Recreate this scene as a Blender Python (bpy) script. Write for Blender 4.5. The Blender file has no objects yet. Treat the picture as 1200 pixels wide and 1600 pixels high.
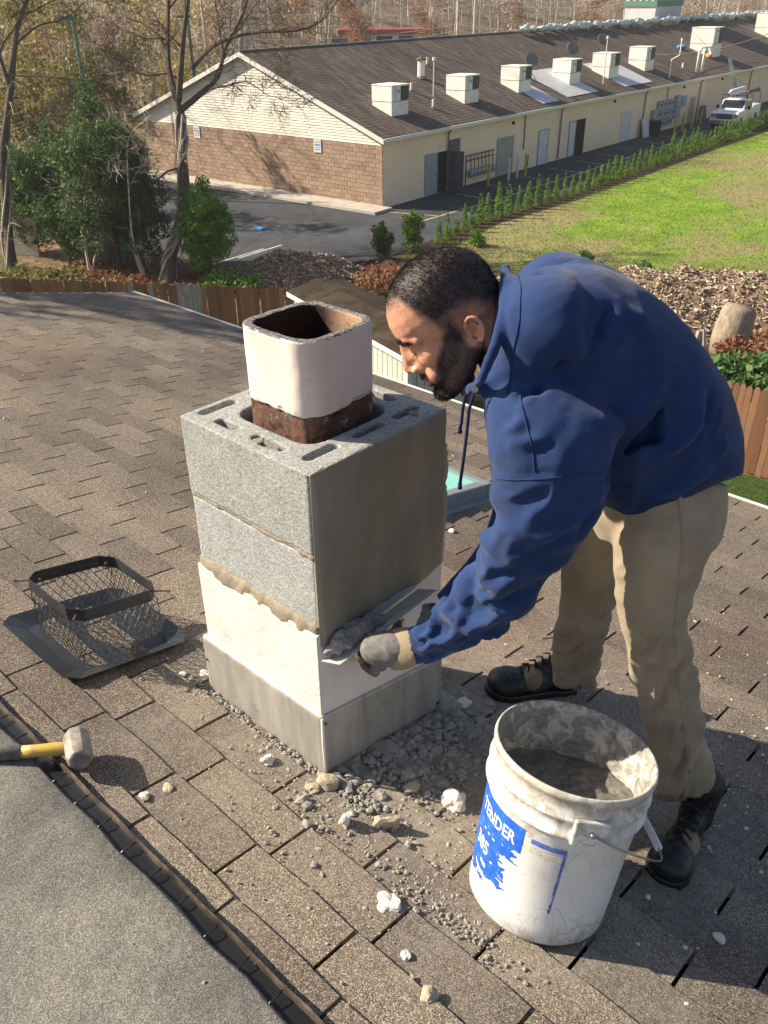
import bpy, bmesh, math, random
import numpy as np
from mathutils import Vector, Matrix, noise as mnoise
from math import sin, cos, tan, pi, radians, sqrt
random.seed(7); np.random.seed(7)
SC = bpy.context.scene
COL = SC.collection

# ------------------------------------------------------------------ camera, sky, sun, exposure
CAM = Vector((1.1471, -1.0084, 1.6782))
YAW, PITCH, ROLL, FPX = -0.7500, 0.5424, -0.0119, 1342.5
def _axes():
    f = Vector((sin(YAW)*cos(PITCH), cos(YAW)*cos(PITCH), -sin(PITCH)))
    r = Vector((cos(YAW), -sin(YAW), 0)); u = r.cross(f)
    return cos(ROLL)*r+sin(ROLL)*u, -sin(ROLL)*r+cos(ROLL)*u, f
CR, CU, CF = _axes()
cd = bpy.data.cameras.new('camera'); cam = bpy.data.objects.new('camera', cd); COL.objects.link(cam)
m = Matrix((CR, CU, -CF)).transposed().to_4x4(); m.translation = CAM; cam.matrix_world = m
cd.sensor_fit = 'VERTICAL'; cd.sensor_height = 24; cd.lens = 24*FPX/1600; cd.clip_start = .05; cd.clip_end = 3000
SC.camera = cam
SUN_AZ, SUN_EL = radians(30), radians(33)        # direction the light travels in plan, and its height
w = bpy.data.worlds.new('World'); SC.world = w; w.use_nodes = True
nt = w.node_tree; bg = nt.nodes['Background']; sk = nt.nodes.new('ShaderNodeTexSky')
sk.sky_type = 'NISHITA'; sk.sun_disc = False; sk.sun_elevation = SUN_EL
sk.sun_rotation = radians(90) - (SUN_AZ + pi)
sk.air_density = 1.0; sk.dust_density = 1.5
nt.links.new(sk.outputs[0], bg.inputs[0]); bg.inputs[1].default_value = 0.068
sl = bpy.data.lights.new('sun', 'SUN'); sun = bpy.data.objects.new('sun', sl); COL.objects.link(sun)
sl.energy = 5.0; sl.angle = radians(.55); sl.color = (1, .87, .68)
sd = Vector((cos(SUN_AZ)*cos(SUN_EL), sin(SUN_AZ)*cos(SUN_EL), -sin(SUN_EL)))
sun.rotation_euler = sd.to_track_quat('-Z', 'Y').to_euler(); sun.location = (-8, -6, 12)
SC.view_settings.view_transform = 'Standard'; SC.view_settings.look = 'None'
SC.view_settings.exposure = 1.15; SC.view_settings.gamma = 1; SC.view_settings.use_curve_mapping = False
SC.cycles.max_bounces = 6; SC.cycles.use_denoising = True

# ------------------------------------------------------------------ measuring helpers: where a thing of the photograph stands
RT = tan(.2205)                       # roof slope
GZ = -7.2                             # yard level
def ray(u, v): return CF + CR*((u-600)/FPX) - CU*((v-800)/FPX)
def on_z(u, v, z=GZ):
    d = ray(u, v); return CAM + d*((z-CAM.z)/d.z)
def on_roof(u, v, off=0):
    d = ray(u, v); return CAM + d*((off-CAM.z-RT*CAM.y)/(d.z+RT*d.y))
def at_depth(u, v, t): return CAM + ray(u, v)*t
def RZ(x, y, h=0): return Vector((x, y, h-RT*y))
RN = Vector((0, sin(.2205), cos(.2205)))

# ------------------------------------------------------------------ object helpers
def props(o, label=None, cat=None, group=None, kind=None):
    if label: o['label'] = label
    if cat: o['category'] = cat
    if group: o['group'] = group
    if kind: o['kind'] = kind
    return o
def empty(name, loc=(0, 0, 0), label=None, cat=None, group=None, rz=0):
    o = bpy.data.objects.new(name, None); COL.objects.link(o); o.location = loc; o.rotation_euler[2] = rz
    o.empty_display_size = .1
    return props(o, label, cat, group)
def link(name, me, mat=None, parent=None, loc=None):
    o = bpy.data.objects.new(name, me); COL.objects.link(o)
    if mat is not None and not me.materials: me.materials.append(mat)
    if parent is not None:
        o.parent = parent
    if loc is not None: o.location = loc
    return o
class MB:
    """collects vertices and faces; at() sets the origin that coordinates are given against"""
    def __init__(s, org=(0, 0, 0)): s.v = []; s.f = []; s.o = Vector(org); s.mi = []; s.cm = 0
    def add(s, vs, fs):
        k = len(s.v); s.v += [tuple(Vector(p)-s.o) for p in vs]; s.f += [tuple(i+k for i in f) for f in fs]; s.mi += [s.cm]*len(fs); return s
    def box(s, a, b):
        x0, y0, z0 = a; x1, y1, z1 = b
        return s.add([(x0,y0,z0),(x1,y0,z0),(x1,y1,z0),(x0,y1,z0),(x0,y0,z1),(x1,y0,z1),(x1,y1,z1),(x0,y1,z1)],
                     [(0,3,2,1),(4,5,6,7),(0,1,5,4),(1,2,6,5),(2,3,7,6),(3,0,4,7)])
    def obox(s, c, ax, ay, az):
        c, ax, ay, az = map(Vector, (c, ax, ay, az)); P = []
        for z in (-1, 1):
            for x, y in ((-1,-1),(1,-1),(1,1),(-1,1)): P.append(c+ax*x+ay*y+az*z)
        return s.add(P, [(0,3,2,1),(4,5,6,7),(0,1,5,4),(1,2,6,5),(2,3,7,6),(3,0,4,7)])
    def tube(s, pts, r, n=8, cap=True, up=None):
        pts = [Vector(p) for p in pts]; rs = r if hasattr(r, '__len__') else [r]*len(pts)
        V = []; ref = Vector((0, 0, 1)); last = None
        for i, p in enumerate(pts):
            t = (pts[min(i+1, len(pts)-1)]-pts[max(i-1, 0)])
            if t.length < 1e-9: t = Vector((0, 0, 1))
            t.normalize()
            if last is None:
                a = t.cross(ref if abs(t.z) < .9 else Vector((1, 0, 0))).normalized()
            else:
                a = (last - t*last.dot(t)); a = a.normalized() if a.length > 1e-6 else t.orthogonal().normalized()
            last = a; b = t.cross(a)
            for k in range(n):
                an = 2*pi*k/n; V.append(p+(a*cos(an)+b*sin(an))*rs[i])
        F = [(i*n+k, i*n+(k+1) % n, (i+1)*n+(k+1) % n, (i+1)*n+k) for i in range(len(pts)-1) for k in range(n)]
        if cap: F += [tuple(range(n))[::-1], tuple(range((len(pts)-1)*n, len(pts)*n))]
        return s.add(V, F)
    def prism(s, poly, a, h):
        """poly: list of 3D points, extruded along vector a*h"""
        n = len(poly); poly = [Vector(p) for p in poly]; a = Vector(a)*h
        return s.add(poly+[p+a for p in poly], [tuple(range(n))[::-1], tuple(range(n, 2*n))]+[(i, (i+1) % n, n+(i+1) % n, n+i) for i in range(n)])
    def mesh(s, name, smooth=False):
        me = bpy.data.meshes.new(name); me.from_pydata(s.v, [], s.f)
        if any(s.mi): me.polygons.foreach_set('material_index', s.mi)
        if smooth: me.polygons.foreach_set('use_smooth', [True]*len(me.polygons))
        me.update(); return me
    def build(s, name, mat, parent=None, smooth=False, loc=None):
        me = s.mesh(name, smooth)
        for x in (mat if isinstance(mat, (list, tuple)) else [mat]):
            if x: me.materials.append(x)
        return link(name, me, None, parent, loc)
def fix_normals(me):
    bm = bmesh.new(); bm.from_mesh(me); bmesh.ops.recalc_face_normals(bm, faces=bm.faces); bm.to_mesh(me); bm.free(); return me
def bake(o, mods):
    """apply modifiers given as (type, {settings}) to a linked mesh object, return it"""
    for t, kw in mods:
        md = o.modifiers.new(t.lower(), t)
        for k, v in kw.items(): setattr(md, k, v)
    dg = bpy.context.evaluated_depsgraph_get()
    me = bpy.data.meshes.new_from_object(o.evaluated_get(dg)); o.modifiers.clear(); o.data = me; return o
def bevel(o, w=.003, seg=2, ang=.6):
    return bake(o, [('BEVEL', dict(width=w, segments=seg, limit_method='ANGLE', angle_limit=ang))])
def coords(me):
    a = np.empty(len(me.vertices)*3, 'f'); me.vertices.foreach_get('co', a); return a.reshape(-1, 3)
def set_coords(me, a): me.vertices.foreach_set('co', np.asarray(a, 'f').ravel()); me.update()
def normals(me):
    a = np.empty(len(me.vertices)*3, 'f'); me.vertices.foreach_get('normal', a); return a.reshape(-1, 3)
def smooth(o): o.data.polygons.foreach_set('use_smooth', [True]*len(o.data.polygons)); return o
_perm = np.random.RandomState(3).permutation(4096)
def vnoise(P, scale=1.0, seed=0):
    """smooth value noise in -1..1 for an (n,3) array"""
    q = np.asarray(P, float)*scale+seed*17.3+100; i = np.floor(q).astype(int); f = q-i; f = f*f*(3-2*f); r = 0
    for dx in (0, 1):
        for dy in (0, 1):
            for dz in (0, 1):
                h = _perm[(_perm[(_perm[(i[:,0]+dx) & 4095]+i[:,1]+dy) & 4095]+i[:,2]+dz) & 4095]/2047.5-1
                r = r+h*np.where(dx, f[:,0], 1-f[:,0])*np.where(dy, f[:,1], 1-f[:,1])*np.where(dz, f[:,2], 1-f[:,2])
    return r
def fnoise(P, scale=1.0, seed=0, oct=4):
    r = 0; a = 1; t = 0
    for k in range(oct): r = r+a*vnoise(P, scale*2**k, seed+k); t += a; a *= .5
    return r/t
def roughen(o, amp, scale, seed=0, oct=4, mask=None):
    me = o.data; c = coords(me); d = fnoise(c, scale, seed, oct)*amp
    if mask is not None: d = d*mask(c)
    set_coords(me, c+normals(me)*d[:, None]); return o
def remesh(o, size): return smooth(bake(o, [('REMESH', dict(mode='VOXEL', voxel_size=size, use_smooth_shade=True))]))
def copy_tree(src, loc=None, rz=None, label=None, parent=None):
    c = src.copy(); COL.objects.link(c)
    if parent is not None: c.parent = parent
    if loc is not None: c.location = loc
    if rz is not None: c.rotation_euler[2] = rz
    if label: c['label'] = label
    for ch in list(KIDS.get(src.name, [])): copy_tree(ch, parent=c)
    return c
KIDS = {}
def kids_index():
    KIDS.clear()
    for o in bpy.data.objects:
        if o.parent: KIDS.setdefault(o.parent.name, []).append(o)

# ------------------------------------------------------------------ materials
class N:
    def __init__(s, name, rough=.8, spec=.3):
        s.m = bpy.data.materials.new(name); s.m.use_nodes = True; s.t = s.m.node_tree
        s.b = s.t.nodes['Principled BSDF']; s.b.inputs['Roughness'].default_value = rough
        s.b.inputs['Specular IOR Level'].default_value = spec
        s.pos = s.t.nodes.new('ShaderNodeNewGeometry').outputs['Position']; s.oi = None
    def set(s, sock, v):
        if isinstance(v, bpy.types.NodeSocket): s.t.links.new(v, sock)
        elif isinstance(v, (tuple, list)) and sock.type == 'RGBA' and len(v) == 3: sock.default_value = (*v, 1)
        else: sock.default_value = v
    def n(s, typ, attrs=None, out=0, **kw):
        nd = s.t.nodes.new('ShaderNode'+typ)
        for k, v in (attrs or {}).items(): setattr(nd, k, v)
        for k, v in kw.items():
            s.set(nd.inputs[int(k[1:])] if k[0] == 'i' and k[1:].isdigit() else nd.inputs[k.replace('_', ' ')], v)
        return nd.outputs[out]
    def noise(s, scale, detail=4, rough=.55, vec=None, dist=0, out=0):
        return s.n('TexNoise', out=out, Vector=vec if vec is not None else s.pos, Scale=scale, Detail=detail, Roughness=rough, Distortion=dist)
    def voro(s, scale, vec=None, feat='F1', out=0, rnd=1):
        return s.n('TexVoronoi', dict(feature=feat), out=out, Vector=vec if vec is not None else s.pos, Scale=scale, Randomness=rnd)
    def ramp(s, fac, stops, interp='LINEAR'):
        nd = s.t.nodes.new('ShaderNodeValToRGB'); s.t.links.new(fac, nd.inputs[0]); cr = nd.color_ramp; cr.interpolation = interp
        while len(cr.elements) < len(stops): cr.elements.new(.5)
        for e, (p, c) in zip(cr.elements, stops):
            e.position = p; e.color = (*c, 1) if isinstance(c, (tuple, list)) else (c, c, c, 1)
        return nd.outputs[0]
    def mix(s, fac, a, b, mode='MIX'):
        nd = s.t.nodes.new('ShaderNodeMix'); nd.data_type = 'RGBA'; nd.blend_type = mode
        s.set(nd.inputs['Factor'], fac); s.set(nd.inputs[6], a); s.set(nd.inputs[7], b); return nd.outputs[2]
    def math(s, op, a, b=0., c=0.):
        nd = s.t.nodes.new('ShaderNodeMath'); nd.operation = op
        s.set(nd.inputs[0], a); s.set(nd.inputs[1], b); s.set(nd.inputs[2], c); return nd.outputs[0]
    def map(s, scale=(1, 1, 1), loc=(0, 0, 0), rot=(0, 0, 0), vec=None):
        nd = s.t.nodes.new('ShaderNodeMapping'); s.t.links.new(vec if vec is not None else s.pos, nd.inputs[0])
        nd.inputs['Scale'].default_value = scale; nd.inputs['Location'].default_value = loc; nd.inputs['Rotation'].default_value = rot
        return nd.outputs[0]
    def obj(s): return s.t.nodes.new('ShaderNodeTexCoord').outputs['Object']
    def xyz(s, vec=None):
        nd = s.t.nodes.new('ShaderNodeSeparateXYZ'); s.t.links.new(vec if vec is not None else s.pos, nd.inputs[0]); return nd.outputs
    def rnd(s):
        if s.oi is None:
            a = s.t.nodes.new('ShaderNodeObjectInfo').outputs['Random']; g = s.t.nodes.new('ShaderNodeNewGeometry').outputs['Random Per Island']
            s.oi = s.math('FRACT', s.math('ADD', s.math('MULTIPLY', a, 7.13), g))
        return s.oi
    def col(s, v): s.set(s.b.inputs['Base Color'], v); return s
    def bump(s, h, strength=.3, dist=.01):
        nd = s.t.nodes.new('ShaderNodeBump'); nd.inputs['Strength'].default_value = strength; nd.inputs['Distance'].default_value = dist
        s.set(nd.inputs['Height'], h)
        if s.b.inputs['Normal'].links: s.t.links.new(s.b.inputs['Normal'].links[0].from_socket, nd.inputs['Normal'])
        s.t.links.new(nd.outputs[0], s.b.inputs['Normal']); return s
    def metal(s, v=1): s.b.inputs['Metallic'].default_value = v; return s
def simple(name, c, rough=.7, var=.25, scale=6, bump=0, bscale=60, spec=.3, metal=0, dist=.004):
    """a plain material whose tone wanders a little"""
    k = N(name, rough, spec)
    a = tuple(x*(1-var) for x in c); b = tuple(min(1, x*(1+var)) for x in c)
    k.col(k.ramp(k.noise(scale, 6, .6), [(.3, a), (.7, b)]))
    if bump: k.bump(k.noise(bscale, 5, .6), bump, dist)
    if metal: k.metal(metal)
    return k.m

def shingle_mat(name, far=False):
    k = N(name, .9, .25)
    g = k.voro(520, out=1); sep = k.t.nodes.new('ShaderNodeSeparateColor'); k.t.links.new(g, sep.inputs[0])
    gran = k.ramp(sep.outputs[0], [(0, (.04, .036, .032)), (.3, (.092, .080, .068)), (.62, (.18, .156, .129)), (.86, (.295, .262, .22)), (1, (.52, .47, .40))])
    tone = k.ramp(k.rnd(), [(0, (.74, .73, .73)), (.35, (.90, .88, .87)), (.65, (1.02, 1.0, .97)), (1, (1.16, 1.13, 1.07))])
    c = k.mix(1, gran, tone, 'MULTIPLY')
    big = k.ramp(k.noise(1.1, 5, .6), [(.3, (.70, .65, .65)), (.52, (.98, .96, .94)), (.72, (1.2, 1.14, 1.02))])
    c = k.mix(1, c, big, 'MULTIPLY')
    red = k.ramp(k.noise(.55, 3, .5, k.map(loc=(4, 2, 0))), [(.5, 0), (.7, .45)])
    c = k.mix(red, c, k.mix(1, c, (1.15, .84, .78), 'MULTIPLY'))
    # cement dust settled around the chimney
    vec = k.map(scale=(1, 1, 0), loc=(-.22, -.35, 0)); ln = k.n('VectorMath', dict(operation='LENGTH'), out=1, i0=vec)
    d = k.math('ADD', ln, k.math('MULTIPLY', k.math('SUBTRACT', k.noise(3.5, 6, .65), .5), 1.6))
    dm = k.ramp(d, [(.25, .8), (.65, .35), (1.05, 0)])
    dm = k.math('MULTIPLY', dm, k.ramp(k.noise(38, 5, .7), [(.35, .25), (.62, 1)]))
    c = k.mix(dm, c, (.30, .27, .225))
    k.col(c); k.bump(sep.outputs[0], .55, .0016); k.bump(k.noise(45, 4, .6), .25, .004)
    return k.m
M = {}
M['shingle'] = shingle_mat('shingle')
M['deck'] = simple('roof_felt', (.012, .012, .012), .95)
k = N('ridge_cap', .95, .2)
sep = k.t.nodes.new('ShaderNodeSeparateColor'); k.t.links.new(k.voro(620, out=1), sep.inputs[0])
gr = k.ramp(sep.outputs[0], [(0, (.07, .068, .064)), (.35, (.125, .12, .11)), (.7, (.185, .177, .162)), (1, (.30, .288, .262))])
gr = k.mix(1, gr, k.ramp(k.noise(5, 5, .6), [(.3, (.66, .66, .68)), (.5, (.95, .95, .95)), (.7, (1.2, 1.18, 1.12))]), 'MULTIPLY')
k.col(gr).bump(sep.outputs[0], .5, .0013); k.bump(k.noise(14, 5, .6), .5, .012); M['cap_shingle'] = k.m
M['black_plastic'] = simple('black_plastic', (.006, .006, .0065), .35, .3, 20, .1, 90, .5)
k = N('baffle', .6); k.col(k.ramp(k.noise(14, 5, .7), [(.38, (.022, .018, .015)), (.52, (.075, .06, .046)), (.7, (.15, .122, .095))])); k.bump(k.noise(90, 3), .3, .003); M['baffle'] = k.m
M['white_metal'] = simple('white_drip_edge', (.75, .75, .74), .5, .08)
M['clap'] = simple('vinyl_siding', (.6, .58, .52), .6, .06)

def cmu(name, a, b, c, big=False):
    k = N(name, .95, .2)
    f = k.noise(230, 5, .85)
    base = k.ramp(f, [(.28, a), (.5, b), (.72, c)])
    base = k.mix(.55, base, k.ramp(k.noise(9, 5, .6), [(.3, tuple(x*.78 for x in b)), (.7, tuple(x*1.15 for x in b))]))
    gc = k.t.nodes.new('ShaderNodeSeparateColor'); k.t.links.new(k.voro(330, out=1), gc.inputs[0]); base = k.mix(.55, base, k.mix(1, base, k.ramp(gc.outputs[0], [(0, .35), (.3, .8), (.7, 1.1), (1, 1.7)]), 'MULTIPLY'))
    pits = k.ramp(k.voro(190), [(.14, 0), (.34, 1)])
    sp = k.ramp(k.noise(120, 2), [(.40, 1), (.56, 0)])
    pm = k.math('MULTIPLY', k.math('SUBTRACT', 1., pits), sp)
    base = k.mix(k.math('MULTIPLY', pm, .95), base, tuple(x*.35 for x in b))
    k.col(base); k.bump(f, .6, .003); k.bump(pits, .5, .002); return k.m
M['block'] = cmu('concrete_block', (.16, .165, .16), (.335, .345, .335), (.56, .56, .53))
M['block2'] = cmu('concrete_block_lower', (.19, .20, .20), (.375, .39, .385), (.58, .585, .565))
k = N('wet_parging', .55, .5)
c = k.ramp(k.noise(3.2, 6, .6, k.map(scale=(1, 1, .35))), [(.3, (.22, .195, .148)), (.5, (.29, .255, .19)), (.7, (.36, .315, .235))])
z = k.xyz()[2]
c = k.mix(k.ramp(k.math('ADD', k.math('MULTIPLY', k.xyz()[1], .8), k.math('MULTIPLY', z, -.9)), [(0, 0), (.1, .55)]), c, (.36, .29, .18))
c = k.mix(.35, c, k.ramp(k.noise(9, 7, .7, k.map(scale=(1, 1, .25), rot=(.5, 0, 0))), [(.35, (.13, .115, .09)), (.65, (.36, .31, .23))]))
k.col(c); k.bump(k.noise(26, 4, .5, k.map(scale=(1, .5, 2))), .25, .004); k.bump(k.noise(420, 2), .12, .001); M['parging'] = k.m
k = N('mortar', .95, .2); f = k.noise(150, 6, .8)
k.col(k.mix(.5, k.ramp(f, [(.3, (.17, .145, .11)), (.7, (.42, .36, .27))]), k.ramp(k.noise(14, 4), [(.3, (.24, .21, .165)), (.7, (.38, .33, .25))]))); k.bump(f, .8, .004); M['mortar'] = k.m
k = N('wet_mortar', .5, .5); f = k.noise(90, 6, .8)
k.col(k.ramp(f, [(.3, (.10, .098, .088)), (.7, (.24, .23, .20))])); k.bump(f, .8, .006); M['wet_mortar'] = k.m
k = N('white_stucco', .9, .25); f = k.noise(110, 5, .6)
c = k.ramp(k.noise(6, 6, .7), [(.3, (.56, .54, .51)), (.6, (.68, .66, .63))])
c = k.mix(k.ramp(k.noise(30, 6, .8), [(.56, 0), (.70, .5)]), c, (.42, .38, .31))
k.col(c); k.bump(f, .45, .004); M['stucco'] = k.m
k = N('smooth_white_coat', .8, .25)
k.col(k.ramp(k.noise(5, 6, .7), [(.3, (.58, .54, .53)), (.7, (.68, .64, .63))])); k.bump(k.noise(40, 4), .1, .003); M['smooth_white'] = k.m
k = N('flashing', .42, .5)
st = k.noise(7, 6, .65, k.map(scale=(2.2, 2.2, .35))); c = k.ramp(st, [(.3, (.27, .26, .235)), (.5, (.40, .385, .35)), (.7, (.52, .50, .455))])
c = k.mix(k.ramp(k.noise(22, 6, .75), [(.6, 0), (.72, .7)]), c, (.20, .17, .13))
k.col(c).metal(.35); k.b.inputs['Roughness'].default_value = .5; k.bump(k.noise(12, 3), .15, .006); M['flashing'] = k.m
k = N('flue_coat', .85, .25); x = k.xyz()
c = k.ramp(k.noise(7, 6, .7), [(.3, (.60, .53, .48)), (.55, (.68, .60, .56)), (.75, (.72, .66, .62))])
c = k.mix(k.ramp(k.noise(28, 6, .8), [(.60, 0), (.68, .6)]), c, (.48, .36, .29))
k.col(c); k.bump(k.noise(30, 5, .6), .22, .004); M['flue'] = k.m
k = N('flue_clay', .7, .35)
c = k.ramp(k.noise(17, 9, .82, None, 1.2), [(.36, (.010, .009, .009)), (.44, (.045, .028, .022)), (.49, (.20, .085, .05)), (.53, (.04, .032, .028)), (.58, (.15, .12, .10)), (.64, (.40, .37, .34)), (.70, (.13, .055, .035))])
k.col(c); k.bump(k.noise(50, 6, .7), .5, .004); M['clay'] = k.m
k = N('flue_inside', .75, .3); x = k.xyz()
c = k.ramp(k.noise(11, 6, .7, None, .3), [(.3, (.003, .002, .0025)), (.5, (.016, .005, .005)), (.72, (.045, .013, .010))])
c = k.mix(k.math('MULTIPLY', k.ramp(k.math('ADD', x[2], k.math('MULTIPLY', k.noise(14, 5), .05)), [(.97, 0), (1.03, .15), (1.075, .9)]), k.ramp(k.math('ADD', x[1], x[0]), [(.05, 0), (.13, 1)])), c, (.48, .31, .20))  # sunlit patch high on the right inner wall, painted into the colour
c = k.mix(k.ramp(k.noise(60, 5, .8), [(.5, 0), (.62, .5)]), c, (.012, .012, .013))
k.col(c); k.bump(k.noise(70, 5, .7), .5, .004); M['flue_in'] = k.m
k = N('flue_rim', .95); k.col(k.ramp(k.noise(120, 6, .8), [(.36, (.02, .02, .02)), (.5, (.16, .15, .145)), (.66, (.42, .41, .40))])); k.bump(k.noise(120, 5, .8), .8, .005); M['flue_rim'] = k.m
k = N('black_paint', .42, .5); k.col(k.mix(k.ramp(k.noise(60, 6, .75), [(.55, 0), (.72, .35)]), k.ramp(k.noise(4, 4), [(.3, (.012, .014, .017)), (.7, (.03, .035, .042))]), (.16, .155, .15))); k.bump(k.noise(8, 3), .15, .01); M['black_paint'] = k.m
M['mesh_metal'] = simple('mesh_metal', (.15, .14, .125), .5, .6, 60, 0, 60, .5, .4)
M['rust'] = simple('rusty_bolt', (.16, .075, .05), .8, .4, 90, .4, 300)
k = N('hammer_steel', .6, .4); k.col(k.ramp(k.noise(28, 7, .75), [(.32, (.10, .095, .09)), (.5, (.24, .215, .19)), (.68, (.42, .36, .31))])); k.bump(k.noise(50, 5, .7), .3, .003); k.metal(.3); M['steel'] = k.m
k = N('yellow_handle', .5, .4); k.col(k.mix(k.ramp(k.noise(35, 7, .8), [(.5, 0), (.66, .8)]), (.52, .34, .05), (.20, .19, .17))); M['yellow'] = k.m
k = N('grey_grip', .7, .3); k.col(k.ramp(k.noise(40, 7, .8), [(.35, (.05, .05, .05)), (.6, (.13, .13, .125)), (.75, (.25, .24, .23))])); k.bump(k.noise(60, 4), .3, .003); M['grip'] = k.m

# ================================================================== THE ROOF WE STAND ON
house = empty('brick_house', (0, 1.4, GZ), 'house with brown asphalt shingle roof under the worker and chimney', 'house')
HO = Vector(house.location)
X0, X1, Y0, Y1 = -6.12, 3.4, -.485, 3.33
def hpart(mb, name, mat, sm=False): mb.o = HO; mb.v = [tuple(Vector(p)-HO) for p in mb.v]; return mb.build(name, mat, house, sm)
b = MB(); b.add([RZ(X0, Y0, -.012), RZ(X1, Y0, -.012), RZ(X1, Y1, -.012), RZ(X0, Y1, -.012), RZ(X0, Y0, -.14), RZ(X1, Y0, -.14), RZ(X1, Y1, -.14), RZ(X0, Y1, -.14)],
      [(0,1,2,3),(7,6,5,4),(0,4,5,1),(1,5,6,2),(2,6,7,3),(3,7,4,0)]); hpart(b, 'roof_deck', M['deck'])
b = MB(); b.box((X0+.3, -4.0, GZ), (X1-.3, Y1-.4, -1.0)); hpart(b, 'wall', M['clap'])
b = MB(); yb = -4.3; zr = RZ(0, Y0).z
b.add([(X0, Y0-.05, zr-.02), (X1, Y0-.05, zr-.02), (X1, yb, zr-.02+RT*(yb-Y0)), (X0, yb, zr-.02+RT*(yb-Y0)),
       (X0, Y0-.05, zr-.14), (X1, Y0-.05, zr-.14), (X1, yb, zr-.14+RT*(yb-Y0)), (X0, yb, zr-.14+RT*(yb-Y0))],
      [(3,2,1,0),(4,5,6,7),(0,1,5,4),(1,2,6,5),(2,3,7,6),(3,0,4,7)]); hpart(b, 'rear_slope', M['cap_shingle'])
# white drip edge along eave and rake, and a gutter
b = MB(); b.obox(RZ((X0+X1)/2, Y1+.008, -.03), ((X1-X0)/2+.02, 0, 0), (0, .012, -.012*RT), (0, 0, .05)); hpart(b, 'drip_edge', M['white_metal'])
b = MB(); b.obox(RZ((X0+X1)/2, Y1+.075, -.10), ((X1-X0)/2+.02, 0, 0), (0, .055, 0), (0, 0, .06)); hpart(b, 'gutter', M['white_metal'])
b = MB(); b.obox(RZ(X0-.012, (Y0+Y1)/2, -.06), (.012, 0, 0), (0, (Y1-Y0)/2, -(Y1-Y0)/2*RT), (0, 0, .065)); hpart(b, 'rake_board', M['white_metal'])
# shingle tabs: each a slab laid over the course below it
EXP, TAB = .127*cos(.2205), .3048
rs = random.Random(5)
def tab_mesh(w_, seed, short=False):
    r_ = random.Random(seed); n = 5; top = []; L_ = EXP*(.53 if short else 1.32); b_ = MB()
    th = .0135
    for j, (yy, zz) in enumerate(((0, th), (-min(EXP*.5, L_*.6), th*.62+.0012), (-L_, .0005 if not short else .003))):
        for i in range(n+1):
            x = w_*i/n; jy = r_.uniform(-.002, .002) if j == 0 else 0
            if j == 0 and i in (0, n): jy -= .003
            top.append((x+(r_.uniform(-.0012, .0012) if i in (0, n) else 0), yy+jy, zz-RT*(yy+jy)+(r_.uniform(-.0007, .0012) if j == 0 else 0)))
    k0 = len(top); V = top+[(x, y, z-.0125) for x, y, z in top[:n+1]]
    F = [((j+1)*(n+1)+i, (j+1)*(n+1)+i+1, j*(n+1)+i+1, j*(n+1)+i) for j in range(2) for i in range(n)]
    F += [(i, i+1, k0+i+1, k0+i) for i in range(n)]
    V += [(top[2*(n+1)][0], -L_, RT*L_-.006), (top[3*n+2][0], -L_, RT*L_-.006)]
    F += [(0, k0, len(V)-2, 2*(n+1), n+1), (n, 2*n+1, 3*n+2, len(V)-1, k0+n)]
    b_.add(V, F); return b_
tabs = []
row = 0; y = Y0+EXP*.55
while y < Y1+EXP:
    yy = min(y, Y1+.012)
    off = (-.433+(.10 if row % 2 else -.055)+.012*sin(row*3.1)+rs.uniform(-.012, .012)) % TAB - TAB
    if row in (0, 1): off = -.433 % TAB - TAB + (0 if row == 0 else -.083)
    x = X0+((off-X0) % TAB)-TAB
    while x < X1:
        xa, xb = max(x, X0), min(x+TAB-.0085, X1)
        if xb-xa > .03: tabs.append((xa, yy, xb-xa, row))
        x += TAB
    row += 1; y += EXP
def inframe(p, mg=60):
    d = p-CAM; z_ = d.dot(CF)
    if z_ < .1: return False
    u_ = 600+FPX*d.dot(CR)/z_; v_ = 800-FPX*d.dot(CU)/z_
    return -mg < u_ < 1200+mg and -mg < v_ < 1600+mg
rank = []
for t in tabs:
    p = RZ(t[0]+t[2]/2, t[1]-EXP/2)
    inside_ch = -.40 < p.x < -.05 and .05 < p.y < .38
    rank.append(((p-CAM).length if inframe(p) and not inside_ch else 1e3+(p-CAM).length, t))
rank.sort(key=lambda q: q[0])
tab_meshes = {}
stuff = MB()
for i, (dd, t) in enumerate(rank):
    wq = round(t[2], 3)
    if i < 300 and dd < 1e3:
        key = (wq, i % 5 if abs(wq-.296) < .002 else 0, t[3] == 0)
        if key not in tab_meshes:
            me_ = fix_normals(tab_mesh(*key).mesh('shingle')); me_.materials.append(M['shingle']); tab_meshes[key] = me_
        o = bpy.data.objects.new('shingle', tab_meshes[key]); COL.objects.link(o); o.parent = house
        o.location = RZ(t[0], t[1])-HO
    else:
        b_ = tab_mesh(wq, i % 9, t[3] == 0); q = RZ(t[0], t[1])
        stuff.add([Vector(p)+q for p in b_.v], b_.f)
o = hpart(stuff, 'shingle_field', M['shingle']); fix_normals(o.data); o['kind'] = 'stuff'
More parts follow.
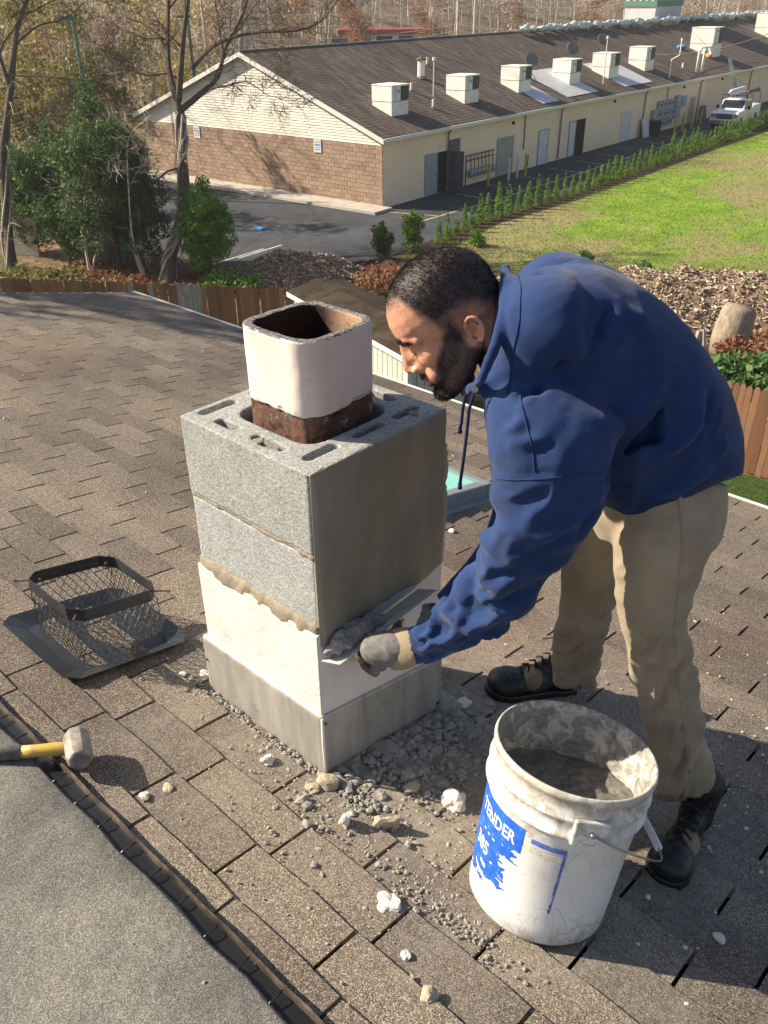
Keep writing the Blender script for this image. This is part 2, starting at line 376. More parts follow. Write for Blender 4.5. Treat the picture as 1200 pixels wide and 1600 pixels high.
# ridge vent: cap shingle over a black slotted vent with a raised outer baffle
zr = RZ(0, Y0).z
prof = [(-.038, .022), (-.046, .028), (-.10, .036), (-.30, .02), (-.62, -.055)]
nx = 90; V = []; 
for j, (dy, dz) in enumerate(prof):
    for i in range(nx+1):
        x = X0+(X1-X0)*i/nx; jj = .004*sin(x*23)*(j < 2)+.003*sin(x*61+1)*(j < 2)
        V.append((x, Y0+dy+jj, zr+dz+.004*sin(x*7.3+j)+.0025*sin(x*19+j*2)))
F = [(j*(nx+1)+i, (j+1)*(nx+1)+i, (j+1)*(nx+1)+i+1, j*(nx+1)+i+1) for j in range(len(prof)-1) for i in range(nx)]
b = MB(); b.add(V, F); o = hpart(b, 'ridge_cap', M['cap_shingle'], True); bake(o, [('SOLIDIFY', dict(thickness=.008, offset=-1))])
b = MB(); b.box((X0, Y0-.10, zr-.03), (X1, Y0-.045, zr+.020)); b.box((X0, Y0-.046, zr-.01), (X1, Y0+.006, zr+.0095))
hpart(b, 'ridge_vent', M['black_plastic'])
ribs = []
b = MB(); b.box((0, -.045, .005), (.004, -.004, .027)); ribs.append(b.mesh('vent_rib'))
b = MB(); b.box((0, -.045, .005), (.003, -.02, .018)); ribs.append(b.mesh('vent_rib'))
b = MB(); b.tube([(0, -.050, .014), (.004, -.035, .024), (.006, -.018, .026), (.002, -.004, .020)], .0020, 6); ribs.append(b.mesh('vent_rib'))
for me_ in ribs: me_.materials.append(M['black_plastic'])
x = -1.4
while x < 1.1:
    for me_, dx in zip(ribs[2:], (0,)): link('vent_rib', me_, None, house, Vector((x+dx, Y0, zr))-HO)
    x += .0945
V = []; nx = 120
for i in range(nx+1):
    x = X0+(X1-X0)*i/nx; jj = .0015*sin(x*31)
    for dy, dz in ((-.002, .002), (-.002, .025), (-.0005, .028), (.003, .028), (.006, .018), (.010, .002)): V.append((x, Y0+dy+jj, zr+dz+jj))
F = [(i*6+k_, i*6+k_+1, (i+1)*6+k_+1, (i+1)*6+k_) for i in range(nx) for k_ in range(5)]
b = MB(); b.add(V, F); o = hpart(b, 'vent_baffle', M['baffle']); fix_normals(o.data)

# ================================================================== CHIMNEY
W = .436
chim = empty('chimney', RZ(-W/2, W/2), 'concrete block chimney with white flue being parged on the roof', 'chimney')
CO = Vector(chim.location)
def cpart(mb, name, mat, sm=False, ctr=True):
    mb.v = [tuple(Vector(p)-CO) for p in mb.v]; return mb.build(name, mat, chim, sm)
def shift(o, d=CO):
    pass
def rrect(x0, x1, y0, y1, r, n=6, z=0):
    P = []
    for cx, cy, a0 in ((x1-r, y1-r, 0), (x0+r, y1-r, 90), (x0+r, y0+r, 180), (x1-r, y0+r, 270)):
        for i in range(n+1):
            a = radians(a0+90*i/n); P.append((cx+r*cos(a), cy+r*sin(a), z))
    return P
def boolean(o, cut):
    c = link('cut', cut.mesh('cut')); fix_normals(c.data); fix_normals(o.data)
    bake(o, [('BOOLEAN', dict(operation='DIFFERENCE', object=c, solver='EXACT'))]); bpy.data.objects.remove(c); return o
# top block with its cores
b = MB(); b.prism(rrect(-W, 0, 0, W, .006, 3, .653), (0, 0, 1), .85-.653); o = b.build('concrete_block', M['block'])
cut = MB()
cut.prism(rrect(-.350, -.088, .088, .350, .045, 6, .5), (0, 0, 1), .5)
def slot(x0, x1, y0, y1): cut.prism(rrect(x0, x1, y0, y1, min(x1-x0, y1-y0)*.48, 5, .79), (0, 0, 1), .1)
hw = .0125
for yy0, yy1 in ((.042, .138), (.187, .286), (.318, .405)): slot(-.056-hw, -.056+hw, yy0, yy1)
for yy0, yy1 in ((.036, .142), (.19, .28), (.315, .39)): slot(-.406-hw, -.406+hw, yy0, yy1)
for xx0, xx1 in ((-.352, -.275), (-.225, -.120)):
    slot(xx0, xx1, .045-hw, .045+hw); slot(xx0+.01, xx1+.0, .394-hw, .394+hw)
boolean(o, cut); remesh(o, .0042); roughen(o, .0007, 150, 1, 2); roughen(o, .0010, 9, 5, 2)
c_ = coords(o.data); set_coords(o.data, c_-np.array(CO)); o.parent = chim
# second block, with core
b = MB(); b.box((-W+.002, .003, .455), (-.002, W-.002, .640)); o = b.build('concrete_block', M['block2'])
cut = MB(); cut.box((-.35, .09, .3), (-.09, .35, .8)); boolean(o, cut); remesh(o, .0055); roughen(o, .0007, 150, 3, 2); roughen(o, .0010, 9, 2, 2)
set_coords(o.data, coords(o.data)-np.array(CO)); o.parent = chim
# mortar beds, squeezed out unevenly
for z0, z1, out, sd in ((.639, .655, -.001, 11), (.424, .457, .004, 23)):
    b = MB(); b.box((-W-out, -out, z0), (.0, W, z1)); o = b.build('mortar_joint', M['mortar']); cut = MB(); cut.box((-.35, .09, .3), (-.09, .35, .8)); boolean(o, cut)
    remesh(o, .005); c_ = coords(o.data)
    dd = fnoise(c_, 34, sd, 4)*.006
    if sd == 23:
        dz = np.where(c_[:, 2] < .44, fnoise(c_*[1, 1, 0], 14, 2, 4)*.016-.004, 0); c_[:, 2] += dz
        c_[:, 2] += np.where(c_[:, 2] > .455, .006, 0)
    set_coords(o.data, c_-np.array(CO)); me_ = o.data; c_ = coords(me_); set_coords(me_, c_+normals(me_)*dd[:, None]); o.parent = chim
# white stuccoed course
def shell_box(x0, x1, y0, y1, ztop, zbot_off, name, mat, step, am, sc_, bot=None):
    b = MB(); b.add([(x0,y0,zbot_off-RT*y0),(x1,y0,zbot_off-RT*y0),(x1,y1,zbot_off-RT*y1),(x0,y1,zbot_off-RT*y1)]+
                    [(x0,y0,ztop(x0, y0)),(x1,y0,ztop(x1, y0)),(x1,y1,ztop(x1, y1)),(x0,y1,ztop(x0, y1))],
                    [(0,3,2,1),(4,5,6,7),(0,1,5,4),(1,2,6,5),(2,3,7,6),(3,0,4,7)])
    o = b.build(name, mat); remesh(o, step); roughen(o, am, sc_, 7); set_coords(o.data, coords(o.data)-np.array(CO)); o.parent = chim; return o
shell_box(-W-.007, .001, -.005, W+.001, lambda x, y: .438, .16, 'white_stucco_course', M['stucco'], .005, .0007, 75)
# smooth white coat on the face beside the worker, then the wet parging above it
def face_sheet(name, mat, top, bot, x, th, y0, y1, ny, nz, am=.001, edge=.0):
    V = []; r_ = random.Random(hash(name) % 99)
    for j in range(nz+1):
        for i in range(ny+1):
            t = i/ny; y = y0+(y1-y0)*t; z = bot(t)+(top(t)-bot(t))*j/nz
            q_ = .35+1.1*fn1(z*9, 3)+.55*fn1(z*31, 4)+.3*fn1(z*83, 6); ye = y+(edge*q_ if i == ny else (edge*.3*q_ if i == ny-1 else 0))
            e_ = min(i, ny-i, j, nz-j); x_ = x+th*min(1, .25+.4*e_)
            V.append((x_, ye, z))
    F = [(j*(ny+1)+i, j*(ny+1)+i+1, (j+1)*(ny+1)+i+1, (j+1)*(ny+1)+i) for j in range(nz) for i in range(ny)]
    # back and rim
    n0 = len(V); V += [(x-.004, v[1], v[2]) for v in V]
    F += [tuple(n0+i for i in f[::-1]) for f in F]
    rim = [i for i in range(ny+1)]+[(j*(ny+1)+ny) for j in range(1, nz+1)]+[nz*(ny+1)+i for i in range(ny-1, -1, -1)]+[j*(ny+1) for j in range(nz-1, 0, -1)]
    F += [(rim[(i+1) % len(rim)], rim[i], n0+rim[i], n0+rim[(i+1) % len(rim)]) for i in range(len(rim))]
    b = MB(); b.add(V, F); o = cpart(b, name, mat, False); fix_normals(o.data); smooth(o)
    return o
def fn1(t, s=0): return mnoise.noise(Vector((t, s*3.7, 1.3)))
face_sheet('white_coat', M['smooth_white'], lambda t: .437, lambda t: .19-RT*W*t, .0, .004, -.004, W+.002, 30, 20)
face_sheet('wet_parging', M['parging'], lambda t: .849+.002*fn1(t*30), lambda t: .405+.012*t+.004*fn1(t*12, 2)+(.0 if t < .6 else -.02*(1-abs(t-.8)/.2)), .0, .008, .0035, W+.004, 90, 110, edge=.016)
# metal flashing round the foot
o = shell_box(-W-.026, .010, -.014, W+.008, lambda x, y: .198-RT*y, -.01, 'metal_flashing', M['flashing'], .008, .0015, 9)
b = MB(); b.tube([(.012, -.015, .196), (.0125, -.0155, .12), (.013, -.016, .05), (.014, -.016, .008)], [.0035, .0045, .003, .004], 8); cpart(b, 'sealant_bead', M['smooth_white'], True)
b = MB()
for p in ((.0115, -.004, .175), (.0115, .425, -.06), (-.449, -.0155, .12)): b.tube([p, (p[0]+.002, p[1]-.001, p[2])], .004, 6)
cpart(b, 'nail', M['rust'])
# flue liner: clay tile with a thick white coat over it
fx0, fx1, fy0, fy1 = -.330, -.108, .108, .330
def ringbox(z0, z1, g0, g1, r, th, name, mat, step, am, sc_, sd, inner=None):
    b = MB(); n = 7; rings = []
    for (z, g) in ((z0, g0), ((z0+z1)/2, (g0+g1)/2), (z1, g1)): rings.append(rrect(fx0-g, fx1+g, fy0-g, fy1+g, r, n, z))
    for (z, g) in ((z1, g1-th), (z0, g0-th)): rings.append(rrect(fx0-g, fx1+g, fy0-g, fy1+g, max(.012, r-th*.6), n, z))
    m_ = len(rings[0]); V = [p for rg in rings for p in rg]; R_ = len(rings)
    F = [(a*m_+i, a*m_+(i+1) % m_, ((a+1) % R_)*m_+(i+1) % m_, ((a+1) % R_)*m_+i) for a in range(R_) for i in range(m_)]
    b.add(V, F); o = b.build(name, mat); fix_normals(o.data); remesh(o, step); roughen(o, am, sc_, sd); return o
o = ringbox(.74, .905, -.004, -.004, .028, .020, 'clay_flue_tile', M['clay'], .005, .005, 34, 5)
set_coords(o.data, coords(o.data)-np.array(CO)); o.parent = chim
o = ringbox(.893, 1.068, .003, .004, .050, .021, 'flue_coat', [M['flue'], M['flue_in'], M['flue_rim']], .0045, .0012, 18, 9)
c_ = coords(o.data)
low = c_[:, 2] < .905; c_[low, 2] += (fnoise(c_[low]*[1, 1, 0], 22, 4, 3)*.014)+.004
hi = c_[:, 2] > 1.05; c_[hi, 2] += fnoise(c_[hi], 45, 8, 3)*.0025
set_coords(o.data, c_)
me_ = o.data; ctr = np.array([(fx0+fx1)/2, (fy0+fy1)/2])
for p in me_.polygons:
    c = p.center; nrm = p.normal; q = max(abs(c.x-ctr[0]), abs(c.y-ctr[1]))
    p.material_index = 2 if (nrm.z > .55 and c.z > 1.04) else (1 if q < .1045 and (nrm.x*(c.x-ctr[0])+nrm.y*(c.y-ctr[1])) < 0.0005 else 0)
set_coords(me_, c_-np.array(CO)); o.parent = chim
# mortar crumbs left on the block top
def lump(r, seed, squash=.7, sub=2, jag=.35):
    bm = bmesh.new(); bmesh.ops.create_icosphere(bm, subdivisions=sub, radius=r)
    c = np.array([v.co for v in bm.verts]); f = 1+jag*fnoise(c/r, 1.1, seed, 3)*1.6
    rr_ = random.Random(seed); ax = Vector((rr_.uniform(.7, 1.4), rr_.uniform(.6, 1.1), squash))
    for v, k_ in zip(bm.verts, f): v.co = Vector((v.co.x*ax.x*k_, v.co.y*ax.y*k_, v.co.z*ax.z*k_))
    me = bpy.data.meshes.new('lump'); bm.to_mesh(me); bm.free(); return me
def chunk(name, p, r, mat, label, cat, seed, group=None, squash=.6, jag=.4, rz=0):
    me = lump(r, seed, squash, 3, jag); me.materials.append(mat); o = link(name, me, None, None, p); o.rotation_euler[2] = rz
    return props(o, label, cat, group)
chunk('mortar_crumb', on_z(404, 688, .858), .014, M['mortar'], 'flat mortar crumb lying on the chimney top by the front slot', 'mortar crumb', 3, squash=.35)
chunk('mortar_crumb', on_z(646, 645, .855), .011, M['mortar'], 'round mortar crumb on the far corner of the chimney top', 'mortar crumb', 4, squash=.35)

# ================================================================== CHIMNEY CAP lying upside down on the shingles
cap = empty('chimney_cowl', RZ(-.91, -.10), 'black chimney cap with wire mesh lying upside down on the shingles', 'chimney cap')
def sub(parent):
    o_ = Vector(parent.location)
    def f(mb, name, mat, sm=False, par=None, wire=None):
        mb.v = [tuple(Vector(p)-o_) for p in mb.v]; return mb.build(name, mat, par or parent, sm)
    return f
kp = sub(cap)
px0, px1, py0, py1 = -1.075, -.665, -.312, .085
def capz(x, y): return RZ(x, y, .012)
ins = .055; ch_ = .035
outer = [(px0+ch_, py0), (px1-ch_, py0), (px1, py0+ch_), (px1, py1-ch_), (px1-ch_, py1), (px0+ch_, py1), (px0, py1-ch_), (px0, py0+ch_)]
inner = [(px0+ins+.02, py0+ins), (px1-ins-.02, py0+ins), (px1-ins, py0+ins+.02), (px1-ins, py1-ins-.02), (px1-ins-.02, py1-ins), (px0+ins+.02, py1-ins), (px0+ins, py1-ins-.02), (px0+ins, py0+ins+.02)]
b = MB(); V = [RZ(x, y, .032) for x, y in outer]+[RZ(x, y, .010) for x, y in inner]+[RZ((px0+px1)/2, (py0+py1)/2, .006)]
b.add(V, [(i, (i+1) % 8, 8+(i+1) % 8, 8+i) for i in range(8)]+[(8+i, 8+(i+1) % 8, 16) for i in range(8)])
o = kp(b, 'base_plate', M['black_paint']); bake(o, [('SOLIDIFY', dict(thickness=.0022, offset=0))])
sx0, sx1, sy0, sy1, sz0, sz1 = -1.005, -.745, -.222, .035, .012, .165
def screen(pa, pb):
    pa, pb = Vector(pa), Vector(pb); d = pb-pa; L_ = d.length; d.normalize(); nrm = Vector((d.y, -d.x, 0)); n = round(L_/.0125); wv = L_/n; b = MB()
    for i in range(n+1):
        pts = []; k_ = 0; h = 0
        while h <= sz1-sz0+.001:
            q = wv*.5*(.96 if k_ % 2 else -.96)*(1 if i % 2 else -1)
            off = min(max(wv*i+q, 0), L_)
            pts.append(pa+d*off+Vector((0, 0, sz0+h))+nrm*(.0012*sin(i*2.1+k_*1.7)))
            if 0 < k_: pass
            h += .0215; k_ += 1
            if h <= sz1-sz0: pts.append(pa+d*off+Vector((0, 0, sz0+h-.0175))+nrm*.0008)
        pts = [p+Vector((0, 0, -RT*p.y)) for p in pts]
        b.tube(pts, .0014, 4, False)
    return b
for a_, b_ in (((sx0, sy0, 0), (sx1, sy0, 0)), ((sx1, sy0, 0), (sx1, sy1, 0)), ((sx1, sy1, 0), (sx0, sy1, 0)), ((sx0, sy1, 0), (sx0, sy0, 0))):
    kp(screen(a_, b_), 'wire_mesh', M['mesh_metal'])
e_ = .006; c_ = .034
ox0, ox1, oy0, oy1 = sx0-e_, sx1+e_, sy0-e_, sy1+e_
oct_ = [(ox0+c_, oy0), (ox1-c_, oy0), (ox1, oy0+c_), (ox1, oy1-c_), (ox1-c_, oy1), (ox0+c_, oy1), (ox0, oy1-c_), (ox0, oy0+c_)]
b = MB(); V = [RZ(x, y, .160) for x, y in oct_]+[RZ(x, y, .200) for x, y in oct_]
b.add(V, [(i, (i+1) % 8, 8+(i+1) % 8, 8+i) for i in range(8)]); o = kp(b, 'top_band', M['black_paint']); bake(o, [('SOLIDIFY', dict(thickness=.0025, offset=0))])
for p, d in (((ox0+.02, oy0+.02), (-1, -1)), ((ox1-.02, oy0+.02), (1, -1)), ((ox1-.02, oy1-.02), (1, 1)), ((ox0+.02, oy1-.02), (-1, 1))):
    d = Vector((*d, 0)).normalized(); q = RZ(*p, .183); b = MB(); ln = .055 if d.x*d.y > 0 else .03
    b.tube([q-d*.012, q+d*ln], .0028, 6); b.tube([q-d*.012, q-d*.018], .006, 6); b.tube([q+d*ln, q+d*(ln+.004)], .0045, 6); kp(b, 'bolt', M['rust'])

# ================================================================== SLEDGE HAMMER
h1, h2 = on_roof(117, 1132, .05), on_roof(130, 1205, .05); ax = (h2-h1).normalized(); hc = on_roof(122, 1168, .058)
ham = empty('sledge_hammer', hc, 'short sledge hammer with yellow and grey handle lying across the ridge vent', 'hammer'); kp = sub(ham)
sd_ = Vector((0, 0, 1)); sideA = ax.cross(sd_).normalized(); upA = sideA.cross(ax)
b = MB(); prof = [(-.052, .022), (-.048, .028), (-.032, .0325), (.032, .0325), (.048, .028), (.052, .022)]; V = []
for t, r in prof:
    for k_ in range(8):
        an = pi/8+k_*pi/4; V.append(hc+ax*t+(sideA*cos(an)+upA*sin(an))*r)
F = [(j*8+k_, j*8+(k_+1) % 8, (j+1)*8+(k_+1) % 8, (j+1)*8+k_) for j in range(5) for k_ in range(8)]+[tuple(range(8))[::-1], tuple(range(40, 48))]
b.add(V, F); o = kp(b, 'hammer_head', M['steel']); fix_normals(o.data); bevel(o, .002, 2, .3); smooth(o)
h3 = at_depth(-60, 1182, (hc-CAM).dot(CF)-.02); hd = (h3-hc).normalized()
b = MB(); b.tube([hc-hd*.026, hc+hd*.02, hc+hd*.04, hc+hd*.1, hc+hd*.135], [.012, .013, .0165, .0145, .0150], 14); kp(b, 'handle', M['yellow'], True)
b = MB(); b.tube([hc+hd*.128, hc+hd*.132, hc+hd*.2, hc+hd*.3, hc+hd*.36, hc+hd*.37], [.014, .0175, .017, .0185, .021, .016], 14); kp(b, 'rubber_grip', M['grip'], True)

# ================================================================== BUCKET
def bucket():
    bx, by = .580, .068; org = RZ(bx, by, .006)
    n = (RN+Vector((0, .03, 0))).normalized(); tc = CAM-org; tc = (tc-n*tc.dot(n)).normalized(); rt = n.cross(tc)
    B = empty('bucket', org, 'dirty white plastic bucket of wet mortar with torn blue label', 'bucket'); kp = sub(B)
    def pt(h, r, al): a = radians(al); return org+n*h+(tc*cos(a)+rt*sin(a))*r
    prof = [(.004, .02), (.002, .128), (.006, .140), (.016, .1475), (.05, .1485), (.285, .1565), (.288, .1585), (.290, .1660), (.294, .1672), (.300, .1660), (.303, .160),
            (.328, .1607), (.330, .1665), (.334, .1675), (.338, .1665), (.341, .1612), (.372, .1622), (.374, .1665), (.382, .1672), (.388, .1655), (.390, .162), (.386, .1585), (.372, .1575), (.30, .154), (.02, .1445), (.012, .13), (.01, .02)]
    nseg = 96; b = MB(); V = []
    for h, r in prof:
        for k_ in range(nseg):
            al = 360*k_/nseg; wob = .0012*sin(radians(al)*2+.6)*(h/.39)
            V.append(pt(h, r*(1+wob*4)+0, al))
    F = [(j*nseg+k_, j*nseg+(k_+1) % nseg, (j+1)*nseg+(k_+1) % nseg, (j+1)*nseg+k_) for j in range(len(prof)-1) for k_ in range(nseg)]
    F += [tuple(range(nseg))[::-1], tuple(range((len(prof)-1)*nseg, len(prof)*nseg))]
    b.add(V, F); o = kp(b, 'bucket_shell', [M['bucket'], M['bucket_in']]); fix_normals(o.data); smooth(o)
    for p in o.data.polygons:
        if p.index >= 20*nseg: p.material_index = 1
    # the mortar inside: lumpy surface and smears up the wall
    V = [org+n*.284]; rings = 26
    for i in range(1, rings+1):
        for k_ in range(nseg):
            r = .1515*i/rings; al = 360*k_/nseg; x_, y_ = r*cos(radians(al)), r*sin(radians(al))
            h = .284+.012*mnoise.noise(Vector((x_*18, y_*18, 0)))+.006*mnoise.noise(Vector((x_*55, y_*55, 3)))+.003*mnoise.noise(Vector((x_*140, y_*140, 3)))+.022*max(0, i/rings-.75)+.02*x_/.15
            V.append(pt(h, r, al))
    F = [(0, 1+k_, 1+(k_+1) % nseg) for k_ in range(nseg)]+[(1+(i-1)*nseg+k_, 1+i*nseg+k_, 1+i*nseg+(k_+1) % nseg, 1+(i-1)*nseg+(k_+1) % nseg) for i in range(1, rings) for k_ in range(nseg)]
    b = MB(); b.add(V, F); kp(b, 'wet_mortar_fill', M['wet_mortar'], True)
    # label: torn blue sheet that follows the wall
    def R_(h): return .1485+(h-.05)*(.1565-.1485)/.235+.0009
    def patch(a0, a1, h0, h1, name, mat, keep, step=.0026, dr=0.):
        na, nh = int((a1-a0)*.0027/step*1.0+1)*1, int((h1-h0)/step); na = int(radians(a1-a0)*.153/step)
        V = []; F = []
        for j in range(nh+1):
            for i in range(na+1): h = h0+(h1-h0)*j/nh; V.append(pt(h, R_(h)+dr, a0+(a1-a0)*i/na))
        for j in range(nh):
            for i in range(na):
                if keep((i+.5)/na, (j+.5)/nh): q = j*(na+1)+i; F.append((q, q+1, q+na+2, q+na+1))
        used = sorted({i for f in F for i in f}); mp = {a: i for i, a in enumerate(used)}
        b = MB(); b.add([V[i] for i in used], [tuple(mp[i] for i in f) for f in F]); return kp(b, name, mat, True)
    def keep(s_, t_):
        q = mnoise.noise(Vector((s_*3.1, t_*6.3, 4.2)))*.13+mnoise.noise(Vector((s_*11, t_*22, 1)))*.09
        lim = 1.02 if t_ > .72 else .92 if t_ > .58 else (.74 if t_ > .50 else (.84 if t_ > .24 else .74*t_/.24+.2))
        ok = s_+q < lim and t_ > .03+abs(q)*1.2
        if mnoise.noise(Vector((s_*9+3, t_*17, 9))) > .52 and t_ < .92: ok = False
        if t_ < .30 and mnoise.noise(Vector((s_*5+7, t_*9, 3))) > .12: ok = False
        return ok
    patch(-88, -18, .050, .268, 'label', M['label_blue'], keep)
    patch(-12, 14, .246, .257, 'label_border', M['label_blue2'], lambda s_, t_: mnoise.noise(Vector((s_*12, t_*2, 2))) < .5)
    patch(12.2, 14.2, .095, .247, 'label_border', M['label_blue2'], lambda s_, t_: mnoise.noise(Vector((s_*2, t_*14, 5)))+.25*(1-t_) < .38, .0012)
    patch(-12, 11, .225, .240, 'paper_patch', M['paper'], lambda s_, t_: mnoise.noise(Vector((s_*4, t_*3, 7))) < .35)
    def text(body, size, a_c, h_c, mat, par_name, sx=1., dr=.0008, rot=0):
        cu = bpy.data.curves.new('t', 'FONT'); cu.body = body; cu.size = size; cu.align_x = 'CENTER'; cu.align_y = 'CENTER'; cu.resolution_u = 2; cu.offset = size*.018
        t = bpy.data.objects.new('t', cu); COL.objects.link(t); dg = bpy.context.evaluated_depsgraph_get(); me = bpy.data.meshes.new_from_object(t.evaluated_get(dg)); bpy.data.objects.remove(t)
        bm = bmesh.new(); bm.from_mesh(me); bmesh.ops.subdivide_edges(bm, edges=[e for e in bm.edges if e.calc_length() > size*.12], cuts=2, use_grid_fill=True); bmesh.ops.triangulate(bm, faces=bm.faces)
        for v in bm.verts:
            x_, y_ = v.co.x*sx, v.co.y; x_, y_ = x_*cos(rot)-y_*sin(rot), x_*sin(rot)+y_*cos(rot)
            h = h_c+y_; v.co = pt(h, R_(h)+dr, a_c+math.degrees(x_/.155))-org
        bm.to_mesh(me); bm.free(); me.materials.append(mat); o = link(par_name, me, None, B)
    text('TENDER', .040, -46, .232, M['white_print'], 'lettering', .80)
    text('385', .044, -57, .150, M['white_print'], 'lettering', .9)
    text('- - -', .030, -50, .192, M['white_print'], 'lettering', 1.0)
    # ear with wire bail and its grip
    ea = 24; e = tc*cos(radians(ea))+rt*sin(radians(ea)); g0 = n.cross(e)
    for sgn in (1, -1):
        b = MB(); ce = org+n*.318+e*sgn*.166
        tg = g0; b.obox(ce-n*.004, tg*.036, e*.006, n*.028)
        o = kp(b, 'bail_ear', M['bucket']); bevel(o, .004, 2)
    g = g0*cos(radians(30))-n*sin(radians(30)); c0 = org+n*.318; pts = []
    for i in range(41):
        t = pi*i/40; pts.append(c0+e*(.176*cos(t))+g*(.262*sin(t)**.8 if sin(t) > 0 else 0)+n*(.012*sin(t*3)))
    b = MB(); b.tube(pts, .0021, 6); b.tube([c0+e*.166, c0+e*.18], .0045, 8); kp(b, 'wire_bail', M['wire'], True)
    b = MB(); gp = pts[18:25]; b.tube(gp, [.0085]*7, 10); kp(b, 'bail_grip', M['bucket'], True)
    return B
k = N('bucket_plastic', .42, .45); k.b.inputs['Subsurface Weight'].default_value = .0
x = k.xyz()
c = k.ramp(k.noise(5, 5, .6), [(.3, (.66, .655, .64)), (.7, (.76, .76, .755))])
mot = k.noise(26, 8, .78, None, .8)
hh = k.math('ADD', k.math('MULTIPLY', k.math('ABSOLUTE', k.math('SUBTRACT', x[2], .17)), 1.35), k.math('MULTIPLY', k.math('SUBTRACT', mot, .5), 1.0))
c = k.mix(k.ramp(hh, [(.14, 0), (.22, .5), (.32, .9)]), c, k.ramp(k.noise(40, 6, .7), [(.35, (.26, .225, .165)), (.55, (.42, .38, .30)), (.7, (.56, .53, .46))]))
c = k.mix(k.ramp(k.noise(70, 8, .85, None, 1.2), [(.60, 0), (.66, .6)]), c, (.32, .25, .17))
c = k.mix(k.ramp(k.voro(14, k.map(scale=(1.6, 1.6, .5)), 'DISTANCE_TO_EDGE'), [(.0, .45), (.012, 0)]), c, (.40, .37, .33))
c = k.mix(k.ramp(k.noise(9, 6, .7, None, .4), [(.54, 0), (.64, .4)]), c, (.48, .43, .34))
c = k.mix(k.ramp(k.noise(16, 9, .85, k.map(scale=(1, 1, .35)), 1.5), [(.60, 0), (.64, .75)]), c, (.30, .27, .22))
k.col(c); k.bump(mot, .15, .003); M['bucket'] = k.m
k = N('label_blue', .5, .4); c = k.ramp(k.noise(70, 6, .8), [(.45, (.012, .085, .50)), (.62, (.03, .15, .62)), (.68, (.45, .50, .62))]); k.col(c); M['label_blue'] = k.m
k = N('label_blue_faded', .5, .4); k.col(k.ramp(k.noise(90, 6, .8), [(.45, (.06, .10, .42)), (.60, (.12, .17, .46)), (.68, (.50, .50, .58))])); M['label_blue2'] = k.m
M['white_print'] = simple('white_print', (.62, .62, .60), .6, .15, 60)
M['paper'] = simple('label_paper', (.50, .47, .40), .8, .2, 30, .3)
M['wire'] = simple('steel_wire', (.30, .28, .27), .4, .3, 60, 0, 60, .5, .6)
k = N('bucket_inside', .6, .4); mt_ = k.noise(24, 8, .8, None, .8)
k.col(k.ramp(mt_, [(.38, (.17, .165, .145)), (.5, (.30, .285, .245)), (.56, (.52, .49, .43)), (.68, (.68, .67, .63))])); k.bump(mt_, .5, .004); M['bucket_in'] = k.m
bucket()

# ================================================================== SKYLIGHT
skl = empty('skylight', RZ(-1.24, 1.66), 'low skylight with turquoise glass in the roof behind the chimney', 'skylight'); kp = sub(skl)
M['sky_frame'] = simple('skylight_frame', (.19, .21, .235), .4, .12, 12, .05, 40, .5)
k = N('skylight_glass', .07, .5); k.col(k.ramp(k.noise(3, 3), [(.3, (.16, .50, .42)), (.7, (.24, .58, .50))])); M['sky_glass'] = k.m
a0, a1, c0, c1 = -1.52, -.965, 1.30, 2.045
for (xx0, xx1, yy0, yy1) in ((a0, a1, c1-.05, c1), (a0, a1, c0, c0+.05), (a1-.055, a1, c0+.0501, c1-.0501), (a0, a0+.055, c0+.0501, c1-.0501)):
    b = MB(); b.prism([RZ(xx0, yy0, 0), RZ(xx1, yy0, 0), RZ(xx1, yy1, 0), RZ(xx0, yy1, 0)], (0, 0, 1), .082); bevel(kp(b, 'frame', M['sky_frame']), .006, 2)
b = MB(); b.prism([RZ(a0+.05, c0+.045, .05), RZ(a1-.05, c0+.045, .05), RZ(a1-.05, c1-.045, .05), RZ(a0+.05, c1-.045, .05)], (0, 0, 1), .018); kp(b, 'glass', M['sky_glass'])
for (xx0, xx1, yy0, yy1) in ((a0-.06, a1+.05, c1+.001, c1+.09), (a0-.06, a1+.05, c0-.07, c0-.001), (a1+.001, a1+.05, c0, c1)):
    b = MB(); b.prism([RZ(xx0, yy0, .008), RZ(xx1, yy0, .008), RZ(xx1, yy1, .008), RZ(xx0, yy1, .008)], (0, 0, 1), .008); kp(b, 'flashing', M['sky_frame'])

# ================================================================== DEBRIS on the shingles
M['pale_chip'] = simple('pale_render_chip', (.58, .55, .50), .9, .15, 60, .4, 120)
M['tan_chip'] = simple('tan_mortar_chip', (.36, .31, .23), .95, .25, 80, .6, 120)
M['grey_chip'] = simple('grey_mortar_chip', (.27, .26, .235), .95, .25, 80, .6, 120)
def rc(u, v, r, mat, label, seed, sq=.55, name='mortar_chunk', jag=.45, group=None, rz=0):
    return chunk(name, on_roof(u, v, .008+r*sq*.55), r, M[mat], label, name.replace('_', ' '), seed, group, sq, jag, rz)
rc(512, 1222, .030, 'tan_chip', 'rounded tan mortar lump at the near foot of the chimney', 11, .7, jag=.25)
rc(488, 1232, .018, 'tan_chip', 'small tan mortar lump just left of the rounded one by the near chimney foot', 12, .6)
rc(418, 1188, .019, 'pale_chip', 'pale pointed render chip in front of the chimney flashing', 13, .6, 'render_chip', .7)
rc(540, 1281, .020, 'pale_chip', 'pale upright render shard casting a shadow below the chimney', 14, 1.2, 'render_chip', .7, rz=.5)
rc(606, 1286, .025, 'tan_chip', 'tan wedge-shaped mortar shard on the shingles below the chimney', 15, .9, 'render_chip', .8, rz=1)
rc(711, 1252, .028, 'pale_chip', 'large pale mortar chunk lying close to the bucket', 16, .9, jag=.5)
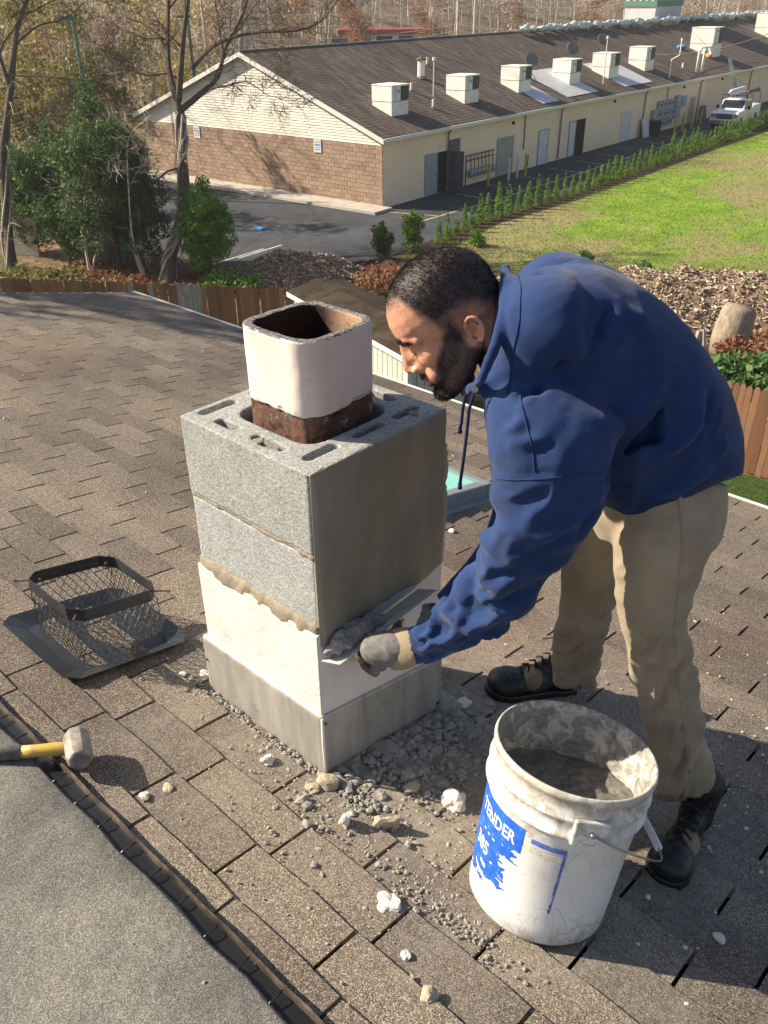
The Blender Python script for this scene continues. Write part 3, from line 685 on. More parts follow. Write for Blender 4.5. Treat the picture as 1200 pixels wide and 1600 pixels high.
rc(608, 1411, .024, 'white_chip' if 'white_chip' in M else 'pale_chip', 'flat white render chip alone on the shingles left of the bucket', 17, .35, 'render_chip', .6)
rc(669, 1556, .018, 'tan_chip', 'tan oblong pebble of mortar low on the shingles in front of the bucket', 18, .6)
rc(634, 1492, .010, 'pale_chip', 'small pale mortar crumb between the white chip and the oblong pebble', 19, .6)
rc(693, 1098, .036, 'grey_chip', 'broad grey mortar lump by the shaded right foot of the chimney', 20, .6)
rc(722, 1098, .024, 'pale_chip', 'white flake behind the broad grey lump by the chimney', 21, .3, 'render_chip')
rc(712, 1115, .022, 'grey_chip', 'grey mortar lump in front of the white flake by the chimney', 22, .7)
rc(637, 1212, .020, 'grey_chip', 'grey mortar lump in the shade midway between chimney and bucket', 23, .8)
rc(651, 1206, .014, 'grey_chip', 'smaller grey lump touching the one midway between chimney and bucket', 24, .8)
rc(645, 1230, .018, 'tan_chip', 'tan mortar lump at the edge of the chimney shadow', 25, .7)
rc(605, 1168, .040, 'grey_chip', 'long flat mortar slab against the shaded side of the flashing', 26, .35)
rc(225, 1243, .010, 'pale_chip', 'pale crumb beside the hammer shadow', 27, .6)
rc(262, 1232, .018, 'tan_chip', 'flat tan mortar flake beyond the hammer shadow', 28, .35)
rc(226, 1247, .009, 'tan_chip', 'tan crumb under the pale crumb beside the hammer shadow', 29, .6)
rc(1124, 1466, .012, 'pale_chip', 'single pale chip in the shade right of the worker boot', 30, .6, 'render_chip')
rc(285, 1053, .014, 'pale_chip', 'white flake in the shadow beyond the chimney cap', 31, .15, 'render_chip')
rc(318, 1052, .020, 'pale_chip', 'thin pale flake at the left foot of the chimney', 32, .15, 'render_chip')
rc(1052, 828, .014, 'pale_chip', 'pale flake on the far shingles behind the worker', 33, .3, 'render_chip')
rc(705, 830, .014, 'pale_chip', 'pale upright chip on the shingles behind the chimney', 34, .7, 'render_chip')
rr = random.Random(12)
b = MB(); icos = []
for s_ in range(6):
    me_ = lump(1, 60+s_, .7, 1, .5); icos.append(([v.co.copy() for v in me_.vertices], [tuple(p.vertices) for p in me_.polygons]))
def strew(n_, fn, rmin, rmax, mi):
    b.cm = mi; k_ = 0
    while k_ < n_:
        x_, y_ = fn()
        if -.46 < x_ < .012 and -.015 < y_ < .445: continue
        r = rmin*(rmax/rmin)**(rr.random()**1.6); V, F = rr.choice(icos); a_ = rr.random()*6.3; ca, sa = cos(a_)*r, sin(a_)*r
        q = RZ(x_, y_, .009+r*.35); b.add([(q.x+v.x*ca-v.y*sa, q.y+v.x*sa+v.y*ca, q.z+v.z*r*.8) for v in V], F); k_ += 1
g_ = rr.gauss
strew(2300, lambda: (abs(g_(0, .14))+.01, .20+g_(0, .17)), .0016, .010, 0)
strew(170, lambda: (abs(g_(0, .11))+.02, .22+g_(0, .14)), .010, .021, 0)
strew(700, lambda: (.25+g_(0, .22), .25+g_(0, .28)), .0015, .007, 2)
strew(420, lambda: (-.23+g_(0, .17), -.02-abs(g_(0, .03))), .0018, .009, 0)
strew(700, lambda: (.1+g_(0, .25), -.10+g_(0, .13)), .0012, .005, 2)
strew(260, lambda: (.25+g_(0, .35), .9+g_(0, .5)), .002, .007, 2)
strew(120, lambda: (.75+g_(0, .28), 1.0+g_(0, .5)), .003, .009, 1)
strew(240, lambda: (.5+g_(0, .10), -.12+g_(0, .03)), .002, .007, 0)
strew(180, lambda: (rr.uniform(-2, 1.2), rr.uniform(-.45, 3)), .002, .005, 2)
strew(40, lambda: (rr.uniform(-5, 1.2), rr.uniform(-.45, 3)), .006, .011, 1)
o = b.build('mortar_rubble', [M['grey_chip'], M['pale_chip'], M['tan_chip']]); props(o, 'loose mortar rubble and dust strewn round the chimney foot', 'rubble', None, 'stuff')

# ================================================================== PERSON
def ell(mb, c, rad, axes=None, n=16):
    """closed ellipsoid"""
    c = Vector(c); ax = axes or (Vector((1,0,0)), Vector((0,1,0)), Vector((0,0,1))); V = []; m_ = n//2
    V.append(c+ax[2]*rad[2])
    for j in range(1, m_):
        t = pi*j/m_
        for i in range(n): p_ = 2*pi*i/n; V.append(c+ax[0]*(rad[0]*sin(t)*cos(p_))+ax[1]*(rad[1]*sin(t)*sin(p_))+ax[2]*(rad[2]*cos(t)))
    V.append(c-ax[2]*rad[2]); L_ = len(V)-1
    F = [(0, 1+i, 1+(i+1) % n) for i in range(n)]+[(1+(j-1)*n+i, 1+j*n+i, 1+j*n+(i+1) % n, 1+(j-1)*n+(i+1) % n) for j in range(1, m_-1) for i in range(n)]
    F += [(1+(m_-2)*n+i, L_, 1+(m_-2)*n+(i+1) % n) for i in range(n)]
    mb.add(V, F)
def caps(mb, pts, rs, n=14):
    """rounded chain through pts"""
    pts = [Vector(p) for p in pts]
    d0 = (pts[0]-pts[1]).normalized(); d1 = (pts[-1]-pts[-2]).normalized()
    P = [pts[0]+d0*rs[0]*k_ for k_ in (1.0, .85, .5)]+pts+[pts[-1]+d1*rs[-1]*k_ for k_ in (.5, .85, 1.0)]
    R = [rs[0]*k_ for k_ in (.08, .53, .87)]+list(rs)+[rs[-1]*k_ for k_ in (.87, .53, .08)]
    mb.tube(P, R, n)
def rings(mb, R, n=28, sub_=4, expo=2.0, endcap=True):
    """R: (u, v, depth, half-width px, half-depth m[, direction override]); smooth loft through elliptical sections that stand at real depths"""
    K = np.array([r[:5] for r in R], float); m_ = len(K); out = []
    for i in range(m_-1):
        p0, p1, p2, p3 = K[max(i-1, 0)], K[i], K[i+1], K[min(i+2, m_-1)]
        for q in range(sub_):
            t = q/sub_; out.append(.5*((2*p1)+(-p0+p2)*t+(2*p0-5*p1+4*p2-p3)*t*t+(-p0+3*p1-3*p2+p3)*t**3))
    out.append(K[-1]); C_ = [at_depth(*o_[:3]) for o_ in out]; V = []
    for i, o_ in enumerate(out):
        T_ = (C_[min(i+1, len(out)-1)]-C_[max(i-1, 0)]).normalized(); vd = (C_[i]-CAM).normalized()
        A = T_.cross(vd).normalized(); B_ = -vd; a = abs(o_[3])*o_[2]/FPX; b_ = o_[4]
        for k_ in range(n):
            an = 2*pi*k_/n; ca, sa = cos(an), sin(an)
            ca = math.copysign(abs(ca)**(2/expo), ca); sa = math.copysign(abs(sa)**(2/expo), sa)
            V.append(C_[i]+A*(a*ca)+B_*(b_*sa))
    m2 = len(out); F = [(i*n+k_, i*n+(k_+1) % n, (i+1)*n+(k_+1) % n, (i+1)*n+k_) for i in range(m2-1) for k_ in range(n)]
    F += [tuple(range(n))[::-1], tuple(range((m2-1)*n, m2*n))]
    mb.add(V, F); return C_
def union(mb, name, mat, vox, sm_it=6, sm_f=.5, parent=None):
    o = mb.build(name, mat); fix_normals(o.data)
    bake(o, [('REMESH', dict(mode='VOXEL', voxel_size=vox, use_smooth_shade=True)), ('SMOOTH', dict(factor=sm_f, iterations=sm_it))])
    return smooth(o)
def adopt(o, par):
    org = np.array(par.location); set_coords(o.data, coords(o.data)-org); o.parent = par; return o
def gauss_line(c, pts, wd):
    """falloff 0..1 around a polyline given as world points"""
    pts = np.array([tuple(p) for p in pts]); best = np.full(len(c), 9.)
    for a, b_ in zip(pts[:-1], pts[1:]):
        ab = b_-a; t = np.clip(((c-a)@ab)/(ab@ab), 0, 1); d = np.linalg.norm(c-(a+t[:, None]*ab), axis=1); best = np.minimum(best, d)
    return np.exp(-(best/wd)**2)
man_o = RZ(.47, .70)
man = empty('person', man_o, 'bearded man in a navy hooded sweatshirt bending over the chimney with a trowel', 'person')

# ---- fabrics, skin
def fabric(name, c0, c1, fade=None, weave=900, sc_=4, rough=.95):
    k = N(name, rough, .15); c = k.ramp(k.noise(sc_, 6, .6), [(.3, c0), (.7, c1)])
    if fade: c = k.mix(k.ramp(k.noise(9, 7, .75), [(.52, 0), (.74, .55)]), c, fade)
    c = k.mix(k.ramp(k.noise(260, 3, .7), [(.62, 0), (.75, .28)]), c, tuple(min(1, x*2.4+.02) for x in c1))
    k.col(c); k.b.inputs['Sheen Weight'].default_value = .12; k.b.inputs['Sheen Roughness'].default_value = .5
    k.bump(k.noise(weave, 3, .6), .35, .0015); k.bump(k.noise(38, 4, .6), .12, .006); return k
M['navy'] = fabric('navy_fleece', (.012, .030, .098), (.021, .046, .140), (.042, .070, .165)).m
M['navy_rib'] = fabric('navy_rib', (.011, .026, .085), (.018, .040, .12)).m
k = fabric('khaki_canvas', (.24, .195, .135), (.35, .29, .205), (.42, .385, .33), 700, 7, .9)
M['khaki'] = k.m
M['cord'] = simple('navy_cord', (.008, .014, .05), .9, .3, 200)
k = N('glove_cloth', .9, .2); k.col(k.ramp(k.noise(60, 6, .7), [(.3, (.10, .095, .095)), (.6, (.175, .165, .16)), (.75, (.26, .25, .24))])); k.bump(k.noise(400, 3), .4, .002); M['glove'] = k.m
k = N('glove_cuff', .95, .2); k.col(k.ramp(k.n('TexWave', dict(bands_direction='DIAGONAL'), Vector=k.pos, Scale=90., Distortion=2.), [(.2, (.20, .155, .10)), (.8, (.33, .27, .19))])); k.bump(k.noise(300, 3), .4, .002); M['glove_cuff'] = k.m
k = N('boot_leather', .5, .4); k.col(k.mix(k.ramp(k.noise(30, 7, .8), [(.50, 0), (.68, .6)]), k.ramp(k.noise(9, 4), [(.3, (.008, .008, .009)), (.7, (.022, .021, .021))]), (.16, .14, .12))); k.bump(k.noise(80, 5, .6), .3, .003); M['boot'] = k.m
M['boot_rubber'] = simple('boot_rubber', (.012, .012, .012), .4, .4, 30, .2, 60, .5)
M['boot_tan'] = simple('worn_tan_leather', (.24, .18, .12), .8, .3, 25, .3, 80)
k = N('skin', .52, .4); att = k.t.nodes.new('ShaderNodeVertexColor'); att.layer_name = 'tint'
c = k.mix(1, k.mix(.3, k.ramp(k.noise(30, 6, .7), [(.3, (.47, .205, .135)), (.7, (.60, .31, .20))]), k.ramp(k.noise(240, 4, .7), [(.35, (.36, .16, .10)), (.6, (.64, .34, .23))])), att.outputs[0], 'MULTIPLY')
k.col(c); k.bump(k.noise(420, 4, .7), .35, .0012); k.bump(k.noise(60, 4, .6), .2, .003); k.b.inputs['Subsurface Weight'].default_value = .08; k.b.inputs['Subsurface Radius'].default_value = (.012, .005, .003); k.b.inputs['Subsurface Scale'].default_value = .5; M['skin'] = k.m
k = N('dark_hair', .6, .3); k.col(k.ramp(k.noise(60, 4, .6), [(.3, (.012, .010, .009)), (.5, (.032, .027, .024)), (.7, (.10, .092, .085))])); M['hair'] = k.m
M['eye'] = simple('eyelash', (.012, .008, .006), .5)

# ---- head: built upright in its own frame (x = where the nose points, y = his left, z = crown), then turned to look down at his work
hx = (CR*-.80+CU*-.56-CF*-.25).normalized(); hz = (CR*-.56+CU*.75-CF*.30); hz = (hz-hx*hz.dot(hx)).normalized(); hy = hz.cross(hx)
HS = 1.06; HC = at_depth(702, 500, 1.60)
def H(x, y, z): return HC+(hx*x+hy*y+hz*z)*HS
AX = (hx, hy, hz)
b = MB()
def hell(c, r, n=18): ell(b, H(*c), [q*HS for q in r], AX, n)
def hcap(pts, rs, n=12): caps(b, [H(*p) for p in pts], [q*HS for q in rs], n)
hell((-.006, 0, .036), (.100, .078, .084), 28)
hell((-.045, 0, .010), (.060, .068, .068), 20)
hell((.045, 0, .035), (.048, .064, .062), 20)
hell((.030, 0, -.025), (.055, .060, .070), 20); hell((.056, 0, -.018), (.036, .040, .052), 18); hell((.066, 0, -.052), (.027, .034, .032), 16); hell((.080, 0, -.036), (.020, .026, .024), 16); hell((.084, 0, -.012), (.018, .017, .030), 16)
for s in (-1, 1):
    hcap([(-.012, s*.050, -.045), (.035, s*.036, -.082), (.068, s*.012, -.094)], [.022, .021, .020])
    hell((.052, s*.040, -.022), (.030, .024, .026))
    hcap([(.078, s*.010, .018), (.074, s*.036, .022), (.060, s*.052, .014)], [.012, .0125, .010])
    hell((.068, s*.031, .000), (.0165, .0165, .0145))
    hell((.097, s*.0125, -.034), (.011, .0075, .0075), 12)
    hell((.070, s*.022, -.058), (.020, .018, .022))
    # ear
    e0 = (-.024, s*.0725, -.026); ek = .70
    hel = [(.006, 0, -.008), (.010, .004, .010), (.007, .009, .021), (-.001, .014, .031), (-.012, .017, .035), (-.021, .019, .031), (-.027, .0195, .021), (-.0295, .018, .008), (-.028, .016, -.004), (-.022, .013, -.016), (-.014, .009, -.026), (-.006, .006, -.030), (.002, .004, -.025)]
    hcap([(e0[0]+p[0]*ek, e0[1]+s*(p[1]*.8-.001), e0[2]+p[2]*ek) for p in hel], [q*.72 for q in (.0035, .0042, .0048, .005, .0055, .0055, .0055, .0052, .005, .005, .006, .0065, .004)], 12)
    hell((e0[0]-.012*ek, e0[1]+s*.003, e0[2]), (.0115, .0045, .019), 14)
    hcap([(e0[0]-.002*ek, e0[1]+s*.007, e0[2]+.018*ek), (e0[0]-.014*ek, e0[1]+s*.0105, e0[2]+.016*ek), (e0[0]-.019*ek, e0[1]+s*.0105, e0[2]+.002*ek), (e0[0]-.015*ek, e0[1]+s*.009, e0[2]-.010*ek), (e0[0]-.006*ek, e0[1]+s*.007, e0[2]-.014*ek)], [.0020, .0026, .0028, .0026, .0022], 8)
    hell((e0[0]+.008*ek, e0[1]+s*.005, e0[2]-.008*ek), (.0036, .0034, .005), 10)
hcap([(.088, 0, .016), (.097, 0, -.004), (.107, 0, -.024)], [.0085, .0095, .0105])
hell((.1035, 0, -.029), (.013, .0135, .010), 14)
hcap([(.084, -.021, -.060), (.0945, -.010, -.0545), (.096, 0, -.0555), (.0945, .010, -.0545), (.084, .021, -.060)], [.004, .0058, .006, .0058, .004], 10)
hcap([(.083, -.018, -.066), (.0925, -.008, -.0685), (.094, 0, -.0695), (.0925, .008, -.0685), (.083, .018, -.066)], [.0045, .0065, .007, .0065, .0045], 10)
hell((.080, 0, -.095), (.019, .021, .017), 16)
NB = at_depth(812, 545, 1.66)
caps(b, [H(-.030, 0, -.01), H(-.045, 0, -.06), NB], [.062, .060, .066], 20)
# shoulders and upper chest continue under the sweatshirt so that the body is one surface
caps(b, [NB, at_depth(880, 570, 1.66), at_depth(960, 640, 1.70), at_depth(1025, 745, 1.76)], [.085, .105, .11, .10], 20)
body = union(b, 'body', M['skin'], .0024, 6, .5)
hc_ = coords(body.data); rel = hc_-np.array(HC); L = np.stack([rel@np.array(a) for a in AX], 1)/HS
nn = normals(body.data)
# eye socket, lid crease, lash line, nostril and lip parting pressed into the surface
def dent(c, r, amp): 
    q = (L-np.array(c))/np.array(r); return amp*np.exp(-(q**2).sum(1))
d = np.zeros(len(L))
for s in (-1, 1):
    d -= dent((.090, s*.016, .004), (.012, .008, .010), .004)+dent((.085, s*.032, .0125), (.012, .018, .003), .0025)
    d -= dent((.086, s*.032, -.0055), (.012, .014, .0016), .0018)+dent((.106, s*.008, -.037), (.005, .004, .004), .004)
    d -= dent((-.026, s*.080, -.026), (.006, .005, .008), .0045)
    d -= dent((.078, s*.036, -.045), (.014, .012, .014), .002)
d -= dent((.095, 0, -.0625), (.012, .024, .0014), .003)
d -= dent((.094, 0, -.0805), (.012, .016, .005), .003)
set_coords(body.data, hc_+nn*d[:, None]*HS)
ca_ = body.data.color_attributes.new('tint', 'FLOAT_COLOR', 'POINT')
T_ = np.ones((len(L), 4)); T_[:, :3] = 1
def tint(mask, colr):
    for i_ in range(3): T_[:, i_] = T_[:, i_]*(1-mask)+T_[:, i_]*colr[i_]*mask
lipm = np.clip(dent((.095, 0, -.0555), (.010, .024, .0045), 1)+dent((.093, 0, -.069), (.010, .02, .006), 1), 0, 1)
tint(lipm, (.80, .52, .52))
x_, y_, z_ = L[:, 0], np.abs(L[:, 1]), L[:, 2]
nz = fnoise(L, 60, 3, 3)
# hair and beard outlines on the head surface
def sstep(e0, e1, v): t = np.clip((v-e0)/(e1-e0), 0, 1); return t*t*(3-2*t)
hairline = np.where(x_ > .045, .076, np.where(x_ > .014, .006+(x_-.014)*2.2, np.where(x_ > -.04, .006, .006-(-.04-x_)*.7)))
hair_m = sstep(-.010, .034, z_-hairline+nz*.008)
side_m = sstep(0, .012, z_+.02)*sstep(.022, .010, np.abs(x_-.006)-.0)*sstep(.045, .055, y_)*sstep(.05, .03, z_)  # sideburn
beard_low = sstep(.006, -.012, z_+.004+.95*(x_-.022)+nz*.008)*sstep(-.014, .0, x_+np.clip(-.045-z_, 0, .03)*.9)*sstep(-.150, -.135, z_)
beard_m = np.clip(beard_low, 0, 1)*(1-lipm*.9)*(z_ < .012)
must = np.exp(-(((x_-.088)/.014)**2+((z_+.0475-(.0-y_*.22))/.0060)**2))*sstep(.032, .022, y_); must = np.clip(must*1.5, 0, 1)
goat = np.exp(-(((x_-.085)/.028)**2+((z_+.092)/.020)**2+((y_)/.026)**2)); goat = np.clip(goat*1.6, 0, 1)*(1-lipm)
burn = sstep(.018, .007, np.abs(x_-.002))*sstep(-.062, -.045, z_)*sstep(.030, .008, z_)*sstep(.045, .055, y_)
brow = np.exp(-(((z_-.0245+np.clip(y_-.03, 0, 1)*.35)/.0045)**2))*sstep(.010, .016, y_)*sstep(.060, .050, y_)*sstep(.045, .06, x_)
stub = np.clip(np.maximum.reduce([beard_m*.8, burn*.55]), 0, 1)
fade_m = sstep(-.035, .01, z_-hairline)*.6
tint(np.clip(hair_m*.8+fade_m*.45, 0, 1), (.12, .17, .25)); tint(np.clip(stub*1.25, 0, 1), (.17, .22, .32)); tint(np.clip(must+goat, 0, 1)*.9, (.06, .085, .12)); tint(np.clip(brow*1.2, 0, 1)*.85, (.14, .12, .12))
tint(np.clip(dent((-.026, .078, -.026), (.008, .009, .010), .8)[:]+dent((-.026, -.078, -.026), (.008, .009, .010), .8), 0, 1), (.75, .55, .52))
tint(np.clip(dent((.11, 0, -.03), (.014, .014, .012), .5), 0, 1), (1.0, .80, .78))
ca_.data.foreach_set('color', T_.astype('f').ravel())
# strands
hair_w = hair_m*(1-np.exp(-((y_-.08)/.008)**2*.0)); rs_ = np.random.RandomState(5)
ver = coords(body.data); nrm_ = normals(body.data)
def strands(name, weight, n, ln, wd, lay, jit, parent_, mat, base=.0):
    p = weight/weight.sum(); idx = rs_.choice(len(ver), n, p=p); V = np.zeros((n*4, 3)); 
    P0 = ver[idx]+rs_.normal(0, .0011, (n, 3)); Nn = nrm_[idx]; lay = np.array(lay)
    D = Nn*1.0+lay+rs_.normal(0, jit, (n, 3)); D /= np.linalg.norm(D, axis=1)[:, None]
    S = np.cross(D, rs_.normal(0, 1, (n, 3))); S /= np.linalg.norm(S, axis=1)[:, None]
    l_ = ln*(.5+.8*rs_.rand(n))*np.clip(weight[idx], .35, 1); w_ = wd*(.7+.6*rs_.rand(n))
    V[0::4] = P0-S*w_[:, None]-Nn*.001; V[1::4] = P0+S*w_[:, None]-Nn*.001; V[2::4] = P0+D*l_[:, None]+Nn*base; V[3::4] = P0+D*(l_*.5)[:, None]+np.cross(S, D)*w_[:, None]
    F = []
    for i in range(n): F.append((4*i, 4*i+1, 4*i+2)); F.append((4*i, 4*i+3, 4*i+2))
    b = MB(); b.v = [tuple(v) for v in V]; b.f = F; b.mi = [0]*len(F)
    o = b.build(name, mat); return adopt(o, parent_)
crown = (hx*.55-hz*.1); 
strands('hair', np.clip(hair_m, 0, 1)**1.5*(z_ > -.02)*(np.linalg.norm(L-np.array((-.0, 0, .02)), axis=1) < .135), 30000, .0048, .00034, tuple(crown*1.1), .42, man, M['hair'])
strands('beard', np.clip(must*.7+goat*1.1+stub*.5, 0, 1)**1.4*(np.linalg.norm(L, axis=1) < .15), 22000, .0058, .00038, tuple((hx*.2-hz*.9)), .45, man, M['hair'])
strands('eyebrow', np.clip(brow, 0, 1)**2*(np.linalg.norm(L, axis=1) < .12), 1600, .007, .0003, tuple((-hx*.2+hz*.1)), .3, man, M['hair'])
b = MB()
for s in (1, -1): b.tube([H(.0865, s*.030, -.0068), H(.0835, s*.037, -.0062), H(.078, s*.044, -.004)], [.0006, .0010, .0006], 6)
o = b.build('eyelash', M['eye']); adopt(o, man)
adopt(body, man)

# ---- sweatshirt
b = MB()
rings(b, [(1054, 774, 1.765, 108, .180), (1040, 738, 1.755, 117, .190), (1019, 693, 1.73, 128, .200), (992, 640, 1.71, 131, .205), (955, 587, 1.69, 128, .210), (905, 543, 1.68, 124, .215), (862, 514, 1.67, 110, .205), (832, 504, 1.67, 78, .15)], 36, 4, 2.2)
arm = rings(b, [(905, 560, 1.60, 70, .06), (868, 625, 1.55, 104, .085), (862, 690, 1.545, 101, .093), (861, 748, 1.56, 93, .090), (836, 820, 1.60, 73, .079), (803, 885, 1.66, 61, .070), (758, 940, 1.74, 50, .060), (712, 980, 1.81, 40, .050), (676, 999, 1.86, 33, .043), (655, 1007, 1.885, 28, .037)], 26, 4, 2.1)
rings(b, [(880, 480, 1.86, 80, .07), (835, 560, 1.90, 84, .085), (822, 700, 1.93, 60, .07), (818, 800, 1.95, 48, .06), (780, 880, 1.96, 42, .052), (725, 935, 1.965, 36, .045), (697, 955, 1.965, 30, .04)], 22, 4)
ell(b, at_depth(868, 462, 1.80), (.095, .12, .085), (CR, CF, CU), 20)
# hood lying on the shoulders
rings(b, [(748, 612, 1.60, 14, .06), (790, 586, 1.62, 38, .120), (828, 545, 1.635, 80, .182), (860, 512, 1.645, 97, .220), (890, 488, 1.65, 80, .228), (918, 478, 1.66, 48, .208), (934, 474, 1.66, 12, .15)], 30, 5, 2.4)
hood_rim = [(738, 606, 1.555), (752, 592, 1.50), (772, 545, 1.475), (786, 490, 1.49), (790, 445, 1.54), (790, 420, 1.60)]
caps(b, [at_depth(*p) for p in hood_rim], [.008, .010, .011, .011, .012, .010], 12)
caps(b, [at_depth(*p) for p in [(738, 606, 1.555), (728, 612, 1.64), (735, 590, 1.74)]], [.012, .013, .013], 12)
hood = union(b, 'sweatshirt', M['navy'], .0062, 5, .5)
def W3(L_): return [at_depth(*q) for q in L_]
def wrinkles(o, spec, fine=.0012, seed=1, tubes=(), cut_=()):
    me = o.data; c = coords(me); nn = normals(me); d = np.zeros(len(c))
    cn = c+np.stack([fnoise(c, 9, seed+q, 2) for q in range(3)], 1)*.016
    for pts, wd, amp in spec: d += gauss_line(cn, W3(pts), wd)*amp
    for axp, rad_, fr, af in tubes:
        A_ = np.array([tuple(p) for p in axp]); seg = A_[1:]-A_[:-1]; ls = np.linalg.norm(seg, axis=1); cum = np.concatenate([[0], np.cumsum(ls)]); bd = np.full(len(c), 9.); S_ = np.zeros(len(c)); R_ = np.zeros((len(c), 3))
        for i in range(len(seg)):
            t = np.clip(((c-A_[i])@seg[i])/(ls[i]**2), 0, 1); q = c-(A_[i]+t[:, None]*seg[i]); dd = np.linalg.norm(q, axis=1); m_ = dd < bd; bd = np.where(m_, dd, bd); S_ = np.where(m_, cum[i]+t*ls[i], S_); R_ = np.where(m_[:, None], q/np.maximum(dd, 1e-6)[:, None], R_)
        tt = S_/cum[-1]; Q = np.stack([S_*fr+R_@np.array((1.1, .7, .9)), R_@np.array(tuple(CR))*1.1, R_@np.array(tuple(CU))*1.1+S_*2], 1)
        n1 = fnoise(Q, 1., seed+31, 2); rid = (1-np.abs(n1)*2.4); rid = np.clip(rid, -.4, 1)
        d += np.where(bd < rad_, np.interp(tt, *af)*(rid-.35), 0)*np.clip((rad_-bd)/.02, 0, 1)
    for poly, dep in cut_:
        rel_ = c-np.array(CAM); zz = rel_@np.array(CF); uu = 600+FPX*(rel_@np.array(CR))/zz; vv = 800-FPX*(rel_@np.array(CU))/zz; ins_ = np.zeros(len(c), bool); k_ = len(poly)
        for i in range(k_):
            (x1, y1), (x2, y2) = poly[i], poly[(i+1) % k_]; cr_ = ((y1 > vv) != (y2 > vv)) & (uu < (x2-x1)*(vv-y1)/((y2-y1) or 1e-9)+x1); ins_ ^= cr_
        face_ = (nn@np.array(CF)) < 0; c = c+np.array(CF)*(np.where(ins_ & face_ & (zz < 1.62), dep, 0))[:, None]
    d += fnoise(c, 11, seed+5, 3)*fine*2.2+np.abs(fnoise(c, 26, seed+8, 2))*-fine
    set_coords(me, c+nn*d[:, None])
# ridges (+) and valleys (-) as they run on the cloth: (pixel, depth) points on the surface
nd = 1.47
wr = []
def arc(u0, v0, u1, v1, d_, wd, amp, bow=0):
    mu, mv = (u0+u1)/2-(v1-v0)*bow, (v0+v1)/2+(u1-u0)*bow
    wr.append(([(u0, v0, d_+.01), (mu, mv, d_-.004), (u1, v1, d_+.01)], wd, amp))
# sleeve: soft folds across the upper arm, tight bunching toward the cuff
for (u0, v0, u1, v1, dd, wd, am, bo) in [
    (775, 680, 830, 650, 1.48, .012, .010, .15), (778, 715, 858, 700, 1.46, .013, -.010, .12), (800, 700, 880, 668, 1.47, .012, .007, .1),
    (772, 775, 850, 770, 1.47, .012, -.008, .15), (775, 800, 830, 805, 1.49, .010, .008, .2),
    # body: drape lines from shoulder to hem, dimple over the hip
    (930, 690, 1010, 600, 1.52, .016, .010, .12), (950, 735, 1050, 620, 1.53, .018, -.012, .14), (990, 750, 1085, 640, 1.54, .016, .010, .14), (1040, 760, 1120, 640, 1.56, .014, -.008, .12), (1085, 750, 1130, 690, 1.58, .012, .008, .1),
    (900, 715, 1000, 760, 1.54, .016, -.008, -.1), (925, 770, 1100, 740, 1.56, .012, .006, .1),
    (935, 470, 1000, 500, 1.49, .016, .006, .0), (880, 392, 960, 440, 1.6, .016, .006, 0),
    # crease under the hood and along the sleeve seam, armpit hollow
    (765, 636, 842, 606, 1.48, .009, -.016, -.08), (842, 606, 912, 550, 1.47, .009, -.018, -.05), (912, 550, 944, 490, 1.47, .009, -.018, 0), (800, 400, 944, 470, 1.50, .008, -.010, .04),
    (805, 610, 838, 740, 1.455, .004, -.003, -.05), (838, 740, 950, 742, 1.46, .004, -.003, 0), (770, 741, 838, 742, 1.46, .004, -.003, 0),
    (975, 715, 945, 755, 1.50, .010, -.020, 0), (945, 755, 905, 840, 1.53, .010, -.016, 0), (1042, 700, 1085, 600, 1.53, .010, .013, .16), (1058, 715, 1105, 610, 1.54, .010, -.012, .16), (1080, 730, 1125, 640, 1.56, .010, .010, .12), (985, 640, 1035, 560, 1.50, .016, .008, .1), (1000, 735, 1100, 700, 1.53, .012, .009, -.1), (960, 790, 1060, 765, 1.58, .012, .008, -.05), (905, 400, 950, 470, 1.58, .012, .008, .1), (970, 500, 1000, 560, 1.5, .014, -.007, .1),
    (800, 480, 830, 560, 1.46, .012, .005, .1)]: arc(u0, v0, u1, v1, dd, wd, am, bo)
wrinkles(hood, wr, .0014, 1, [(arm, .115, 17, ([0, .25, .38, .6, .8, 1], [0, .006, .011, .021, .021, .013])), (W3([(850, 520, 1.66), (930, 570, 1.69), (1000, 640, 1.71), (1030, 700, 1.73), (1050, 770, 1.76)]), .27, 7, ([0, .3, .6, .85, 1], [0, .004, .010, .012, .006]))],
         [([(1035, 636), (1040, 660), (1038, 690), (1024, 698), (1006, 695), (988, 708), (972, 718), (984, 694), (1008, 668)], .040)])
c_ = coords(hood.data); cw = gauss_line(c_, W3([(1150, 705, 1.7), (1050, 785, 1.58), (925, 812, 1.62)]), .02)
adopt(hood, man)
# hem band and cuffs
b = MB(); rings(b, [(1046, 756, 1.757, 106, .179), (1054, 776, 1.765, 105, .178), (1059, 786, 1.77, 99, .170)], 48, 3, 2.2); o = union(b, 'hem_band', M['navy_rib'], .006, 3); adopt(o, man)
b = MB(); rings(b, [(664, 1003, 1.875, 29, .038), (650, 1008, 1.89, 30, .038), (634, 1012, 1.90, 27, .034)], 24, 3); o = union(b, 'cuff', M['navy_rib'], .0045, 2)
c_ = coords(o.data); nn = normals(o.data); adopt(o, man)
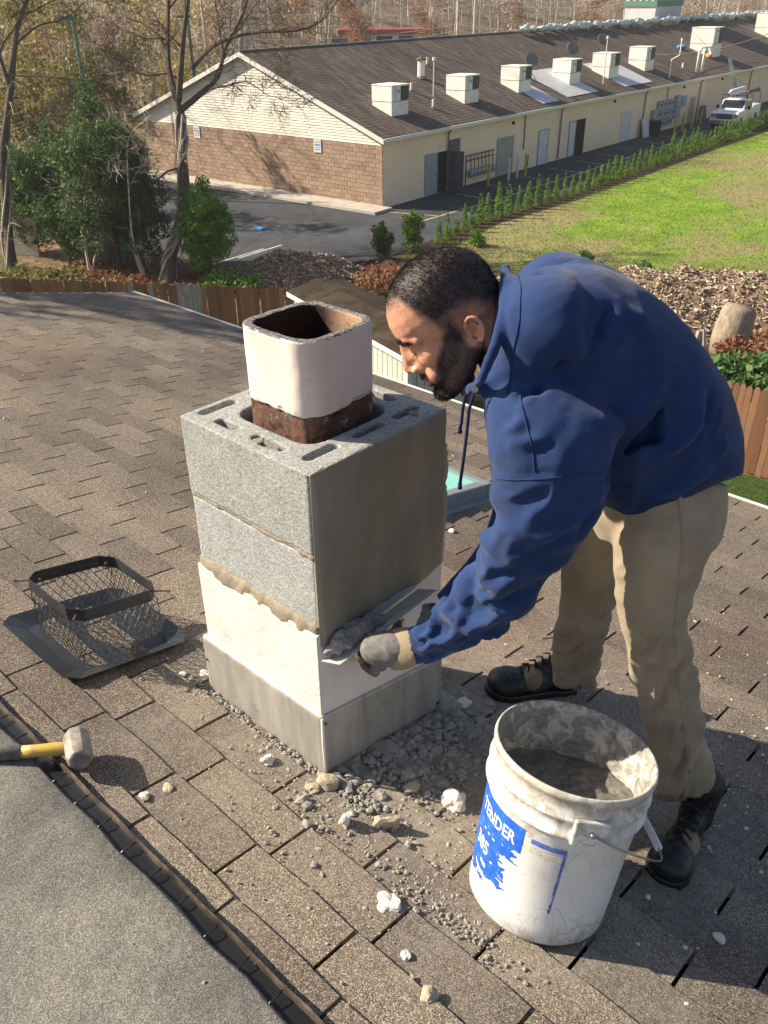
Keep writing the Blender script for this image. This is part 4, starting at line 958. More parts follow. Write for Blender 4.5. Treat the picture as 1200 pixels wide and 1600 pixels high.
# stitched seams on shoulder and sleeve
def surf(u, v, obj_):
    """first hit of the sight line with a finished surface, pushed out 1 mm"""
    mw = Vector(man.location); d_ = ray(u, v).normalized(); dg = None
    ok, loc, nrm2, idx = obj_.ray_cast(CAM-mw, d_); return (loc+mw+nrm2*.0008) if ok else None
bpy.context.view_layer.update()
def seam(name, pix, r, mat, obj_, n_=24):
    pts = []
    for i in range(len(pix)-1):
        for q in range(n_//(len(pix)-1)):
            t = q/(n_//(len(pix)-1)); p = surf(pix[i][0]*(1-t)+pix[i+1][0]*t, pix[i][1]*(1-t)+pix[i+1][1]*t, obj_)
            if p is not None and (not pts or (p-pts[-1]).length < .05): pts.append(p)
    if len(pts) > 2: b = MB(); b.tube(pts, r, 5); adopt(b.build(name, mat, None, True), man)
seam('shoulder_seam', [(812, 618), (822, 660), (832, 700), (836, 742)], .0014, M['navy_rib'], hood)
seam('sleeve_seam', [(774, 748), (810, 750), (850, 748), (900, 742), (948, 740)], .0014, M['navy_rib'], hood)
seam('hood_seam', [(793, 618), (800, 560), (812, 500), (814, 450), (806, 420)], .0014, M['navy_rib'], hood, 40)
seam('hood_edge', [(800, 412), (860, 430), (930, 470), (932, 500), (900, 555), (850, 592), (790, 622)], .0022, M['navy_rib'], hood, 48)
# pocket flap hanging open
# drawstrings hanging from the hood
for pts in ([(741, 612, 1.53), (733, 640, 1.55), (729, 680, 1.57), (724, 720, 1.585), (719, 755, 1.60)], [(727, 618, 1.60), (723, 640, 1.62), (721, 662, 1.63), (719, 668, 1.635)]):
    b = MB(); b.tube(W3(pts), .0032, 7); b.tube([W3(pts)[-1], W3(pts)[-1]-Vector((0, 0, .012))], .0042, 7); adopt(b.build('drawstring', M['cord'], None, True), man)
b = MB(); c = at_depth(742, 609, 1.528); b.tube([c, c-CF*.004+CR*.0], .006, 10); adopt(b.build('eyelet', M['wire']), man)

# ---- trousers
b = MB()
rings(b, [(1040, 742, 1.765, 92, .165), (1030, 790, 1.775, 100, .170), (1015, 830, 1.80, 98, .160), (1005, 862, 1.82, 70, .12)], 30, 4)
rings(b, [(1058, 770, 1.70, 72, .085), (1037, 830, 1.70, 75, .090), (1026, 890, 1.73, 66, .084), (1022, 950, 1.77, 54, .076), (1028, 1005, 1.80, 47, .069), (1039, 1060, 1.86, 46, .064), (1052, 1120, 1.93, 44, .060), (1060, 1175, 2.00, 44, .058), (1064, 1222, 2.06, 46, .060), (1067, 1246, 2.09, 45, .060)], 26, 4)
rings(b, [(970, 790, 1.93, 74, .085), (958, 840, 1.97, 71, .088), (935, 890, 2.04, 56, .078), (918, 940, 2.12, 41, .068), (908, 985, 2.22, 38, .063), (902, 1020, 2.31, 35, .060), (900, 1052, 2.39, 33, .058), (900, 1072, 2.44, 29, .055)], 24, 4)
pants = union(b, 'trousers', M['khaki'], .0062, 5, .5)
wr = []
for (u0, v0, u1, v1, dd, wd, am, bo) in [
    (960, 860, 1100, 800, 1.62, .014, -.008, .1), (950, 880, 1060, 900, 1.64, .014, .006, .1), (985, 970, 1080, 985, 1.72, .012, .007, .15), (985, 1000, 1080, 1010, 1.74, .010, -.008, .15), (990, 1025, 1085, 1045, 1.77, .012, .007, .12),
    (1000, 1060, 1090, 1030, 1.79, .009, -.006, .1), (1060, 900, 1075, 1000, 1.68, .010, -.005, 0), (1000, 1090, 1030, 1200, 1.88, .010, .006, .05), (1040, 1080, 1050, 1190, 1.87, .010, -.006, 0), (1070, 1070, 1100, 1180, 1.88, .010, .006, -.05),
    (1015, 1180, 1110, 1200, 1.95, .008, .008, .15), (1015, 1200, 1112, 1222, 1.97, .007, -.008, .15), (1018, 1225, 1112, 1238, 2.0, .007, .008, .1),
    (885, 900, 945, 910, 1.99, .012, .006, .1), (875, 950, 950, 960, 2.05, .010, .007, .1), (875, 968, 948, 985, 2.10, .009, -.007, .1), (868, 1005, 940, 1010, 2.2, .009, .007, .15), (866, 1025, 935, 1035, 2.26, .008, -.008, .15), (868, 1045, 930, 1055, 2.32, .008, .008, .1),
    (1060, 800, 1055, 1100, 1.66, .004, -.002, .0), (930, 830, 935, 1040, 1.96, .004, -.002, -.05)]: arc(u0, v0, u1, v1, dd, wd, am, bo)
wrinkles(pants, wr, .0022, 4, [(W3([(1058, 770, 1.70), (1040, 830, 1.70), (1026, 950, 1.77), (1040, 1060, 1.86), (1061, 1175, 2.00), (1066, 1248, 2.09)]), .11, 15, ([0, .3, .5, .7, .85, 1], [.004, .009, .014, .010, .017, .016])),
   (W3([(970, 790, 1.93), (938, 890, 2.04), (909, 985, 2.22), (900, 1072, 2.44)]), .10, 15, ([0, .4, .7, 1], [.005, .011, .014, .016]))]); adopt(pants, man)
bpy.context.view_layer.update()
seam('side_seam', [(1062, 800), (1066, 850), (1060, 920), (1052, 990), (1060, 1080), (1070, 1150), (1078, 1220)], .0013, M['khaki'], pants, 42)
seam('belt_loop', [(1062, 772), (1064, 800)], .0045, M['khaki'], pants, 6)

# ---- boots
def boot(heel, toe, lean):
    x_ = toe-heel; x_ = (x_-RN*x_.dot(RN)).normalized(); y_ = RN.cross(x_); sc_ = (toe-heel).length/.305
    def Q(a, b_, c): return heel+(x_*a+y_*b_+RN*c)*sc_
    ax_ = (x_, y_, RN); B = MB()
    def e(c, r, n=18): ell(B, Q(*c), [q*sc_ for q in r], ax_, n)
    e((.240, 0, .050), (.062, .057, .043)); e((.165, 0, .056), (.090, .044, .046)); e((.045, 0, .060), (.048, .038, .048)); e((.105, 0, .085), (.062, .037, .042))
    caps(B, [Q(.052, 0, .07), Q(.050, 0, .12), heel+(x_*.05+RN*.14)*sc_+lean*.05], [.047*sc_, .046*sc_, .052*sc_], 18)
    o = union(B, 'boot', M['boot'], .0042, 4)
    B = MB(); e((.256, 0, .046), (.052, .0595, .043), 20); o2 = union(B, 'toe_cap', M['boot_rubber'], .0042, 3)
    out = [(0.0, .0), (.012, .028), (.05, .038), (.11, .037), (.18, .050), (.215, .058), (.25, .060), (.285, .048), (.303, .028), (.311, .0)]
    poly = [Q(a, b_, .004) for a, b_ in out]+[Q(a, -b_, .004) for a, b_ in out[-2:0:-1]]
    B = MB(); B.prism(poly, RN, .026*sc_); o3 = B.build('sole', M['boot_rubber']); fix_normals(o3.data); bevel(o3, .004, 2)
    B = MB()
    for i in range(7):
        t = i/6; a = .215-.125*t; z_ = .088+.075*t; wdt = .024; zz = z_+.004
        B.tube([Q(a, -wdt, zz-.010), Q(a-.006, 0, zz+.004), Q(a-.012, wdt, zz-.010)], .0028, 6); B.tube([Q(a-.012, -wdt, zz-.008), Q(a-.006, 0, zz+.006), Q(a, wdt, zz-.008)], .0028, 6)
    B.tube([Q(.085, .0, .170), Q(.10, .03, .185), Q(.12, .045, .170), Q(.11, .03, .155), Q(.09, 0, .168)], .0026, 6); B.tube([Q(.085, .0, .170), Q(.10, -.03, .185), Q(.13, -.05, .168)], .0026, 6)
    o4 = B.build('bootlace', M['cord_black'], None, True)
    B = MB(); e((.175, .012, .066), (.042, .038, .040), 16); o5 = union(B, 'tongue', M['boot_tan'], .0042, 2)
    for q in (o, o2, o3, o4, o5): adopt(q, man)
M['cord_black'] = simple('black_lace', (.012, .012, .013), .8, .3, 100)
boot(on_roof(1084, 1292), on_roof(1030, 1386), Vector((0, 0, 1)))
boot(on_roof(899, 1082), on_roof(760, 1086), Vector((0, 0, 1)))

# ---- hands in work gloves and the trowel they hold
tA, tB, tC, tD = Vector((.010, -.004, .372)), Vector((.060, .006, .384)), Vector((.085, .318, .434)), Vector((.010, .335, .392))
trow = empty('trowel', (.04, .16, .39), 'steel plasterer trowel pressing wet mortar against the chimney face', 'trowel'); kp = sub(trow)
k = N('trowel_steel', .38, .5); k.metal(.15); k.col(k.mix(k.ramp(k.noise(40, 7, .8), [(.45, 0), (.62, .9)]), (.58, .58, .56), (.44, .40, .31))); M['trowel'] = k.m
M['wood_handle'] = simple('wood_handle', (.25, .15, .07), .6, .3, 40, .2)
up = (tB-tA).cross(tD-tA).normalized(); up = up if up.z > 0 else -up
b = MB(); b.prism([tA, tB, tC, tD], -up, .0016); kp(b, 'blade', M['trowel'])
cen = (tA+tB+tC+tD)/4; ya = ((tC-tB)).normalized()
b = MB(); b.obox(cen-up*.007, ya*.11, (tB-tA).normalized()*.008, up*.005); kp(b, 'back_rib', M['trowel'])
hcn = cen-up*.045+ya*-.02
b = MB(); b.tube([hcn-ya*.065, hcn-ya*.05, hcn, hcn+ya*.05, hcn+ya*.062], [.010, .0145, .0165, .0145, .010], 12); kp(b, 'handle', M['wood_handle'], True)
b = MB(); b.tube([cen-up*.008+ya*.055, cen-up*.03+ya*.07, hcn+ya*.058], .005, 8); b.tube([cen-up*.008-ya*.085, cen-up*.03-ya*.09, hcn-ya*.058], .005, 8); kp(b, 'tang', M['trowel'], True)
# load of mortar between blade and wall
B = MB()
rr = random.Random(9)
for i in range(30):
    t = i/29; y_ = .010+.155*t; r = .012+.014*sin(pi*min(1, t*1.0+.05)); x_ = .016+.014*t
    zb = .374+.05*t*.35
    ell(B, (x_+rr.uniform(-.004, .012), y_, zb+.012+r*.5+rr.uniform(-.004, .008)), (r*rr.uniform(.8, 1.1), r*.8, r*rr.uniform(.7, 1.05)), None, 10)
mo = union(B, 'mortar_load', M['grey_chip'], .0032, 1); roughen(mo, .009, 50, 3, 3); roughen(mo, .002, 200, 6, 2)
props(mo, 'heap of wet grey mortar carried on the trowel blade', 'mortar')
def glove(wr_, kn, thumb, fingers, name='glove'):
    B = MB(); a = (kn-wr_).normalized()
    caps(B, [wr_, wr_.lerp(kn, .45), kn], [.034, .043, .040], 16)
    side = a.cross(CF).normalized()
    for pts, r in fingers+[thumb]: caps(B, pts, r, 10)
    o = union(B, name, M['glove'], .0030, 3); roughen(o, .0018, 40, 2, 3); adopt(o, man); return o
wrp = at_depth(638, 1012, 1.90); knp = at_depth(590, 1014, 1.93)
fing = []
# four fingers of unequal length start at the knuckles and close upward round the handle
for i, (t, ln) in enumerate(((-.045, .92), (-.022, 1.0), (.002, .97), (.026, .82))):
    k0 = hcn+ya*t+(-up*.036)+Vector((.022, 0, -.002))
    k1 = hcn+ya*(t+.002)-up*.036*1.0+Vector((-.012, 0, -.004))*ln
    k2 = hcn+ya*(t+.003)+Vector((-.030, 0, -.006))*ln
    k3 = hcn+ya*(t+.003)+up*.016*ln+Vector((-.022, 0, .010))
    fing.append(([knp.lerp(k0, .55), k0, k1, k2, k3], [.0135, .0125, .0115, .0105, .0092]))
th = ([wrp.lerp(knp, .35)+Vector((.0, 0, .018)), hcn+Vector((.034, .02, .020)), hcn+ya*.035+Vector((.022, 0, .028)), hcn+ya*.055+Vector((.008, 0, .030))], [.017, .0145, .0130, .011])
glove(wrp, knp, th, fing)
b = MB(); rings(b, [(645, 1010, 1.893, 31, .038), (630, 1013, 1.905, 33, .040), (612, 1016, 1.92, 32, .040), (606, 1017, 1.925, 29, .038)], 24, 3); o = union(b, 'glove_cuff', M['glove_cuff'], .0045, 2); adopt(o, man)
# far hand steadies the blade end, mostly hidden behind the near forearm
w2, k2_ = at_depth(702, 966, 1.965), at_depth(676, 982, 1.965)
ff = []
for i in range(4):
    s0 = k2_+Vector((0, 0, -.018+.013*i))+ya*(.006*i); ff.append(([k2_.lerp(s0, .5), s0+Vector((-.030, -.006, 0)), s0+Vector((-.046, .012, -.004)), s0+Vector((-.040, .030, -.006))], [.011, .0105, .0098, .0085]))
glove(w2, k2_, ([w2.lerp(k2_, .4)+Vector((0, 0, .02)), k2_+Vector((-.01, .0, .036)), k2_+Vector((-.03, .01, .038))], [.014, .0125, .0105]), ff)

ONES = ['', 'first', 'second', 'third', 'fourth', 'fifth', 'sixth', 'seventh', 'eighth', 'ninth', 'tenth', 'eleventh', 'twelfth', 'thirteenth', 'fourteenth', 'fifteenth', 'sixteenth', 'seventeenth', 'eighteenth', 'nineteenth']
def ordinal(n):
    if n < 20: return ONES[n]
    t = {2: 'twent', 3: 'thirt', 4: 'fort', 5: 'fift', 6: 'sixt'}[n//10]; return t+'ieth' if n % 10 == 0 else t+'y-'+ONES[n % 10]
HAZE = .00045
# ================================================================== GROUND
def foliage(name, c0, c1, c2, trans=.25):
    k = N(name, .6, .3); k.col(k.mix(.5, k.ramp(k.rnd(), [(0, c0), (.5, c1), (1, c2)]), k.ramp(k.noise(1.6, 4), [(.35, c0), (.65, c2)])))
    tr_ = k.t.nodes.new('ShaderNodeBsdfTranslucent'); mx_ = k.t.nodes.new('ShaderNodeMixShader'); mx_.inputs[0].default_value = .4
    k.t.links.new(k.b.inputs['Base Color'].links[0].from_socket, tr_.inputs[0]); k.t.links.new(k.b.outputs[0], mx_.inputs[1]); k.t.links.new(tr_.outputs[0], mx_.inputs[2]); k.t.links.new(mx_.outputs[0], k.t.nodes['Material Output'].inputs[0])
    return k.m
def ground_sheet(name, poly, lift, mat, kind='structure'):
    b = MB(); b.add([(p.x, p.y, GZ+lift) for p in poly], [tuple(range(len(poly)))]); o = b.build(name, mat); fix_normals(o.data)
    if o.data.polygons[0].normal.z < 0: o.data.flip_normals()
    return props(o, kind=kind)
k = N('leaf_litter', .95, .15); f = k.noise(3.5, 9, .75)
c = k.ramp(f, [(.32, (.06, .046, .03)), (.46, (.16, .10, .06)), (.56, (.27, .18, .115)), (.68, (.40, .32, .24))])
c = k.mix(k.ramp(k.noise(.35, 5, .6), [(.46, 0), (.6, .85)]), c, k.ramp(k.noise(8, 6, .7), [(.3, (.035, .055, .015)), (.7, (.10, .115, .04))]))
k.col(c); k.bump(f, .8, .15); M['litter'] = k.m
k = N('asphalt', .9, .25)
c = k.ramp(k.noise(.5, 7, .65), [(.3, (.030, .034, .042)), (.5, (.046, .052, .062)), (.7, (.070, .076, .086))])
c = k.mix(k.ramp(k.voro(.16, k.map(scale=(1, 1, 1)), 'DISTANCE_TO_EDGE'), [(0, .8), (.008, 0)]), c, (.015, .016, .018))
c = k.mix(k.ramp(k.noise(5, 8, .75), [(.58, 0), (.66, .4)]), c, (.12, .11, .10))
k.col(c); k.bump(k.noise(30, 4), .3, .01); M['asphalt'] = k.m
k = N('lawn', .9, .15); f = k.noise(14, 8, .8)
c = k.ramp(k.noise(.9, 8, .72), [(.30, (.09, .17, .016)), (.48, (.18, .31, .026)), (.62, (.28, .39, .045)), (.78, (.38, .40, .09))])
tanp = k.ramp(k.math('ADD', k.noise(.16, 6, .62, k.map(scale=(1, .45, 1), loc=(3, 1.5, 0))), k.math('MULTIPLY', k.noise(3, 6, .75), .18)), [(.56, 0), (.66, .85)])
c = k.mix(tanp, c, k.ramp(f, [(.3, (.26, .19, .10)), (.7, (.42, .34, .20))]))
c = k.mix(.45, c, k.mix(1, c, k.ramp(f, [(.3, .35), (.5, 1.), (.72, 1.7)]), 'MULTIPLY'))
k.col(c); k.bump(f, .9, .12); M['lawn'] = k.m
k = N('yard_grass', .9, .15); f = k.noise(9, 8, .75); k.col(k.ramp(f, [(.3, (.018, .032, .008)), (.5, (.045, .085, .018)), (.7, (.10, .14, .04))])); k.bump(f, .9, .1); M['yard'] = k.m
k = N('bark_mulch', .95, .1); f = k.noise(6, 9, .8); k.col(k.ramp(f, [(.3, (.022, .016, .013)), (.55, (.07, .045, .035)), (.72, (.14, .10, .075))])); k.bump(f, .9, .12); M['mulch'] = k.m
k = N('chip_pile', .95, .15); f = k.noise(5, 10, .8); v = k.voro(9)
c = k.ramp(f, [(.34, (.10, .065, .042)), (.48, (.26, .18, .125)), (.58, (.42, .32, .23)), (.7, (.60, .50, .39))]); k.col(c); k.bump(f, 1, .18); k.bump(v, .6, .08); M['chips'] = k.m
M['concrete'] = simple('pale_concrete', (.40, .37, .33), .9, .18, 3, .3, 20)
M['line_white'] = simple('worn_white_line', (.42, .42, .40), .8, .3, 4); M['line_yellow'] = simple('worn_yellow_line', (.40, .33, .14), .8, .3, 4)
b = MB(); nx = 60
def hill(x, y):
    s_ = (x+28.2)*(-.997)+(y-30.6)*(-.0726); r_ = max(0., s_-75)
    return GZ-.02+min(60, (r_*.22))+(.5*sin(x*.05)+.5*cos(y*.043))*min(1, r_/40)
gx = np.concatenate([np.linspace(-1500, -140, 14), np.linspace(-130, 60, 39), np.linspace(80, 1200, 8)]); gy = np.concatenate([np.linspace(-900, -60, 8), np.linspace(-50, 220, 50), np.linspace(240, 1600, 12)])
b.add([(x, y, hill(x, y)) for y in gy for x in gx], [(j*len(gx)+i, j*len(gx)+i+1, (j+1)*len(gx)+i+1, (j+1)*len(gx)+i) for j in range(len(gy)-1) for i in range(len(gx)-1)])
props(b.build('ground', M['litter'], None, True), kind='structure')
BC = Vector((-28.17, 30.63, GZ)); phi = -.0727; BL_ = Vector((sin(phi), cos(phi), 0)); BW = Vector((-cos(phi), sin(phi), 0))
def BP(s_, w_, h=0.): return BC+BL_*s_+BW*w_+Vector((0, 0, h))
hl = [on_z(662, 392), on_z(760, 345), on_z(880, 310), on_z(1000, 268), on_z(1100, 232), on_z(1195, 200)]
hdir = (hl[-1]-hl[1]).normalized(); hn = Vector((hdir.y, -hdir.x, 0))
hfar = hl[-1]+hdir*45
lot = [BP(-1, .3), BP(-1, -.2), BP(110, .3), hfar-hn*.6]+[p-hn*.55 for p in hl[::-1]]+[on_z(590, 408), on_z(520, 425), on_z(370, 448), on_z(265, 430), on_z(150, 395), on_z(60, 345), BP(-14, 40), BP(-1.2, 40)]
lot = [BP(110, .3), hfar-hn*.6]+[p-hn*.55 for p in hl[::-1]]+[on_z(590, 408), on_z(520, 425), on_z(370, 448), on_z(265, 432), on_z(150, 400), on_z(60, 365), BP(-16, 45), BP(0, 45), BP(0, .3)]
ground_sheet('asphalt_lot', lot, .004, M['asphalt'])
lawn = [p+hn*.45 for p in hl]+[hfar+hn*.5, hfar+hn*60, on_z(2300, 470), on_z(1200, 474), on_z(1100, 462), on_z(1000, 452), on_z(900, 440), on_z(790, 425), on_z(690, 415)]
o = ground_sheet('lawn', lawn, .008, M['lawn'])
ground_sheet('planting_bed', [p-hn*.5 for p in hl]+[hfar-hn*.5, hfar+hn*.8]+[p+hn*.8 for p in hl[::-1]], .012, M['mulch'])
ground_sheet('yard_grass', [Vector((-30, 6, 0)), Vector((-9.5, 16.05, 0)), Vector((12, 16.05, 0)), Vector((14, -12, 0)), Vector((-14, -12, 0))], .006, M['yard'])
# grass blades thrown over the lawn so that its surface has depth
rr = random.Random(4); b = MB()
gx0, gx1, gy0, gy1 = -26, -2, 22, 62
import itertools
tri = 0
while tri < 26000:
    x_, y_ = rr.uniform(-27, -4), 24+(rr.random()**1.5)*45
    p = Vector((x_, y_, GZ)); q = (p-hl[1]).dot(hn)
    if q < .9 or not inframe(p, 20): continue
    if (p-CAM).dot(Vector((sin(YAW), cos(YAW), 0))) < 33 and rr.random() < .3: pass
    h_ = rr.uniform(.04, .11); a_ = rr.random()*6.3; w_ = .02
    b.add([(x_-cos(a_)*w_, y_-sin(a_)*w_, GZ+.006), (x_+cos(a_)*w_, y_+sin(a_)*w_, GZ+.006), (x_+rr.uniform(-.05, .05), y_+rr.uniform(-.05, .05), GZ+h_)], [(0, 1, 2)]); tri += 1
M['blade'] = foliage('grass_blades', (.09, .18, .02), (.17, .29, .04), (.34, .34, .10)); props(b.build('grass_tufts', M['blade']), 'short green and yellowing grass of the big lawn', 'grass', None, 'stuff')
# sidewalk, parking lines
b = MB(); b.v = []; b.add([BP(-1.35, -.6), BP(-1.35, 17.5), BP(-.02, 17.5), BP(-.02, -.6), BP(-1.35, -.6, .13), BP(-1.35, 17.5, .13), BP(-.02, 17.5, .13), BP(-.02, -.6, .13)], [(0,3,2,1),(4,5,6,7),(0,1,5,4),(1,2,6,5),(2,3,7,6),(3,0,4,7)])
o = b.build('sidewalk', M['concrete']); fix_normals(o.data); props(o, kind='structure')
def stripe(p, q, wd, mat):
    d = (q-p).normalized(); n_ = Vector((-d.y, d.x, 0))*wd/2; b = MB(); z_ = Vector((0, 0, .010)); b.add([p-n_+z_, p+n_+z_, q+n_+z_, q-n_+z_], [(0, 1, 2, 3)]); o = b.build('parking_line', M[mat]); fix_normals(o.data)
    if o.data.polygons[0].normal.z < 0: o.data.flip_normals()
    props(o, kind='structure')
for (a_, c_, m_) in (((290, 426), (412, 389), 'line_white'), ((415, 423), (480, 401), 'line_white'), ((372, 404), (440, 383), 'line_white'), ((655, 347), (790, 308), 'line_yellow'), ((790, 308), (970, 250), 'line_yellow'), ((970, 250), (1099, 208), 'line_yellow'), ((600, 331), (690, 338), 'line_yellow')):
    stripe(on_z(*a_), on_z(*c_), .11, m_)
for s_ in (5.0, 8.1, 11.2, 14.4, 17.6, 20.8, 24, 27.3, 30.5, 33.8, 37, 40): stripe(BP(s_, -.9), BP(s_-.3, -3.6), .11, 'line_yellow')
# ================================================================== AIR
b = MB(); b.box((-1490, -890, GZ-1.2), (1190, 1590, 75)); hz_ = b.build('haze', None); fix_normals(hz_.data)
hm = bpy.data.materials.new('haze'); hm.use_nodes = True; hn_ = hm.node_tree.nodes; hn_.remove(hn_['Principled BSDF']); pv = hn_.new('ShaderNodeVolumePrincipled')
pv.inputs['Color'].default_value = (.93, .92, .90, 1); pv.inputs['Density'].default_value = HAZE; pv.inputs['Anisotropy'].default_value = .2
hm.node_tree.links.new(pv.outputs[0], hn_['Material Output'].inputs['Volume']); hz_.data.materials.clear(); hz_.data.materials.append(hm); props(hz_, 'thin autumn haze filling the valley', 'haze', None, 'stuff')
# ================================================================== LONG BUILDING
ldg = empty('commercial_building', BC, 'long single storey cream building with brick gable and brown shingle roof', 'building')
def lpart(mb, name, mat, sm=False, par=None):
    mb.v = [tuple(Vector(p)-BC) for p in mb.v]; o = mb.build(name, mat, par or ldg, sm); fix_normals(o.data); return o
def lbox(mb, s0, s1, w0, w1, h0, h1):
    P = [BP(s_, w_, h) for h in (h0, h1) for s_, w_ in ((s0, w0), (s0, w1), (s1, w1), (s1, w0))]
    mb.add(P, [(0,3,2,1),(4,5,6,7),(0,1,5,4),(1,2,6,5),(2,3,7,6),(3,0,4,7)]); return mb
k = N('cream_paint', .85, .2); c = k.ramp(k.noise(.45, 7, .65), [(.3, (.78, .60, .41)), (.6, (.86, .67, .47)), (.75, (.88, .71, .52))])
c = k.mix(k.ramp(k.noise(2.4, 7, .75, k.map(scale=(1, 1, .3))), [(.55, 0), (.72, .35)]), c, (.58, .47, .33)); k.col(c); k.bump(k.noise(3, 4), .15, .03); M['cream'] = k.m
k = N('brown_block', .9, .2); c = k.ramp(k.rnd(), [(0, (.23, .155, .11)), (.5, (.31, .22, .16)), (1, (.37, .275, .205))]); k.col(k.mix(.4, c, k.ramp(k.noise(2, 6), [(.3, (.22, .15, .11)), (.7, (.36, .26, .19))]))); k.bump(k.noise(20, 5), .4, .02); M['brick'] = k.m
M['joint'] = simple('pale_joint', (.40, .33, .26), .9, .1)
k = N('gable_siding', .7, .3); k.col(k.ramp(k.noise(.8, 5), [(.3, (.62, .58, .50)), (.7, (.72, .68, .60))])); M['siding'] = k.m
k = N('weathered_roof', .95, .2); sx = k.xyz()
c = k.ramp(k.noise(2.2, 8, .7, k.map(scale=(.35, 1.4, .35))), [(.3, (.052, .041, .036)), (.5, (.105, .083, .070)), (.7, (.185, .148, .125))])
c = k.mix(.5, c, k.mix(1, c, k.ramp(k.noise(14, 6, .8), [(.35, .4), (.6, 1.5)]), 'MULTIPLY')); c = k.mix(k.ramp(k.noise(3, 7, .8), [(.63, 0), (.70, .35)]), c, (.24, .20, .16))
k.col(c); k.bump(k.noise(9, 6, .7), .6, .05); M['roof2'] = k.m
M['trim'] = simple('white_trim', (.66, .64, .58), .6, .08); M['grey_door'] = simple('grey_door', (.30, .31, .33), .6, .1, 3); M['dark_door'] = simple('slate_door', (.075, .085, .105), .5, .15, 3)
M['white_door'] = simple('white_door', (.56, .56, .58), .6, .1, 3); M['tan_door'] = simple('tan_door', (.36, .32, .26), .7, .1, 3); M['void'] = simple('dark_interior', (.01, .01, .011), .9)
M['pipe'] = simple('grey_pipe', (.16, .155, .15), .6, .2, 10); M['rust_pipe'] = simple('rusty_pipe', (.13, .07, .045), .8, .3, 10); M['meter'] = simple('meter_grey', (.28, .32, .35), .5, .15, 6, 0, 60, .4)
M['hvac'] = simple('hvac_beige', (.74, .71, .65), .6, .12, 2, .1, 20); M['grille'] = simple('hvac_grille', (.035, .037, .042), .6, .3, 20, .3, 60); M['yellow_paint'] = simple('yellow_paint', (.50, .38, .07), .6, .2, 5)
M['blue_plastic'] = simple('blue_plastic', (.03, .22, .55), .5, .2, 5); M['orange'] = simple('orange_plastic', (.55, .17, .03), .5, .2, 5)
HE, HR, WR = 3.23, 6.45, 8.85; LEN = 105
tanb = (HR-HE)/WR
b = MB(); lbox(b, 0, LEN, .0, .25, 0, HE-.02); lpart(b, 'side_wall', M['cream'])
b = MB(); lbox(b, .06, .25, .02, 17.6, 0, 2.84); lpart(b, 'gable_backing', M['joint'])
# block courses of the gable: real blocks with recessed joints
b = MB(); rr = random.Random(2); row = 0; h = .02
while h < 2.8:
    w_ = 0. if row % 2 else -.2
    while w_ < 17.6:
        a0, a1 = max(.0, w_+.008), min(w_+.392, 17.6)
        if a1-a0 > .05: lbox(b, -.012+rr.uniform(-.006, .004), .07, a0, a1, h+.008, min(h+.195, 2.82))
        w_ += .4
    h += .2; row += 1
o = lpart(b, 'brown_block', M['brick']); o['kind'] = 'stuff'
# gable siding boards, lapped
b = MB(); h = 2.82; i = 0
b.prism([BP(.03, 0.0, 2.82), BP(.03, 17.65, 2.82), BP(.03, 17.65, 3.2), BP(.03, WR, HR-.05), BP(.03, .0, 3.2)], BL_, .1); lpart(b, 'gable_sheathing', M['siding'])
b = MB()
while h < HR-.2:
    w0 = max(0.02, (h+.11-HE)/tanb) if h+.11 > HE else .02; w1 = 17.62-(w0-.02)
    b.add([BP(-.028, w0, h), BP(-.028, w1, h), BP(.0, w1, h+.125), BP(.0, w0, h+.125), BP(.03, w0, h), BP(.03, w1, h), BP(.03, w1, h+.125), BP(.03, w0, h+.125)], [(0,1,2,3),(7,6,5,4),(0,4,5,1),(3,2,6,7),(0,3,7,4),(1,5,6,2)])
    h += .125
o = lpart(b, 'siding_board', M['siding']); o['kind'] = 'stuff'
def roofsheet(w0, h0, w1, h1, th, s0, s1, name, mat, n=70):
    b = MB(); V = []
    for i in range(n+1):
        s_ = s0+(s1-s0)*i/n
        for (w_, h) in ((w0, h0), (w1, h1), (w1, h1-th), (w0, h0-th)): V.append(BP(s_, w_, h+.015*sin(s_*.8+w_)))
    b.add(V, [(i*4+k_, i*4+(k_+1) % 4, (i+1)*4+(k_+1) % 4, (i+1)*4+k_) for i in range(n) for k_ in range(4)]+[(3, 2, 1, 0), tuple(n*4+q for q in range(4))]); return lpart(b, name, mat)
roofsheet(-.35, HE-.35*tanb+.08, WR, HR+.08, .09, -.30, LEN, 'roof', M['roof2'])
roofsheet(WR+.002, HR+.078, 18.05, HE-.35*tanb+.08, .09, -.30, LEN, 'rear_roof', M['roof2'])
# shingle courses standing proud on the near slope
b = MB(); w_ = -.30; i = 0
while w_ < WR-.1:
    h = HE+w_*tanb+.083
    lbox_ = [BP(s_, q, hh) for (q, hh) in ((w_, h+.006), (w_+.22, h+.22*tanb+.004)) for s_ in (-.29, LEN)]
    b.add(lbox_+[BP(-.29, w_, h-.004), BP(LEN, w_, h-.004)], [(0, 1, 3, 2), (4, 5, 1, 0)]); w_ += .25
o = lpart(b, 'shingle_course', M['roof2']); o['kind'] = 'stuff'
b = MB(); lbox(b, -.3, LEN, -.42, -.355, HE-.22, HE-.06); lpart(b, 'gutter', M['trim'])
for w0, h0, w1, h1 in ((-.37, HE-.37*tanb, WR, HR), (WR+.002, HR, 18.05, HE-.37*tanb)):
    b = MB(); b.add([BP(-.36, w0, h0-.16), BP(-.36, w1, h1-.16), BP(-.36, w1, h1+.05), BP(-.36, w0, h0+.05), BP(-.305, w0, h0-.16), BP(-.305, w1, h1-.16), BP(-.305, w1, h1+.05), BP(-.305, w0, h0+.05)], [(0,3,2,1),(4,5,6,7),(0,1,5,4),(1,2,6,5),(2,3,7,6),(3,0,4,7)]); lpart(b, 'rake_trim', M['trim'])
